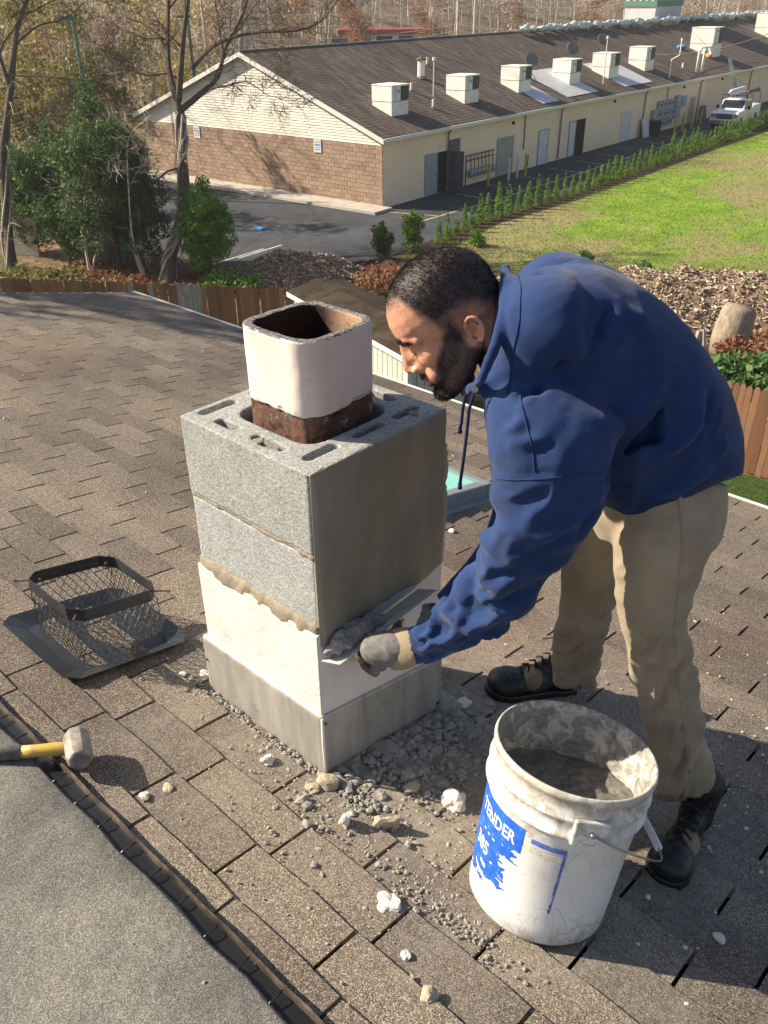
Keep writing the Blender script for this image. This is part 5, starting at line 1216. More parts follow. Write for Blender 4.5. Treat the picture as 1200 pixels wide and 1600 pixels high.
b = MB(); lbox(b, -.3, LEN, WR-.12, WR+.12, HR+.06, HR+.12); lpart(b, 'ridge_cap', M['pipe'])
# doors, vents and pipes on the cream wall
def wallpart(name, s0, s1, h0, h1, mat, d0=-.03, d1=.0, par=None): return lpart(lbox(MB(), s0, s1, d0, d1, h0, h1), name, M[mat], par=par)
def door(s0, s1, h1, mat, lab=None, frame='grey_door'):
    d = wallpart('door', s0+.06, s1-.06, .02, h1-.06, mat, -.045, -.002); props(d, lab)
    for a0, a1, c0, c1 in ((s0, s0+.06, 0, h1), (s1-.06, s1, 0, h1), (s0+.06, s1-.06, h1-.06, h1)):
        q = lbox(MB(), a0, a1, -.06, -.001, c0, c1); q.v = [tuple(Vector(p)-BC) for p in q.v]; q.build('door_frame', M[frame], d)
    q = lbox(MB(), s1-.22, s1-.16, -.09, -.046, .95, 1.03); q.v = [tuple(Vector(p)-BC) for p in q.v]; q.build('handle', M['pipe'], d)
    return d
door(3.38, 4.45, 2.0, 'grey_door', 'grey closed leaf of the double door')
wallpart('doorway', 4.46, 5.30, .02, 1.98, 'void', -.02, -.003)
b = MB(); a0 = BP(5.32, -.02); dv = (BL_*.05-BW*.99).normalized()*.98; nn_ = BL_*.05
b.add([a0+Vector((0,0,.03)), a0+dv+Vector((0,0,.03)), a0+dv+nn_+Vector((0,0,.03)), a0+nn_+Vector((0,0,.03)), a0+Vector((0,0,2.0)), a0+dv+Vector((0,0,2.0)), a0+dv+nn_+Vector((0,0,2.0)), a0+nn_+Vector((0,0,2.0))], [(0,3,2,1),(4,5,6,7),(0,1,5,4),(1,2,6,5),(2,3,7,6),(3,0,4,7)]); props(lpart(b, 'door', M['dark_door']), 'dark door leaf standing open')
lv = wallpart('louvre', 5.5, 6.45, 1.5, 2.45, 'void', -.02, -.002)
for i in range(9):
    q = MB(); h = 1.55+i*.1; q.add([BP(5.5, -.08, h), BP(6.45, -.08, h), BP(6.45, -.022, h+.06), BP(5.5, -.022, h+.06), BP(5.5, -.08, h+.015), BP(6.45, -.08, h+.015), BP(6.45, -.022, h+.075), BP(5.5, -.022, h+.075)], [(0,3,2,1),(4,5,6,7),(0,1,5,4),(1,2,6,5),(2,3,7,6),(3,0,4,7)])
    q.v = [tuple(Vector(p)-BC) for p in q.v]; q.build('slat', M['pipe'], lv)
door(10.15, 11.85, 2.0, 'tan_door', 'wide tan door above a step')
door(14.7, 15.9, 1.95, 'white_door', 'plain white door'); door(25.9, 27.4, 1.95, 'white_door', None, 'trim')
wallpart('doorway', 19.35, 20.6, .0, 2.05, 'void', -.02, -.003); door(18.45, 19.3, 2.05, 'white_door', 'white door leaf beside the dark doorway')
door(37.8, 38.9, 1.9, 'tan_door', None, 'trim')
for s_ in (5.30, 17.2, 29.3, 39.5, 51, 63):
    b = MB(); b.tube([BP(s_, -.36, HE-.1), BP(s_, -.10, HE-.42), BP(s_, -.07, .08)], .045, 6); lpart(b, 'downspout', M['pipe'])
for s_, h0, h1 in ((13.0, 1.1, 2.9), (13.6, .1, .75), (33.2, 1.9, 3.0), (47.5, .5, 2.5)): b = MB(); b.tube([BP(s_, -.05, h0), BP(s_, -.05, h1)], .03, 5); lpart(b, 'wall_pipe', M['rust_pipe'])
for s_, h in ((11.7, 2.65), (24.5, 2.7), (36.2, 2.7), (44.2, 2.7)): b = MB(); b.tube([BP(s_, -.1, h), BP(s_, 0, h)], .09, 8); lpart(b, 'wall_vent', M['void'])
for s0_, w0_ in ((-.03, 4.05), (-.03, 12.98)): pl = MB(); lbox(pl, -.055, -.03, w0_-.24, w0_+.24, 2.2, 2.8); o = lpart(pl, 'notice_sign', M['white_door'])
for w0_ in (4.05, 12.98):
    for h_, t_ in ((2.68, .03), (2.55, .07), (2.42, .03), (2.33, .03)): lpart(lbox(MB(), -.060, -.0555, w0_-.17, w0_+.17, h_-t_/2, h_+t_/2), 'notice_print', M['blue_plastic' if t_ > .05 else 'pipe'])
# gas meters: headers with seven meters
gm = empty('gas_meter_bank', BP(8.2, -.2, 0), 'bank of seven gas meters on rusty pipes by the wall', 'gas meters')
GO = Vector(gm.location)
def gp(mb, name, mat, par=None): mb.v = [tuple(Vector(p)-GO) for p in mb.v]; return mb.build(name, mat, par or gm, True)
gp(MB().tube([BP(6.85, -.18, 0), BP(6.85, -.18, 1.52), BP(9.6, -.18, 1.52)], .035, 6), 'header_pipe', M['rust_pipe']); gp(MB().tube([BP(6.85, -.20, 1.28), BP(9.6, -.20, 1.28)], .03, 6), 'header_pipe', M['rust_pipe'])
for i in range(7):
    s_ = 7.25+i*.36; mt = gp(lbox(MB(), s_-.11, s_+.11, -.36, -.16, .45, .80), 'meter', M['meter']); gp(MB().tube([BP(s_, -.18, 1.52), BP(s_, -.25, 1.0), BP(s_, -.25, .8)], .025, 5), 'riser', M['rust_pipe'], None)
em = empty('electric_meter_bank', BP(34, -.1, 0), 'grid of blue grey electric meter boxes on the cream wall', 'electric meters'); EO = Vector(em.location)
for i in range(4):
    for j in range(3):
        q = lbox(MB(), 31.6+i*.72, 32.2+i*.72, -.22, -.0, .35+j*.62, .85+j*.62); q.v = [tuple(Vector(p)-EO) for p in q.v]; bx = q.build('meter_box', M['meter'], em)
        q = MB().tube([BP(31.9+i*.72, -.22, .62+j*.62), BP(31.9+i*.72, -.27, .62+j*.62)], .09, 8); q.v = [tuple(Vector(p)-EO) for p in q.v]; q.build('dial', M['grille'], bx)
for s0, s1, h0, h1 in ((34.7, 35.6, .7, 2.2), (35.8, 36.6, 1.4, 2.1), (30.7, 31.4, .9, 1.6)): q = lbox(MB(), s0, s1, -.25, 0, h0, h1); q.v = [tuple(Vector(p)-EO) for p in q.v]; q.build('panel_box', M['meter'], em)
# bollards
for (s_, w_, m_, lb) in ((7.85, -1.0, 'yellow_paint', 'yellow bollard in front of the gas meters'), (9.75, -1.1, 'white_door', 'pale bollard at the far end of the gas meters'), (10.65, -1.1, 'white_door', 'pale bollard in front of the tan door'), (11.55, -1.1, 'yellow_paint', 'yellow bollard at the far side of the tan door'),
        (32.6, -1.2, 'yellow_paint', 'yellow bollard at the near end of the electric meters'), (34.0, -1.2, 'yellow_paint', 'yellow bollard in the middle of the electric meters'), (35.8, -1.2, 'yellow_paint', 'yellow bollard at the far end of the electric meters'), (37.6, -1.2, 'yellow_paint', 'yellow bollard beyond the electric meters')):
    b = MB(BP(s_, w_)); b.tube([BP(s_, w_, 0), BP(s_, w_, 1.12), BP(s_, w_, 1.16)], [.075, .075, .03], 10); props(b.build('bollard', M[m_], None, False, BP(s_, w_)), lb, 'bollard', 'bollards along the cream wall')
# leaning boards and bins by the wall
b = MB(BP(29.4, -.5)); b.obox(BP(29.3, -.35, .62), BL_*.45, BW*.05+Vector((0, 0, .01)), (Vector((0, 0, .6))+BW*.12)); props(b.build('leaning_board', M['white_door'], None, False, BP(29.4, -.5)), 'white board leaning on the cream wall by the dark bins', 'board')
bn = empty('wheeled_bin', BP(30.4, -.6), 'dark wheeled bin by the leaning white board', 'bin'); q = MB(); q.box((-.3, -.3, .08), (.3, .3, .95)); q.build('bin_body', M['void'], bn); q = MB(); q.box((-.33, -.33, .955), (.33, .33, 1.02)); q.build('lid', M['rust_pipe'], bn)
b = MB(BP(40.5, -.4)); b.obox(BP(40.5, -.3, .55), BL_*.4, BW*.04, (Vector((0, 0, .53))+BW*.1)); props(b.build('dark_panel', M['grille'], None, False, BP(40.5, -.4)), 'dark framed panel leaning on the wall beyond the meters', 'panel')
# ---- things on the long roof
def RP(s_, w_, dh=0.): return BP(s_, w_, HE+w_*tanb+.09+dh)
def hvac(s_, w_, sz, lab, grp='air conditioning units on the long roof', tall=1.0):
    o_ = RP(s_, w_); E_ = empty('hvac_unit', o_, lab, 'hvac unit', grp)
    def f(mb, name, mat, par=None): mb.v = [tuple(Vector(p)-o_) for p in mb.v]; q = mb.build(name, M[mat], par or E_); fix_normals(q.data); return q
    a, c = .78*sz, .70*sz; h0, h1 = .48*sz*tall, 1.35*sz*tall
    lo = [RP(s_-a, w_-c), RP(s_-a, w_+c), RP(s_+a, w_+c), RP(s_+a, w_-c)]; zt = o_.z+h0
    b = MB(); b.add([p-Vector((0, 0, .03)) for p in lo]+[Vector((p.x, p.y, zt)) for p in lo], [(0,3,2,1),(4,5,6,7),(0,1,5,4),(1,2,6,5),(2,3,7,6),(3,0,4,7)]); f(b, 'curb', 'hvac')
    def bx(s0, s1, w0, w1, z0, z1):
        P = [BP(s0_, w0_, 0) for s0_, w0_ in ((s0, w0), (s0, w1), (s1, w1), (s1, w0))]; b = MB()
        b.add([Vector((p.x, p.y, z0)) for p in P]+[Vector((p.x, p.y, z1)) for p in P], [(0,3,2,1),(4,5,6,7),(0,1,5,4),(1,2,6,5),(2,3,7,6),(3,0,4,7)]); return b
    z1 = o_.z+h1
    bd = f(bx(s_-a*1.02, s_+a*1.02, w_-c*1.02, w_+c*1.02, zt+.03, z1), 'cabinet', 'hvac'); f(bx(s_-a*.95, s_+a*.95, w_-c*.95, w_+c*.95, zt-.001, zt+.031), 'skid', 'rust_pipe')
    f(bx(s_+a*.05, s_+a*.98, w_-c*1.05, w_-c*1.021, zt+.05, z1-.04), 'grille', 'grille', bd)
    for q in range(6):
        zz = zt+.14+q*(z1-zt-.24)/6; f(bx(s_+a*.17, s_+a*.96, w_-c*1.075, w_-c*1.051, zz, zz+.02), 'louvre', 'pipe', bd)
    f(bx(s_-a*.55, s_-a*.5, w_-c*1.03, w_-c*1.021, zt+.05, z1-.03), 'panel_seam', 'pipe', bd); f(bx(s_-a*.4, s_-a*.05, w_-c*1.035, w_-c*1.021, z1-.32, z1-.2), 'nameplate', 'meter', bd)
    f(bx(s_-a*1.05, s_+a*1.05, w_-c*1.05, w_+c*1.05, z1, z1+.035), 'top_pan', 'hvac', bd)
names = ['nearest the brick gable', 'second from the brick gable beside a thin aerial', 'third from the gable at the first white roof patch', 'fourth from the gable between two white roof patches', 'fifth from the gable with dishes beside it', 'sixth from the gable before the bent pipes', 'seventh and tallest, with blue and orange things at its foot', 'eighth, at the far end of the roof']
for i, (s_, w_, sz, tl) in enumerate(((3.0, 1.85, .86, .95), (9.4, 1.9, .86, .95), (15.3, 2.1, .88, .95), (21.5, 2.1, .90, .95), (27, 2.1, .92, 1), (33.2, 2.3, .94, 1), (47.5, 3.0, 1.35, 1.0), (68, 4.4, 1.45, 1.0))):
    hvac(s_, w_, sz, 'beige rooftop air conditioning unit, '+names[i], tall=tl)
def sheet_roof(s0, s1, w0, w1, name, mat, lift=.03):
    return lpart(MB().add([BP(s0, w0, HE+w0*tanb+.09+lift), BP(s1, w0, HE+w0*tanb+.09+lift), BP(s1, w1, HE+w1*tanb+.09+lift), BP(s0, w1, HE+w1*tanb+.09+lift)], [(0, 1, 2, 3)]), name, mat)
M['membrane'] = simple('white_membrane', (.50, .50, .52), .6, .12, 1)
sheet_roof(15.0, 17.0, .0, 2.4, 'white_patch', M['membrane']); sheet_roof(18.3, 22.5, .2, 3.6, 'white_patch', M['membrane']); sheet_roof(26.4, 30.8, .2, 3.6, 'white_patch', M['membrane'])
def rooftop(name, lab, cat, s_, w_, build, grp=None):
    o_ = RP(s_, w_); E_ = empty(name, o_, lab, cat, grp); build(E_, o_); return E_
def pipe_(r, h, cone=True, m_='hvac'):
    def f(E_, o_):
        b = MB(); b.tube([(0, 0, -.05), (0, 0, h)], r, 10); b.build('flue_pipe', M[m_], E_)
        if cone: b = MB(); b.tube([(0, 0, h+.02), (0, 0, h+.06), (0, 0, h+.22)], [r*1.5, r*1.5, .02], 10); b.build('rain_cap', M['rust_pipe'], E_)
        b = MB(); b.tube([(0, 0, -.05), (0, 0, .08)], [r*1.6, r*1.1], 10); b.build('boot', M['pipe'], E_)
    return f
rooftop('vent_stack', 'round vent stack with cone cap above the first unit', 'vent', 9.0, 4.4, pipe_(.2, .85))
for s_, w_, lb in ((6.5, 3.2, 'small vent pipe upslope of the first unit'), (11.2, 5.6, 'small vent pipe near the ridge'), (6.0, 1.4, 'small vent pipe between the first two units'), (34.5, 6.3, 'small vent pipe near the wrapped bundles'), (38.5, 1.2, 'short vent pipe before the ladder')): rooftop('vent_pipe', lb, 'vent pipe', s_, w_, pipe_(.07, .4, False), 'small vent pipes')
def dish(E_, o_):
    b = MB(); b.tube([(0, 0, 0), (0, 0, .7), (.0, 0, .95)], .03, 6); b.tube([(0, 0, .5), (.35, .2, 0)], .02, 5); b.tube([(0, 0, .5), (-.3, .25, 0)], .02, 5); b.build('mast', M['pipe'], E_)
    b = MB(); V = [(0, 0, 0)]; d = Vector((.75, -.45, .45)).normalized(); a = d.orthogonal().normalized(); c = d.cross(a); V = [Vector((0, 0, 1.1))]
    for r in (.2, .42):
        for q in range(14): V.append(Vector((0, 0, 1.1))+d*(r*r*.6)+(a*cos(q*pi/7)+c*sin(q*pi/7))*r)
    b.add(V, [(0, 1+q, 1+(q+1) % 14) for q in range(14)]+[(1+q, 15+q, 15+(q+1) % 14, 1+(q+1) % 14) for q in range(14)]); o = b.build('dish', M['pipe'], E_); bake(o, [('SOLIDIFY', dict(thickness=.02))])
    b = MB(); b.tube([Vector((0, 0, .85)), Vector((0, 0, 1.1))+d*.45], .012, 5); b.build('feed_arm', M['pipe'], E_)
for s_, w_, lb in ((17.8, 2.6, 'satellite dish on the second white roof patch'), (24.5, 3.4, 'satellite dish just before the fifth unit'), (30.5, 4.2, 'satellite dish upslope of the sixth unit')): rooftop('satellite_dish', lb, 'satellite dish', s_, w_, dish, 'satellite dishes on the roof')
def mast(h, bend=0):
    def f(E_, o_): b = MB(); b.tube([(0, 0, 0), (0, 0, h*.5), (bend, bend*.3, h*.62), (bend, bend*.3, h)], .05 if bend else .03, 6); b.tube([(bend, bend*.3, h), (bend, bend*.3, h+.15)], .09, 8); b.build('pole', M['hvac'], E_)
    return f
rooftop('aerial', 'thin aerial pole beside the second unit', 'aerial', 7.4, 2.4, mast(1.7)); rooftop('conduit_mast', 'white pole in front of the fifth unit', 'pole', 24.6, 1.0, mast(2.6)); rooftop('conduit_mast', 'bent white pole at the eave beyond the sixth unit', 'pole', 33.9, .3, mast(2.4, .5))
def gooses(E_, o_):
    for q in (0, .45): b = MB(); b.tube([(0, q*2, 0), (0, q*2, 1.4), (.1, q*2+.1, 1.7), (.35, q*2+.3, 1.7), (.45, q*2+.4, 1.3)], .11, 8); b.build('gooseneck', M['hvac'], E_, True)
rooftop('gooseneck_vents', 'pair of gooseneck pipes at the eave before the ladder', 'pipes', 39.4, .4, gooses)
def junk(r, m_, n_=3):
    def f(E_, o_):
        rr_ = random.Random(int(o_.x*9))
        for q in range(n_): b = MB(); ell(b, (rr_.uniform(-.4, .4), rr_.uniform(-.4, .4), r*.6), (r, r*.8, r*.7), None, 10); b.build('bag', M[m_], E_, True)
    return f
rooftop('blue_bags', 'bright blue bags on the roof beside the tall unit', 'bags', 44.6, 3.9, junk(.26, 'blue_plastic', 3)); rooftop('orange_bags', 'orange bags on the roof against the tall unit', 'bags', 46.0, 2.0, junk(.22, 'orange', 4))
M['wrap'] = simple('plastic_wrap', (.50, .56, .56), .35, .15, 4, .6, 9, .5)
rr = random.Random(3); wm = []
for q in range(4):
    bm = bmesh.new(); bmesh.ops.create_icosphere(bm, subdivisions=2, radius=1); c_ = np.array([v.co for v in bm.verts]); f_ = 1+.6*fnoise(c_, 2.2, q, 3)
    for v, k_ in zip(bm.verts, f_): v.co = v.co*k_
    me_ = bpy.data.meshes.new('wrapped_bundle'); bm.to_mesh(me_); bm.free(); me_.materials.append(M['wrap']); wm.append(me_)
s_ = 26.5; q = 0
while s_ < 82:
    o = link('wrapped_bundle', wm[q % 4], None, None, BP(s_, WR-.4+rr.uniform(-.25, .15), HR+.22)); o.scale = (rr.uniform(.22, .36), rr.uniform(.35, .6), rr.uniform(.16, .32)); o.rotation_euler[2] = phi+rr.uniform(-.3, .3)
    props(o, ordinal(q+1)+' pale wrapped bundle of the ridge row, counted from the brick gable end', 'wrapped bundle', 'wrapped bundles along the ridge'); s_ += rr.uniform(.65, 1.1); q += 1
# tower unit standing past the ridge
tw = empty('cooling_tower', BP(56, 12, HE+1), 'tall white lattice roof unit with a green band past the ridge', 'roof unit'); TO = Vector(tw.location)
def tp(mb, name, mat, par=None): mb.v = [tuple(Vector(p)-TO) for p in mb.v]; q = mb.build(name, M[mat], par or tw); fix_normals(q.data); return q
M['green'] = simple('green_band', (.10, .22, .15), .6, .1); body_ = tp(lbox(MB(), 53, 59, 10.2, 13.2, HE+.3, HR+1.2), 'housing', 'white_door'); tp(lbox(MB(), 52.9, 59.1, 10.1, 13.3, HR+1.2, HR+1.65), 'band', 'green'); tp(lbox(MB(), 53, 59, 10.2, 13.2, HR+1.65, HR+4.4), 'lattice_screen', 'white_door')
for i in range(9): tp(lbox(MB(), 53.1+i*.7, 53.3+i*.7, 10.12, 10.19, HR+1.7, HR+4.3), 'lattice_bar', 'meter')
for i in range(7): tp(lbox(MB(), 53, 59, 10.05, 10.11, HR+1.8+i*.36, HR+1.87+i*.36), 'lattice_bar', 'meter')
for i in range(5): tp(lbox(MB(), 52.9, 52.99, 10.3+i*.6, 10.5+i*.6, HR+1.7, HR+4.3), 'lattice_bar', 'meter')
# ladder from the lot to the eave
M['alu'] = simple('aluminium', (.42, .43, .45), .4, .1, 5, 0, 60, .5, .5)
la, lb_ = BP(45.0, -1.9), RP(44.2, -.3, 1.0); ld = empty('extension_ladder', la, 'aluminium extension ladder leaning on the eave beside the pickup', 'ladder'); sv = BL_*.24
for sgn in (-1, 1): b = MB(); b.tube([sv*sgn, (lb_-la)+sv*sgn], .045, 5); b.build('rail', M['alu'], ld)
for i in range(15): b = MB(); c = (lb_-la)*((i+.5)/15); b.tube([c-sv, c+sv], .022, 5); b.build('rung', M['alu'], ld)
# power cables running down to the roof
def cable(name, pts, r, lab, cat='cable', sag=0, grp=None, mat='grip'):
    P = []
    for i in range(len(pts)-1):
        for q in range(8): t = q/8; p = pts[i].lerp(pts[i+1], t); P.append(p-Vector((0, 0, sag*4*t*(1-t))))
    P.append(pts[-1]); b = MB(P[0]); b.tube(P, r, 5); return props(b.build(name, M[mat], None, True, P[0]), lab, cat, grp)
cable('power_cable', [BP(33, 1.5, 5.0), at_depth(1215, 48, 50)], .02, 'black cable slanting from the eave pipes to the right edge', sag=.4)
cable('power_cable', [RP(33, 2, 1), at_depth(1090, 18, 75)], .018, 'black cable running back over the ridge toward the white tower', sag=.3)
# ================================================================== PICKUP
def pickup():
    f0 = on_z(1147, 206); r0 = on_z(1192, 188); d = (r0-f0).normalized(); P0 = f0+d*.3; n_ = Vector((d.y, -d.x, 0)); n_ = n_ if n_.dot(CAM-P0) > 0 else -n_
    T = empty('pickup_truck', P0, 'white crew cab pickup parked by the hedge with a loaded rack', 'pickup truck')
    M['car_white'] = simple('white_car_paint', (.68, .69, .72), .25, .04, 1, 0, 60, .5); M['glass'] = simple('car_glass', (.015, .02, .025), .08, .1, 1, 0, 60, .6); M['tyre'] = simple('tyre', (.012, .012, .012), .8); M['chrome'] = simple('chrome', (.35, .36, .38), .25, .1, 5, 0, 60, .5, .8)
    def q(x, y, z): return d*x-n_*y+Vector((0, 0, z))   # x back from the bumper, y across away from us
    def hull(pts2, y0, y1, name, mat, par=None, inset=0):
        V = [q(x, y0, z) for x, z in pts2]+[q(x, y1, z) for x, z in pts2]; k_ = len(pts2); b = MB()
        b.add(V, [tuple(range(k_))[::-1], tuple(range(k_, 2*k_))]+[(i, (i+1) % k_, k_+(i+1) % k_, k_+i) for i in range(k_)]); o = b.build(name, M[mat], par or T); fix_normals(o.data); return o
    bevel(hull([(0, .45), (.02, 1.12), (.15, 1.22), (1.55, 1.30), (1.6, .5)], 0, 2.0, 'hood', 'car_white'), .06, 3)
    bevel(hull([(1.561, .5), (1.561, 1.30), (3.9, 1.30), (3.9, .5)], 0, 2.0, 'body', 'car_white'), .04, 2)
    cab = bevel(hull([(1.55, 1.301), (2.25, 1.86), (3.55, 1.88), (3.85, 1.301)], .1, 1.9, 'cab', 'car_white'), .05, 2)
    bed = bevel(hull([(3.905, .5), (3.905, 1.38), (5.9, 1.38), (5.9, .5)], 0, 2.0, 'bed', 'car_white'), .03, 2)
    hull([(1.64, 1.36), (2.22, 1.81), (2.20, 1.84), (1.60, 1.37)], .22, 1.78, 'windscreen', 'glass', cab)
    for y0 in (.085, 1.905): hull([(1.85, 1.36), (2.32, 1.80), (2.85, 1.81), (2.85, 1.36)], y0, y0+.012, 'side_window', 'glass', cab); hull([(2.93, 1.36), (2.93, 1.81), (3.45, 1.81), (3.68, 1.36)], y0, y0+.012, 'side_window', 'glass', cab)
    hull([(-.03, .78), (-.03, 1.12), (.03, 1.12), (.03, .78)], .42, 1.58, 'grille', 'grille'); hull([(-.045, .93), (-.045, .97), (-.031, .97), (-.031, .93)], .42, 1.58, 'grille_bar', 'chrome')
    for y0 in (.04, 1.62): hull([(-.025, .84), (-.02, 1.1), (.06, 1.1), (.06, .84)], y0, y0+.34, 'headlight', 'chrome')
    bevel(hull([(-.14, .42), (-.14, .72), (.05, .72), (.05, .42)], -.02, 2.02, 'bumper', 'chrome'), .04, 2)
    for x in (.95, 4.75):
        for y0, y1 in ((-.02, .26), (1.74, 2.02)):
            b = MB(); b.tube([q(x, y0, .42), q(x, y1, .42)], .42, 18); w_ = b.build('tyre', M['tyre'], T); b = MB(); b.tube([q(x, y0-.01, .42), q(x, y0+.05, .42)], .24, 12); b.build('rim', M['chrome'], w_)
    for y0 in (-.24, 2.04): hull([(1.95, 1.28), (1.95, 1.5), (2.05, 1.5), (2.05, 1.28)], y0, y0+.2, 'mirror', 'tyre')
    for x in (2.0, 3.5, 5.7):
        b = MB(); b.tube([q(x, .1, 1.2), q(x, .1, 2.2), q(x, 1.9, 2.2), q(x, 1.9, 1.2)], .03, 5); b.build('rack', M['tyre'], T)
    b = MB(P0+q(2, .5, 2.2)); 
    b = MB(); b.tube([q(1.0, 1.2, 2.40), q(1.6, 1.2, 2.40), q(4.8, 1.2, 2.40), q(5.6, 1.2, 2.40)], [.05, .2, .2, .05], 10); props(b.build('rolled_membrane', M['white_door'], None, True, P0), 'white roll tied on the rack over the pickup', 'roll')
    b = MB(); b.tube([q(3.6, .5, 2.32), q(6.4, .5, 2.30)], .12, 8); props(b.build('rolled_tarp', M['rust_pipe'], None, True, P0), 'dark rolled tarp on the rear of the pickup rack', 'tarp')
pickup()
# ================================================================== FENCES
k = N('fence_brown', .85, .2); c = k.ramp(k.rnd(), [(0, (.145, .068, .036)), (.5, (.20, .098, .054)), (1, (.26, .135, .078))]); c = k.mix(k.ramp(k.noise(7, 7, .7, k.map(scale=(3, 3, .4))), [(.45, 0), (.7, .45)]), c, (.10, .06, .04)); k.col(c); k.bump(k.noise(30, 5, .6, k.map(scale=(3, 3, .3))), .4, .01); M['fence'] = k.m
k = N('fence_grey', .9, .2); k.col(k.ramp(k.noise(8, 7, .7, k.map(scale=(3, 3, .4))), [(.35, (.17, .155, .14)), (.6, (.30, .285, .265)), (.75, (.40, .38, .36))])); M['fence_grey'] = k.m
def picket_mesh(h, wd, mat):
    b = MB(); b.prism([(-wd/2, 0, 0), (wd/2, 0, 0), (wd/2, 0, h-.07), (wd/2-.035, 0, h), (-wd/2+.035, 0, h), (-wd/2, 0, h-.07)], (0, 1, 0), .02); me = fix_normals(b.mesh('picket')); me.materials.append(mat); return me
def fence(A, B, ht, name, lab, grey=lambda t: False, post_every=2.4, pw=.14):
    A, B = Vector(A), Vector(B); d = (B-A); L_ = d.length; d.normalize(); rz = math.atan2(d.y, d.x); E_ = empty(name, A, lab, 'fence', None, rz)
    me = {False: picket_mesh(ht, pw-.008, M['fence']), True: picket_mesh(ht+.03, pw-.008, M['fence_grey'])}; r_ = random.Random(int(L_*7)); n = int(L_/pw)
    for i in range(n):
        o = link('picket', me[bool(grey(i/n))], None, E_, (i*pw+pw/2, r_.uniform(-.006, .006), r_.uniform(-.03, .02))); o.rotation_euler[1] = r_.uniform(-.012, .012)
    for z_ in (.35, ht-.35): b = MB(); b.box((0, .03, z_), (L_, .07, z_+.09)); b.build('rail', M['fence'], E_)
    for i in range(int(L_/post_every)+1): b = MB(); b.box((-.05, .075, 0), (.05, .17, ht-.05)); b.build('post', M['fence_grey'], E_, False, (i*post_every, 0, 0))
    return E_
fence((-23.6, 9.5, GZ), (-16.2, 14.4, GZ), 2.06, 'picket_fence', 'brown stockade fence with one grey weathered section beyond the roof corner', lambda t: .60 < t < .68 or .43 < t < .445 or .5 < t < .512)
fence((-10.6, 16.15, GZ), (2.2, 16.15, GZ), 1.9, 'picket_fence', 'plain brown stockade fence at the back of the yard behind the worker')
# ================================================================== SHED behind the chimney
k = N('mossy_roof', .95, .15); c = k.ramp(k.noise(1.8, 7, .7), [(.35, (.022, .017, .012)), (.5, (.040, .030, .020)), (.65, (.065, .05, .032))]); k.col(c); k.bump(k.noise(12, 5), .5, .04); M['moss'] = k.m
k = N('shed_board', .7, .3); k.col(k.ramp(k.noise(2.5, 6), [(.3, (.40, .41, .35)), (.7, (.52, .53, .46))])); M['shedb'] = k.m
zt = -4.75; c0 = on_z(638, 556, zt); cl = on_z(470, 463, zt); du = (cl-c0); du.z = 0; Ls = du.length; du.normalize(); Ls += .4; dv2 = Vector((-du.y, du.x, 0)); dv2 = dv2 if dv2.y > 0 else -dv2
sh = empty('garden_shed', Vector((c0.x, c0.y, GZ)), 'grey green board shed with mossy brown roof between the fence and the worker', 'shed'); SO = Vector(sh.location)
def sp(mb, name, mat, par=None): mb.v = [tuple(Vector(p)-SO) for p in mb.v]; q = mb.build(name, mat, par or sh); fix_normals(q.data); return q
D2 = 1.5; a0 = SO
sp(MB().prism([a0, a0+du*Ls, a0+du*Ls+dv2*D2, a0+dv2*D2], (0, 0, 1), 2.36), 'shed_wall', M['shedb'])
n_ = int(Ls/.2)
for i in range(n_): sp(MB().prism([a0+du*(i*.2+.012)-dv2*.022, a0+du*(i*.2+.188)-dv2*.022, a0+du*(i*.2+.188)-dv2*.002, a0+du*(i*.2+.012)-dv2*.002], (0, 0, 1), 2.34), 'board', M['shedb'])
for i in range(int(D2/.2)): sp(MB().prism([a0+dv2*(i*.2+.012)-du*.022, a0+dv2*(i*.2+.188)-du*.022, a0+dv2*(i*.2+.188)-du*.002, a0+dv2*(i*.2+.012)-du*.002], (0, 0, 1), 2.34), 'board', M['shedb'])
sp(MB().prism([a0-du*.05-dv2*.05, a0+du*.06-dv2*.05, a0+du*.06-dv2*.023, a0-du*.023-dv2*.023, a0-du*.023+dv2*.06, a0-du*.05+dv2*.06], (0, 0, 1), 2.38), 'corner_trim', M['white_door'])
zz = Vector((0, 0, 2.40)); e0, e1 = a0-du*.15-dv2*.12+zz, a0+du*(Ls+.15)-dv2*.12+zz; r0_, r1_ = e0+dv2*(D2/2+.12)+Vector((0, 0, .20)), e1+dv2*(D2/2+.12)+Vector((0, 0, .20)); g0_, g1_ = r0_+dv2*(D2/2+.12)-Vector((0, 0, .20)), r1_+dv2*(D2/2+.12)-Vector((0, 0, .20))
sp(MB().prism([e0, e1, r1_, r0_], (0, 0, 1), .06), 'roof', M['moss']); sp(MB().prism([r0_, r1_, g1_, g0_], (0, 0, 1), .058), 'roof', M['moss'])
sp(MB().prism([a0+zz-Vector((0, 0, .04)), a0+dv2*D2+zz-Vector((0, 0, .04)), a0+dv2*(D2/2)+zz+Vector((0, 0, .16))], du, .05), 'gable', M['shedb'])
sp(MB().prism([e0-dv2*.012-Vector((0, 0, .07)), e1-dv2*.012-Vector((0, 0, .07)), e1-dv2*.001-Vector((0, 0, .07)), e0-dv2*.001-Vector((0, 0, .07))], (0, 0, 1), .12), 'fascia', M['white_door'])
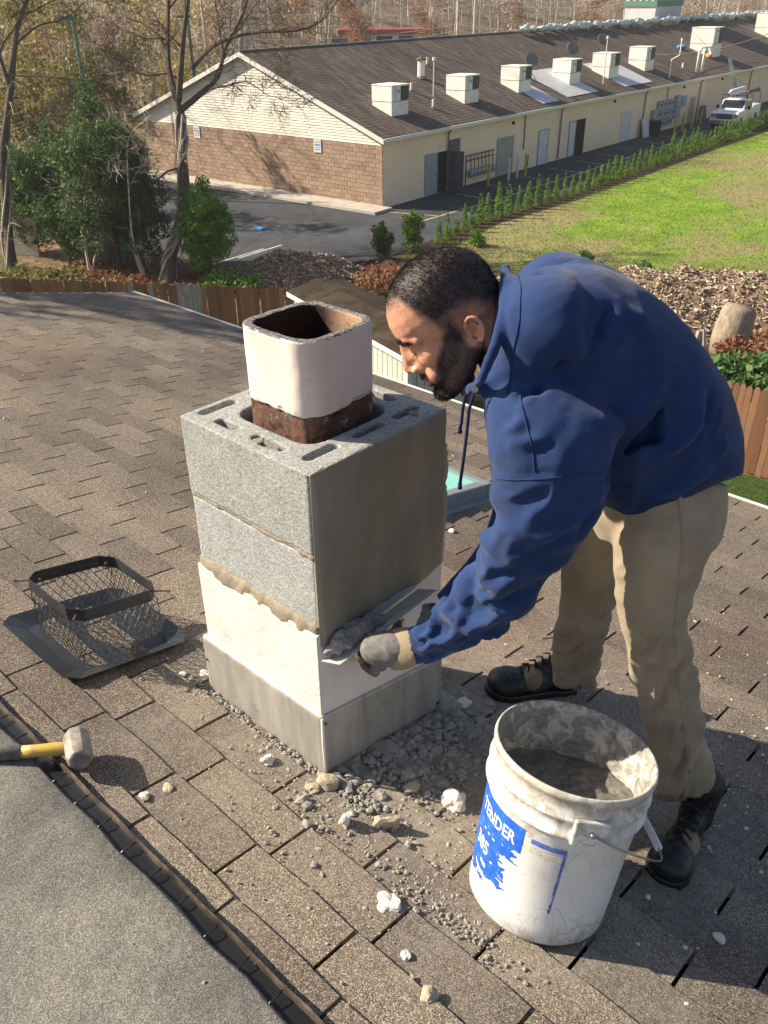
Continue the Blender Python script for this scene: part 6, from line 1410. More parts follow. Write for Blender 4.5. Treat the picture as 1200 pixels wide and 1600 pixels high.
# ================================================================== HEAPS OF WOOD CHIPS
def mound(name, c, rx, ry, h, rot, mat, lab, seed, res=.13, rough_=.22):
    nx_, ny_ = int(2*rx/res), int(2*ry/res); V = []; co, si = cos(rot), sin(rot)
    gx_, gy_ = np.meshgrid(np.linspace(-rx, rx, nx_+1), np.linspace(-ry, ry, ny_+1)); P = np.stack([gx_.ravel(), gy_.ravel(), np.zeros(gx_.size)], 1)
    q = np.sqrt((P[:, 0]/rx)**2+(P[:, 1]/ry)**2)+fnoise(P, .55, seed, 3)*.25; z_ = h*np.clip(1-q, -.08, 1)**1.0*1.5; z_ = np.where(q > 1, -.08, np.minimum(z_, h)+fnoise(P, 1.6, seed+2, 4)*rough_+fnoise(P, 6, seed+4, 3)*.09)
    P[:, 2] = z_; X = c.x+P[:, 0]*co-P[:, 1]*si; Y = c.y+P[:, 0]*si+P[:, 1]*co
    b = MB(); b.v = list(zip(X-c.x, Y-c.y, P[:, 2]+.02)); b.f = [(j*(nx_+1)+i, j*(nx_+1)+i+1, (j+1)*(nx_+1)+i+1, (j+1)*(nx_+1)+i) for j in range(ny_) for i in range(nx_)]; b.mi = [0]*len(b.f)
    o = b.build(name, mat, None, False, Vector((c.x, c.y, GZ))); props(o, lab, 'heap'); return o, (X, Y, P[:, 2]+GZ)
m1, g1 = mound('wood_chip_heap', on_z(480, 440), 3.3, 1.5, .9, .55, M['chips'], 'low heap of brown chips and roots behind the left fence', 3)
m2, g2 = mound('wood_chip_heap', (on_z(1120, 560)+on_z(1120, 450))*.5, 8.5, 3.3, 1.25, .35, M['chips'], 'long pale heap of chips with a cut log behind the worker', 8)
m3, g3 = mound('earth_heap', on_z(620, 428), 3.2, 1.2, .4, .7, M['mulch'], 'dark low earth bank below the two round shrubs', 13)
# scattered chips on the heaps
def scatter_chips(g, n, name, mat, lab, s0=.02, s1=.07, par=None):
    X, Y, Z = g; ok = np.where(Z > GZ+.05)[0]; r_ = np.random.RandomState(n); b = MB()
    for i in r_.choice(ok, n, replace=True):
        s_ = r_.uniform(s0, s1); a = r_.rand()*6.3; d = Vector((cos(a), sin(a), r_.uniform(-.5, .7))).normalized()*s_; e = d.orthogonal().normalized()*s_*.35; c = Vector((X[i]+r_.uniform(-.07, .07), Y[i]+r_.uniform(-.07, .07), Z[i]+.03)); f = d.cross(e).normalized()*.012
        b.add([c-d-e-f, c+d-e-f, c+d+e+f, c-d+e+f], [(0, 1, 2, 3)])
    return props(b.build(name, mat), lab, 'wood chips', None, 'stuff')
kk = N('loose_chips', .9, .2); kk.col(kk.ramp(kk.rnd(), [(0, (.10, .065, .045)), (.4, (.26, .19, .13)), (.8, (.48, .39, .29)), (1, (.60, .52, .42))])); M['chipf'] = kk.m
scatter_chips(g1, 7000, 'loose_chips', M['chipf'], 'loose brown chips over the left heap'); scatter_chips(g2, 24000, 'loose_chips', M['chipf'], 'loose pale chips over the long heap')
k = N('cut_log', .9, .2); k.col(k.ramp(k.noise(7, 7, .7, k.map(scale=(2, 2, .5))), [(.3, (.15, .12, .09)), (.6, (.33, .27, .20)), (.75, (.44, .37, .29))])); k.bump(k.noise(18, 5, .6, k.map(scale=(2, 2, .4))), .6, .03); M['log'] = k.m
lc = at_depth(1146, 508, (on_z(1146, 560)-CAM).dot(CF)-1.3); b = MB(lc); b.tube([lc+Vector((-.1, -.1, -.95)), lc+Vector((0, 0, -.3)), lc+Vector((.05, .08, .40)), lc+Vector((.06, .1, .50))], [.42, .50, .44, .38], 16); props(b.build('cut_log', M['log'], None, True, lc), 'pale cut log standing in the chip heap behind the worker', 'log')
for (u0, v0, u1, v1, lb) in ((1098, 515, 1098, 556, 'upright grey board stuck in the chip heap'), (1084, 548, 1094, 518, 'grey board leaning left of the upright board'), (1100, 545, 1140, 540, 'grey plank lying beside the upright board')):
    dd_ = (on_z(1100, 560)-CAM).dot(CF)-.9; p0, p1 = at_depth(u0, v0, dd_), at_depth(u1, v1, dd_); b = MB(p0); b.tube([p0, p1], .09, 4); props(b.build('plank', M['fence_grey'], None, False, p0), lb, 'plank')
b = MB(); p0 = on_z(405, 357, GZ+.02); b.box((-.3, -.15, 0), (.3, .15, .05)); props(b.build('blue_litter', M['blue_plastic'], None, False, p0), 'flat blue scrap lying on the asphalt lot', 'litter')
p0 = on_z(38, 398); b = MB(p0); b.obox(p0+Vector((0, 0, .75)), Vector((.75, .35, 0)), Vector((-.02, .04, 0)), Vector((.1, .05, .75))); props(b.build('garden_board', M['tan_door'], None, False, p0), 'tan panel leaning among the trees at the left edge', 'panel')

# ================================================================== TREES AND SHRUBS
k = N('bark', .9, .15); k.col(k.ramp(k.noise(5, 8, .7, k.map(scale=(2, 2, .5))), [(.3, (.060, .045, .033)), (.55, (.115, .09, .068)), (.75, (.20, .165, .13))])); k.bump(k.noise(14, 6, .7, k.map(scale=(2, 2, .3))), .8, .04); M['bark'] = k.m
M['pale_bark'] = simple('pale_bark', (.50, .43, .35), .9, .3, 1.5); M['grey_bark'] = simple('grey_bark', (.32, .27, .225), .9, .35, 1.2)
M['ever'] = foliage('evergreen_leaves', (.030, .066, .022), (.06, .125, .038), (.115, .195, .055)); M['ever2'] = foliage('arborvitae_leaves', (.06, .15, .02), (.13, .25, .035), (.23, .36, .06))
M['gold'] = foliage('golden_leaves', (.32, .27, .07), (.48, .39, .12), (.60, .50, .20)); M['rustl'] = foliage('rust_leaves', (.16, .07, .035), (.28, .12, .06), (.36, .19, .10)); M['olive'] = foliage('olive_leaves', (.10, .11, .03), (.19, .18, .05), (.30, .26, .09))
M['tanl'] = foliage('tan_dry_leaves', (.34, .26, .18), (.48, .38, .27), (.58, .48, .36)); M['broad'] = foliage('broad_leaves', (.05, .11, .03), (.10, .20, .05), (.17, .28, .09))
def leaves(blobs, n, size, seed, shell=.55, flat=.5):
    """leaf-sized faces spread through ellipsoids (cx, cy, cz, rx, ry, rz), thick near the skin, with gaps"""
    r_ = np.random.RandomState(seed); vol = np.array([b_[3]*b_[4]*b_[5] for b_ in blobs])**.67; idx = r_.choice(len(blobs), n, p=vol/vol.sum()); B_ = np.array(blobs)[idx]
    d = r_.normal(0, 1, (n, 3)); d /= np.linalg.norm(d, axis=1)[:, None]; rad = shell+(1-shell)*r_.rand(n)**.6; P = B_[:, :3]+d*B_[:, 3:]*rad[:, None]
    lump_ = fnoise(P, 1.3/max(.3, vol.mean()**.5), seed, 3); P = P+d*lump_[:, None]*B_[:, 3:].mean(1)[:, None]*.38; keepm = fnoise(P, 2.2/max(.3, vol.mean()**.5), seed+4, 2) > -.14; P = P[keepm]; d = d[keepm]; n = len(P)
    a = r_.normal(0, 1, (n, 3))+d*flat; a /= np.linalg.norm(a, axis=1)[:, None]; t = np.cross(a, r_.normal(0, 1, (n, 3))); t /= np.linalg.norm(t, axis=1)[:, None]; s = np.cross(a, t); sz = size*(.5+r_.rand(n))[:, None]
    V = np.empty((n*4, 3)); V[0::4] = P-t*sz; V[1::4] = P+s*sz*.45; V[2::4] = P+t*sz; V[3::4] = P-s*sz*.45
    return V, np.arange(n*4).reshape(n, 4)
def leaf_obj(name, V, F, mat, parent=None, loc=None):
    me = bpy.data.meshes.new(name); me.vertices.add(len(V)); me.vertices.foreach_set('co', V.astype('f').ravel()); me.loops.add(F.size); me.loops.foreach_set('vertex_index', F.ravel().astype('i')); me.polygons.add(len(F)); me.polygons.foreach_set('loop_start', (np.arange(len(F))*4).astype('i')); me.polygons.foreach_set('loop_total', np.full(len(F), 4, 'i')); me.update(calc_edges=True); me.materials.append(mat); return link(name, me, None, parent, loc)
def grow(mb, pts, r0, r1, r_, lvl, ln, n_, spread=.8, gravity=.0, minr=.004, twig=3):
    """a limb along pts with smaller limbs leaving it, and so on down to twigs"""
    m_ = len(pts); mb.tube(pts, [r0+(r1-r0)*i/(m_-1) for i in range(m_)], 7 if r0 > .08 else (5 if r0 > .03 else 3), lvl == twig)
    if lvl <= 0: return
    for q in range(n_):
        t = (r_.uniform(.25, 1.0)) if q else 1.0; i = min(int(t*(m_-1)), m_-2); f = t*(m_-1)-i; p = Vector(pts[i]).lerp(Vector(pts[i+1]), f); d = (Vector(pts[i+1])-Vector(pts[i])).normalized()
        nd_ = (d*r_.uniform(.35, .9)+Vector((r_.gauss(0, 1), r_.gauss(0, 1), r_.gauss(0, .8))).normalized()*spread+Vector((0, 0, .12-gravity))).normalized(); l_ = ln*r_.uniform(.55, 1.15); rr0 = max(minr, (r0+(r1-r0)*t)*r_.uniform(.38, .6)); P = [p]; cur = nd_
        for s_ in range(4): cur = (cur+Vector((r_.gauss(0, .22), r_.gauss(0, .22), r_.gauss(.03, .16)-gravity*.3))).normalized(); P.append(P[-1]+cur*l_/4)
        grow(mb, P, rr0, max(minr*.6, rr0*.35), r_, lvl-1, ln*.55, n_, spread, gravity, minr, twig)
def sm_pts(P, n_=4):
    P = [Vector(p) for p in P]; out = []
    for i in range(len(P)-1):
        p0, p1, p2, p3 = P[max(i-1, 0)], P[i], P[i+1], P[min(i+2, len(P)-1)]
        for q in range(n_): t = q/n_; out.append(.5*((2*p1)+(-p0+p2)*t+(2*p0-5*p1+4*p2-p3)*t*t+(-p0+3*p1-3*p2+p3)*t**3))
    return out+[P[-1]]
# the two big bare trees with vines
def big_tree(name, base, trunk, limbs, lab, seed, r0, vines=5, side=None):
    D = (base-CAM).dot(CF); r_ = random.Random(seed); T = empty(name, base, lab, 'tree')
    def A(L_): return [at_depth(u, v, D+dd-base.z*0) - base for (u, v, dd) in L_]
    b = MB(); tp_ = sm_pts([Vector((0, 0, -.1))]+A(trunk)); n = len(tp_); b.tube(tp_, [r0*(1-.45*i/n)*(1+.5*max(0, 1-i/3)) for i in range(n)], 12); o = b.build('trunk', M['bark'], T, True); roughen(o, .03, 3, seed)
    for vi in range(vines):
        b = MB(); ph = r_.random()*6; pts = []
        for i, p in enumerate(tp_[:int(n*.95)]):
            a = ph+i*(.35+.1*vi*(-1)**vi); rr_ = r0*(1-.45*i/n)*(1.15+.25*max(0, 1-i/3))+.02; pts.append(p+Vector((cos(a)*rr_, sin(a)*rr_, r_.uniform(-.05, .05))))
        b.tube(pts, .035+.02*r_.random(), 6); b.build('vine', M['grey_bark'], T, True)
    for L_, ra, n_, ln in limbs:
        b = MB(); grow(b, sm_pts(A(L_), 3), ra, ra*.3, r_, 3, ln, n_, .85, .04, .0075); b.build('limb', M['bark'], T)
    b = MB()
    for q in range(26):   # hanging dead twigs along the trunk
        p = tp_[int(n*r_.uniform(.25, .95))]; d = Vector((r_.gauss(0, 1), r_.gauss(0, 1), r_.gauss(0, .5))).normalized(); P = [p]
        for s_ in range(4): P.append(P[-1]+d*.22+Vector((0, 0, -.03*s_)))
        grow(b, P, .014, .005, r_, 1, .5, 4, .9, .12, .006)
    o = b.build('twig', M['pale_bark'], T); o['kind'] = 'stuff'
    return T
t1b = on_z(262, 447)
big_tree('bare_tree', t1b, [(266, 405, 0), (281, 352, 0), (289, 300, 0), (286, 250, 0), (283, 200, 0), (277, 160, 0)],
  [([(277, 160, 0), (264, 110, 0), (262, 55, 0), (263, -10, 0), (262, -80, 0)], .13, 7, 2.2), ([(279, 158, 0), (283, 100, -.3), (288, 45, -.5), (296, -15, -.6), (300, -80, -.6)], .13, 7, 2.0),
   ([(283, 172, 0), (312, 148, .2), (340, 120, .5), (352, 75, .6), (376, 30, .8), (396, -30, .9)], .12, 7, 2.2), ([(300, 108, .2), (330, 75, 0), (365, 58, -.2), (410, 50, -.4), (468, 47, -.6), (505, 30, -.7), (530, -5, -.8)], .07, 8, 1.6),
   ([(284, 128, 0), (262, 115, .3), (230, 118, .5), (190, 108, .6), (150, 120, .8)], .05, 6, 1.4), ([(286, 262, 0), (262, 268, -.3), (240, 285, -.5), (222, 280, -.6)], .05, 8, 1.1), ([(318, 140, .2), (350, 135, 0), (385, 128, -.2), (420, 150, -.3)], .04, 8, 1.3)],
  'tall bare forked tree wrapped in vines in front of the brick gable', 5, .23)
t2b = on_z(20, 430)
big_tree('bare_tree', t2b, [(14, 380, 0), (9, 320, 0), (4, 250, 0), (10, 190, 0), (18, 130, 0)],
  [([(18, 130, 0), (22, 80, 0), (30, 30, 0), (52, -20, 0), (70, -70, 0)], .13, 8, 2.2), ([(16, 140, 0), (0, 90, -.2), (-20, 40, -.3), (-30, -30, -.3)], .10, 7, 2.0), ([(12, 118, 0), (50, 118, -.3), (100, 122, -.5), (150, 125, -.6), (200, 112, -.6)], .05, 8, 1.5),
   ([(24, 70, 0), (60, 40, .3), (100, 30, .5), (130, 5, .6)], .045, 7, 1.6), ([(8, 210, 0), (40, 195, -.3), (75, 170, -.5)], .035, 7, 1.3)],
  'bare tree with a slim trunk at the left edge of the yard', 9, .20, 2)
# evergreens: trunk and irregular crown
def evergreen(u, v, hpx, wpx, lab, seed, mat='ever', n=22000, size=.060, trunk=.12, bare=.12, stems=1, name='evergreen_tree'):
    base = on_z(u, v); D = (base-CAM).dot(CF); dr = ray(u, v-hpx); h = CAM.z+dr.z*((base-CAM).to_2d().length/dr.to_2d().length)-GZ; w_ = wpx*D/FPX; T = empty(name, base, lab, 'tree' if name.endswith('tree') else 'shrub'); r_ = random.Random(seed)
    for q in range(stems):
        b = MB(); x_ = (q-(stems-1)/2)*.25; b.tube([(x_, 0, -.05), (x_*1.3, .05, h*.3), (x_*1.5, 0, h*.6), (0, 0, h*.9)], [trunk, trunk*.8, trunk*.5, .02], 7); b.build('trunk', M['bark'], T, True)
    bl = []
    for i in range(9):
        t = bare+(1-bare)*(i+.5)/9; rr_ = w_/2*(sin(pi*min(1, (t-bare)/(1-bare)*.78+.2)))**.7; bl.append((r_.uniform(-.2, .2)*rr_, r_.uniform(-.2, .2)*rr_, t*h, rr_*r_.uniform(.6, 1.05), rr_*r_.uniform(.6, 1.05), h*.12))
    for i in range(11): a = r_.random()*6.3; t = r_.uniform(.2, .88); bl.append((cos(a)*w_*.34, sin(a)*w_*.34, t*h, w_*.17, w_*.17, h*.10))
    V, F = leaves(bl, n, size, seed, .45); leaf_obj('crown', V, F, M[mat], T); return T
evergreen(182, 425, 290, 150, 'largest dark evergreen, broad and tall, left of the vine-wrapped tree', 1, n=34000, stems=3)
evergreen(112, 412, 210, 120, 'dark evergreen between the slim bare tree and the largest evergreen', 2, n=30000)
evergreen(232, 425, 215, 95, 'dark evergreen pressed against the vine-wrapped trunk', 3, n=24000)
evergreen(329, 434, 155, 98, 'small round-headed evergreen right of the vine-wrapped trunk', 4, 'ever2', 20000, .055, .06, .2)
evergreen(52, 395, 165, 110, 'dark evergreen behind the slim bare tree', 6, n=20000)
evergreen(598, 405, 58, 38, 'round dark shrub left of the twin shrubs above the worker head', 7, 'ever', 3500, .06, .04, .0, 1, 'round_shrub')
evergreen(645, 395, 66, 38, 'pointed shrub just behind the worker head', 8, 'ever2', 3500, .06, .04, .0, 1, 'pointed_shrub')
evergreen(745, 385, 26, 30, 'low pale green shrub behind the hood', 9, 'ever2', 1400, .05, .03, .0, 1, 'low_shrub')
for (u, v, h_, w_, lb, sd_) in ((1003, 432, 28, 30, 'weedy green sapling at the lawn edge above the worker back', 21), (1072, 448, 34, 34, 'weedy sapling at the lawn edge in front of the heap', 22), (1160, 462, 30, 26, 'reddish dry weed at the lawn edge near the log', 23), (915, 412, 20, 24, 'small green weed at the lawn edge behind the hood', 24), (545, 432, 14, 24, 'small dry weed on the left chip heap', 25)):
    evergreen(u, v, h_, w_, lb, sd_, 'rustl' if 'dry' in lb else 'broad', 500, .06, .02, .0, 1, 'weed_plant')
# thin pale twiggy shrubs standing before the evergreens
for u, v, hh, lb, sd_ in ((224, 434, 4.6, 'pale twiggy leafless shrub between the largest evergreen and the vine-wrapped trunk', 61), (140, 430, 3.4, 'thin leafless sapling in front of the largest evergreen', 62)):
    p = on_z(u, v); T = empty('twiggy_shrub', p, lb, 'shrub'); r__ = random.Random(sd_)
    for q in range(3):
        b = MB(); P = [Vector((q*.1, 0, -.05))]; c = Vector((r__.gauss(0, .25), r__.gauss(0, .25), 1)).normalized()
        for i in range(5): c = (c+Vector((r__.gauss(0, .12), r__.gauss(0, .12), .05))).normalized(); P.append(P[-1]+c*hh/5)
        grow(b, P, .045, .012, r__, 3, hh*.30, 6, .9, .05, .008); b.build('stem', M['pale_bark'], T)
# row of young arborvitae between lot and lawn: one built, the others copies
def young(seed):
    T = empty('young_arborvitae', (0, 0, GZ)); h = 1.25; bl = [(0, 0, h*(i+.6)/8, .25*(1-((i+.2)/8.4)**1.4)+.015, .25*(1-((i+.2)/8.4)**1.4)+.015, .13) for i in range(8)]
    V, F = leaves(bl, 1700, .036, seed, .5, 0.); leaf_obj('crown', V, F, M['ever2'], T); b = MB(); b.tube([(0, 0, 0), (0, 0, .5)], .02, 5); b.build('stem', M['bark'], T); return T
protos = [young(s) for s in (1, 2, 3)]; kids_index(); rr = random.Random(8)
L0, L1 = on_z(700, 366), on_z(1196, 200); NH = 54
for i in range(NH):
    t = i/(NH-1); t = t; base = L0.lerp(L1, t); mid = on_z(880, 310); base = base+(hn*0)
    # the row bows slightly: follow the bed
    seg = [hl[0], hl[1], hl[2], hl[3], hl[4], hl[5]]; tot = [(seg[j+1]-seg[j]).length for j in range(5)]; dd_ = 1.3+t*(sum(tot)-1.3); j = 0
    while j < 4 and dd_ > tot[j]: dd_ -= tot[j]; j += 1
    p = seg[j].lerp(seg[j+1], dd_/tot[j])
    T = protos[i] if i < 3 else copy_tree(protos[i % 3]); T.location = p; T.rotation_euler[2] = rr.random()*6; s_ = rr.uniform(.82, 1.15)*(1 if i > 2 else .8); T.scale = (s_*rr.uniform(.8, 1.15), s_*rr.uniform(.8, 1.15), s_*rr.uniform(.85, 1.15))
    lab = {0: 'first young arborvitae of the row, small, at the end near the worker head', 1: 'second young arborvitae of the row beside the parking line', NH-1: 'last young arborvitae of the row at the right edge beyond the pickup'}.get(i, ordinal(i+1)+' young arborvitae of the row, counted from the end near the worker head')
    props(T, lab, 'arborvitae', 'row of young arborvitae')
# broad green leaves behind the right fence, undergrowth by the left fence
r_ = np.random.RandomState(3)
def patch(pix, n, size, mat, name, lab, cat, h=.5, seed=1):
    r_ = np.random.RandomState(seed); V = []; u0, v0, u1, v1 = pix; bl = []
    for i in range(26): q = on_z(r_.uniform(u0, u1), r_.uniform(v0, v1)); bl.append((q.x, q.y, q.z+h*.5, .45, .45, h*.6))
    V, F = leaves(bl, n, size, seed, .3, .8); return props(leaf_obj(name, V, F, M[mat]), lab, cat, None, 'stuff')
def bed(pix, zt_, n, size, mat, name, lab, cat, seed, th=.35, rb=.5):
    r_ = np.random.RandomState(seed); u0, v0, u1, v1 = pix; bl = []
    for i in range(30): q = on_z(r_.uniform(u0, u1), r_.uniform(v0, v1), zt_); bl.append((q.x, q.y, q.z, rb, rb, th))
    V, F = leaves(bl, n, size, seed, .2, 1.2); return props(leaf_obj(name, V, F, M[mat]), lab, cat, None, 'stuff')
bed((1110, 572, 1230, 600), -5.6, 2600, .11, 'broad', 'leafy_plants', 'lush green leafy plants just behind the right fence', 'plants', 5)
bed((1120, 538, 1230, 562), -5.7, 2600, .10, 'rustl', 'dry_stalks', 'dry brown growth between the log and the green plants', 'plants', 6)
bed((-40, 425, 120, 452), -6.9, 5000, .09, 'olive', 'undergrowth', 'rough olive undergrowth at the left above the roof edge', 'undergrowth', 7, .3, .8)
bed((120, 405, 330, 445), -7.05, 5000, .08, 'rustl', 'fallen_leaves', 'rusty fallen leaves under the evergreens', 'leaves', 8, .12, .8)
bed((330, 430, 400, 446), -6.9, 2200, .08, 'ever2', 'undergrowth', 'green brush between the small evergreen and the left heap', 'undergrowth', 9, .3, .5)
bed((560, 420, 640, 445), -6.8, 1600, .08, 'rustl', 'dry_brush', 'dry brush on the dark bank behind the shed', 'brush', 10, .3, .5)
# ---- the autumn wood
def wood_tree(seed, h, mat, leafmat=None, nl=0, lvl=3, nb=6):
    r_ = random.Random(seed); T = empty('autumn_tree', (0, 0, GZ)); b = MB(); P = [Vector((0, 0, -.3))]; c = Vector((r_.uniform(-.1, .1), r_.uniform(-.1, .1), 1)).normalized()
    for i in range(6): c = (c+Vector((r_.gauss(0, .06), r_.gauss(0, .06), .05))).normalized(); P.append(P[-1]+c*h/6)
    grow(b, P, h*.014, .02, r_, lvl, h*.24, nb, .7, 0, .011); b.build('trunk', M[mat], T)
    if leafmat:
        bl = [(r_.uniform(-.16, .16)*h, r_.uniform(-.16, .16)*h, h*r_.uniform(.3, .95), h*.11, h*.11, h*.09) for i in range(16)]; V, F = leaves(bl, nl, .13, seed, .2, 0); leaf_obj('crown', V, F, M[leafmat], T)
    return T
kinds = [('bare', wood_tree(31, 15, 'grey_bark')), ('bare', wood_tree(32, 13, 'pale_bark')), ('bare', wood_tree(33, 16, 'grey_bark', None, 0, 3, 7)), ('gold', wood_tree(34, 11, 'grey_bark', 'gold', 4200)), ('rust', wood_tree(35, 12, 'grey_bark', 'rustl', 4200)), ('olive', wood_tree(36, 10, 'grey_bark', 'olive', 5000)), ('tan', wood_tree(37, 13, 'pale_bark', 'tanl', 2600))]
kids_index(); used = set(); rr = random.Random(77)
LB = {'bare': 'bare grey tree of the wood behind the long building', 'gold': 'golden-leaved tree in the wood', 'rust': 'rust-leaved tree in the wood', 'olive': 'dull green tree in the wood', 'tan': 'tree with thin tan leaves in the wood'}
def plant(ki, p, sc_, lab=None):
    kd, proto = kinds[ki]; T = proto if ki not in used else copy_tree(proto); used.add(ki); T.location = (p.x, p.y, p.z); T.rotation_euler[2] = rr.random()*6.3; T.scale = (sc_,)*3
    props(T, lab or LB[kd], 'tree', None if lab else kd+' trees of the wood')
def at_bearing(u, dist):
    d = ray(u, 0); d.z = 0; d.normalize(); p = Vector((CAM.x, CAM.y, 0))+d*dist; p.z = hill(p.x, p.y); return p
for (ki, u, dist, sc_, lb) in ((3, 95, 62, .9, 'golden tree showing above the left evergreens'), (3, 215, 78, 1.0, 'golden tree behind the vine-wrapped tree'), (5, 60, 52, .9, 'dull green tree behind the slim bare tree'), (5, 150, 58, .95, 'dull green bushy tree beside the green lamp post'), (4, 20, 70, 1.0, 'rusty tree at the upper left corner'), (4, 560, 120, 1.1, 'rusty tree over the near end of the long roof'), (4, 672, 135, .9, 'small rusty tree left of the twin utility poles'), (5, 5, 46, .9, 'dull green tree at the far left edge'), (3, 300, 95, 1.0, 'golden tree right above the small round evergreen'), (3, 250, 66, .8, 'low golden tree left of the gable'), (6, 200, 60, .9, 'tan thin tree just left of the gable')):
    plant(ki, at_bearing(u, dist), sc_, lb)
for i in range(60):
    u = rr.uniform(-60, 400); plant(rr.choice([0, 1, 2, 1, 1, 6, 6, 3]), at_bearing(u, rr.uniform(58, 150)), rr.uniform(.8, 1.15))
for i in range(110):
    s_, w_ = rr.uniform(-20, 230), rr.uniform(45, 110); p = BP(s_, w_); p.z = hill(p.x, p.y); plant(rr.choice([0, 1, 2, 0, 2, 1, 6, 4 if i % 4 == 0 else 0]), p, rr.uniform(.85, 1.2))
# the far wood reads as one mass of stems and twigs on the rising ground
r_ = np.random.RandomState(4); b = MB()
for i in range(5200):
    s_, w_ = r_.uniform(-120, 420), 80+r_.rand()**1.2*170; p = BP(s_, w_); z0 = hill(p.x, p.y); h = r_.uniform(7, 14); lx, ly = r_.normal(0, .5, 2); ww = r_.uniform(.06, .16); a = r_.rand()*3.14
    b.add([(p.x-ww*cos(a), p.y-ww*sin(a), z0), (p.x+ww*cos(a), p.y+ww*sin(a), z0), (p.x+lx, p.y+ly, z0+h), (p.x, p.y+ww, z0)], [(0, 1, 2), (1, 3, 2), (3, 0, 2)])
    for q in range(5):
        t = r_.uniform(.3, .95); c = Vector((p.x+lx*t, p.y+ly*t, z0+h*t)); d = Vector(r_.normal(0, 1, 3)).normalized(); d.z = abs(d.z); e = c+d*r_.uniform(1.2, 3); w2_ = .045; b.add([c-Vector((w2_, 0, 0)), c+Vector((w2_, 0, 0)), e], [(0, 1, 2)]); b.add([c-Vector((0, w2_, 0)), c+Vector((0, w2_, 0)), e], [(0, 1, 2)])
kk = N('far_stems', .95, .1); kk.col(kk.ramp(kk.rnd(), [(0, (.28, .235, .20)), (.5, (.42, .36, .30)), (1, (.56, .50, .42))])); props(b.build('distant_wood', kk.m), 'bare brown wood on the rising ground behind everything', 'wood', None, 'stuff')
bl = [(*(lambda p: (p.x, p.y, hill(p.x, p.y)+r_.uniform(1, 8)))(BP(r_.uniform(-60, 330), 60+r_.rand()*150)), r_.uniform(2, 4), r_.uniform(2, 4), r_.uniform(1.5, 3.5)) for i in range(300)]
V, F = leaves(bl, 60000, .26, 11, .1, 0); kk = N('far_leaves', .9, .1); kk.col(kk.mix(.6, kk.ramp(kk.rnd(), [(0, (.24, .18, .13)), (.6, (.36, .28, .20)), (1, (.44, .36, .25))]), kk.ramp(kk.noise(.035, 4), [(.4, (.34, .28, .22)), (.52, (.36, .22, .13)), (.62, (.42, .34, .19))]))); props(leaf_obj('autumn_foliage', V, F, kk.m), 'hazy autumn leaves among the far stems', 'foliage', None, 'stuff')
# tall evergreens just outside the left of the frame throw their shade on the roof corner
for (x, y, h, sd_) in ((-14.3, -2.2, 14.6, 51),):
    T = empty('evergreen_tree', (x, y, GZ), 'tall evergreen beside the house outside the view, number %s' % ('one' if sd_ == 51 else 'two'), 'tree'); T['label'] = 'tall evergreen beyond the left end of the roof' if sd_ == 51 else 'second tall evergreen farther out past the left end of the roof'
    b = MB(); b.tube([(0, 0, 0), (0, 0, h*.9)], [.25, .03], 8); b.build('trunk', M['bark'], T); bl = [(0, 0, h*(i+1.5)/10, 2.6*(1-i/9.5)**.8+.2, 2.6*(1-i/9.5)**.8+.2, h*.07) for i in range(9)]; V, F = leaves(bl, 14000, .14, sd_, .35); leaf_obj('crown', V, F, M['ever'], T)
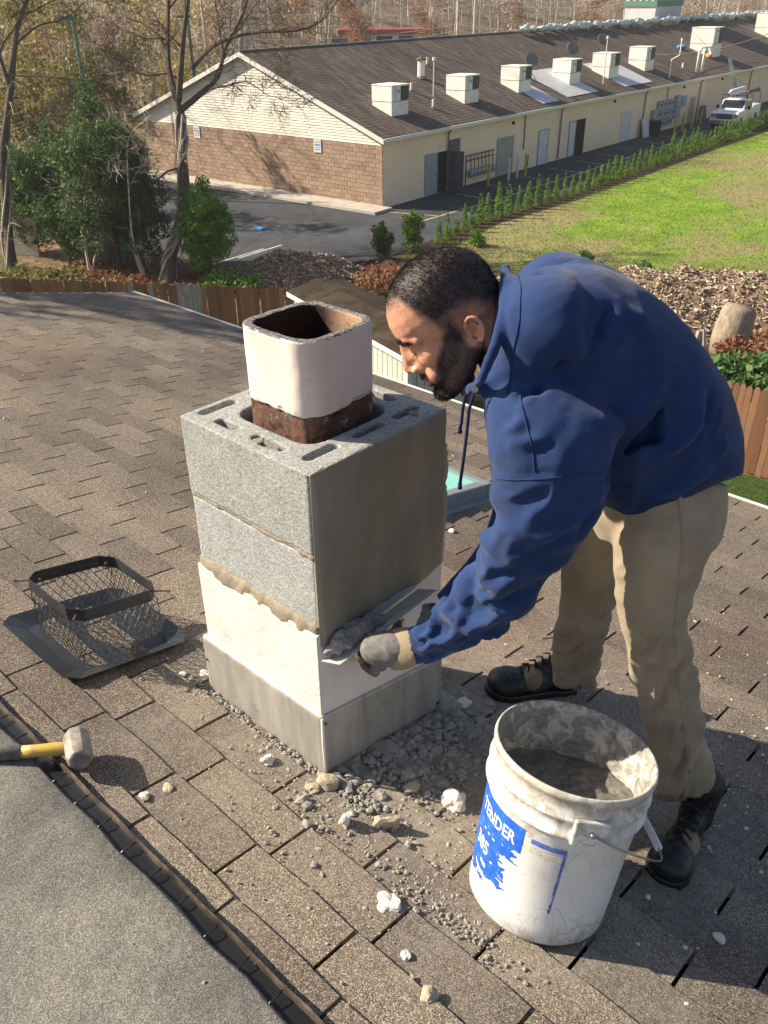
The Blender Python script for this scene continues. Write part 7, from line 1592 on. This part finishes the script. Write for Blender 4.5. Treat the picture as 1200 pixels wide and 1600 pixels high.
# lamp posts, utility poles, wires, far shop
M['lamp_green'] = simple('lamp_green', (.10, .20, .15), .6, .15)
def lamp(u, v, dist, lab):
    p = at_bearing(u, dist); d = ray(u, v); t = dist/Vector((d.x, d.y)).length; ztop = CAM.z+d.z*t; T = empty('lamp_post', p, lab, 'lamp post', 'parking lot lamp posts'); h = ztop-p.z
    b = MB(); b.tube([(0, 0, 0), (0, 0, h)], [.13, .08], 8); b.build('pole', M['lamp_green'], T); b = MB(); b.obox((-.2*CR.x, -.2*CR.y, h+.06), CR*.28, Vector((.1, .1, 0)), (0, 0, .07)); b.build('lamp_head', M['lamp_green'], T)
lamp(108, 30, 49, 'green lamp post leaning into view above the left evergreens'); lamp(290, 28, 60, 'thin green lamp post behind the forked tree')
for u, dd_, lb in ((716, 112, 'thinner utility pole left of its twin beyond the ridge'), (743, 105, 'thicker utility pole right of its twin beyond the ridge')):
    p = at_bearing(u, dd_); T = empty('utility_pole', p, lb, 'utility pole'); b = MB(); b.tube([(0, 0, 0), (0, 0, 13)], [.17, .12], 8); b.build('pole', M['pale_bark'], T); b = MB(); b.obox((0, 0, 11.6), CR*1.2, Vector((.06, .06, 0)), (0, 0, .06)); b.build('crossarm', M['pale_bark'], T)
M['wirem'] = simple('pale_wire', (.45, .44, .42), .6)
for i, (pix) in enumerate((((240, 24), (743, 6), (1120, -22)), ((250, 34), (743, 14), (1010, -6)), ((260, 50), (716, 38), (1010, 24)), ((300, 62), (716, 48), (1000, 30)), ((230, 12), (743, -2), (1100, -30)))):
    cable('overhead_wire', [at_depth(u, v, 104) for u, v in pix], .035, 'pale overhead wire strung behind the long building', 'wire', 1.2, 'overhead wires', 'wirem')
p = at_bearing(600, 150); st = empty('roadside_shop', p, 'low white shop with a red sign band far behind the near roof end', 'shop', None, YAW*-1)
M['red'] = simple('red_sign', (.28, .05, .04), .6, .1); b = MB(); b.box((-7, 0, 0), (7, 8, 3.6)); b.build('shop_wall', M['white_door'], st); b = MB(); b.box((-7.1, -.25, 3.6), (7.1, 8.1, 4.3)); b.build('sign_band', M['red'], st)
for i in range(5): b = MB(); b.box((-8+i*3.4, -.06, .6), (-5.6+i*3.4, -.002, 3.4)); b.build('shop_window', M['glass'], st)
for q, (u, dd_, mm, lb) in enumerate(((640, 140, 'car_white', 'white car parked before the far shop'), (575, 139, 'dark_door', 'dark car parked before the far shop'))):
    p = at_bearing(u, dd_); c = empty('parked_car', p, lb, 'car', None, -YAW); b = MB(); b.prism([(-2.2, -.9, .35), (2.2, -.9, .35), (2.2, -.9, .85), (1.2, -.9, .95), (.7, -.9, 1.42), (-1.2, -.9, 1.42), (-1.7, -.9, .95), (-2.2, -.9, .9)], (0, 1, 0), 1.8); o = b.build('body', M[mm], c); fix_normals(o.data); bevel(o, .06, 2)
    for x in (-1.4, 1.4):
        for y in (-.92, .74): b = MB(); b.tube([(x, y, .33), (x, y+.18, .33)], .33, 14); b.build('wheel', M['tyre'], c)
    b = MB(); b.prism([(-1.35, -.915, .97), (1.0, -.915, .97), (.66, -.915, 1.36), (-1.15, -.915, 1.36)], (0, 1, 0), .01); b.build('side_window', M['glass'], c)
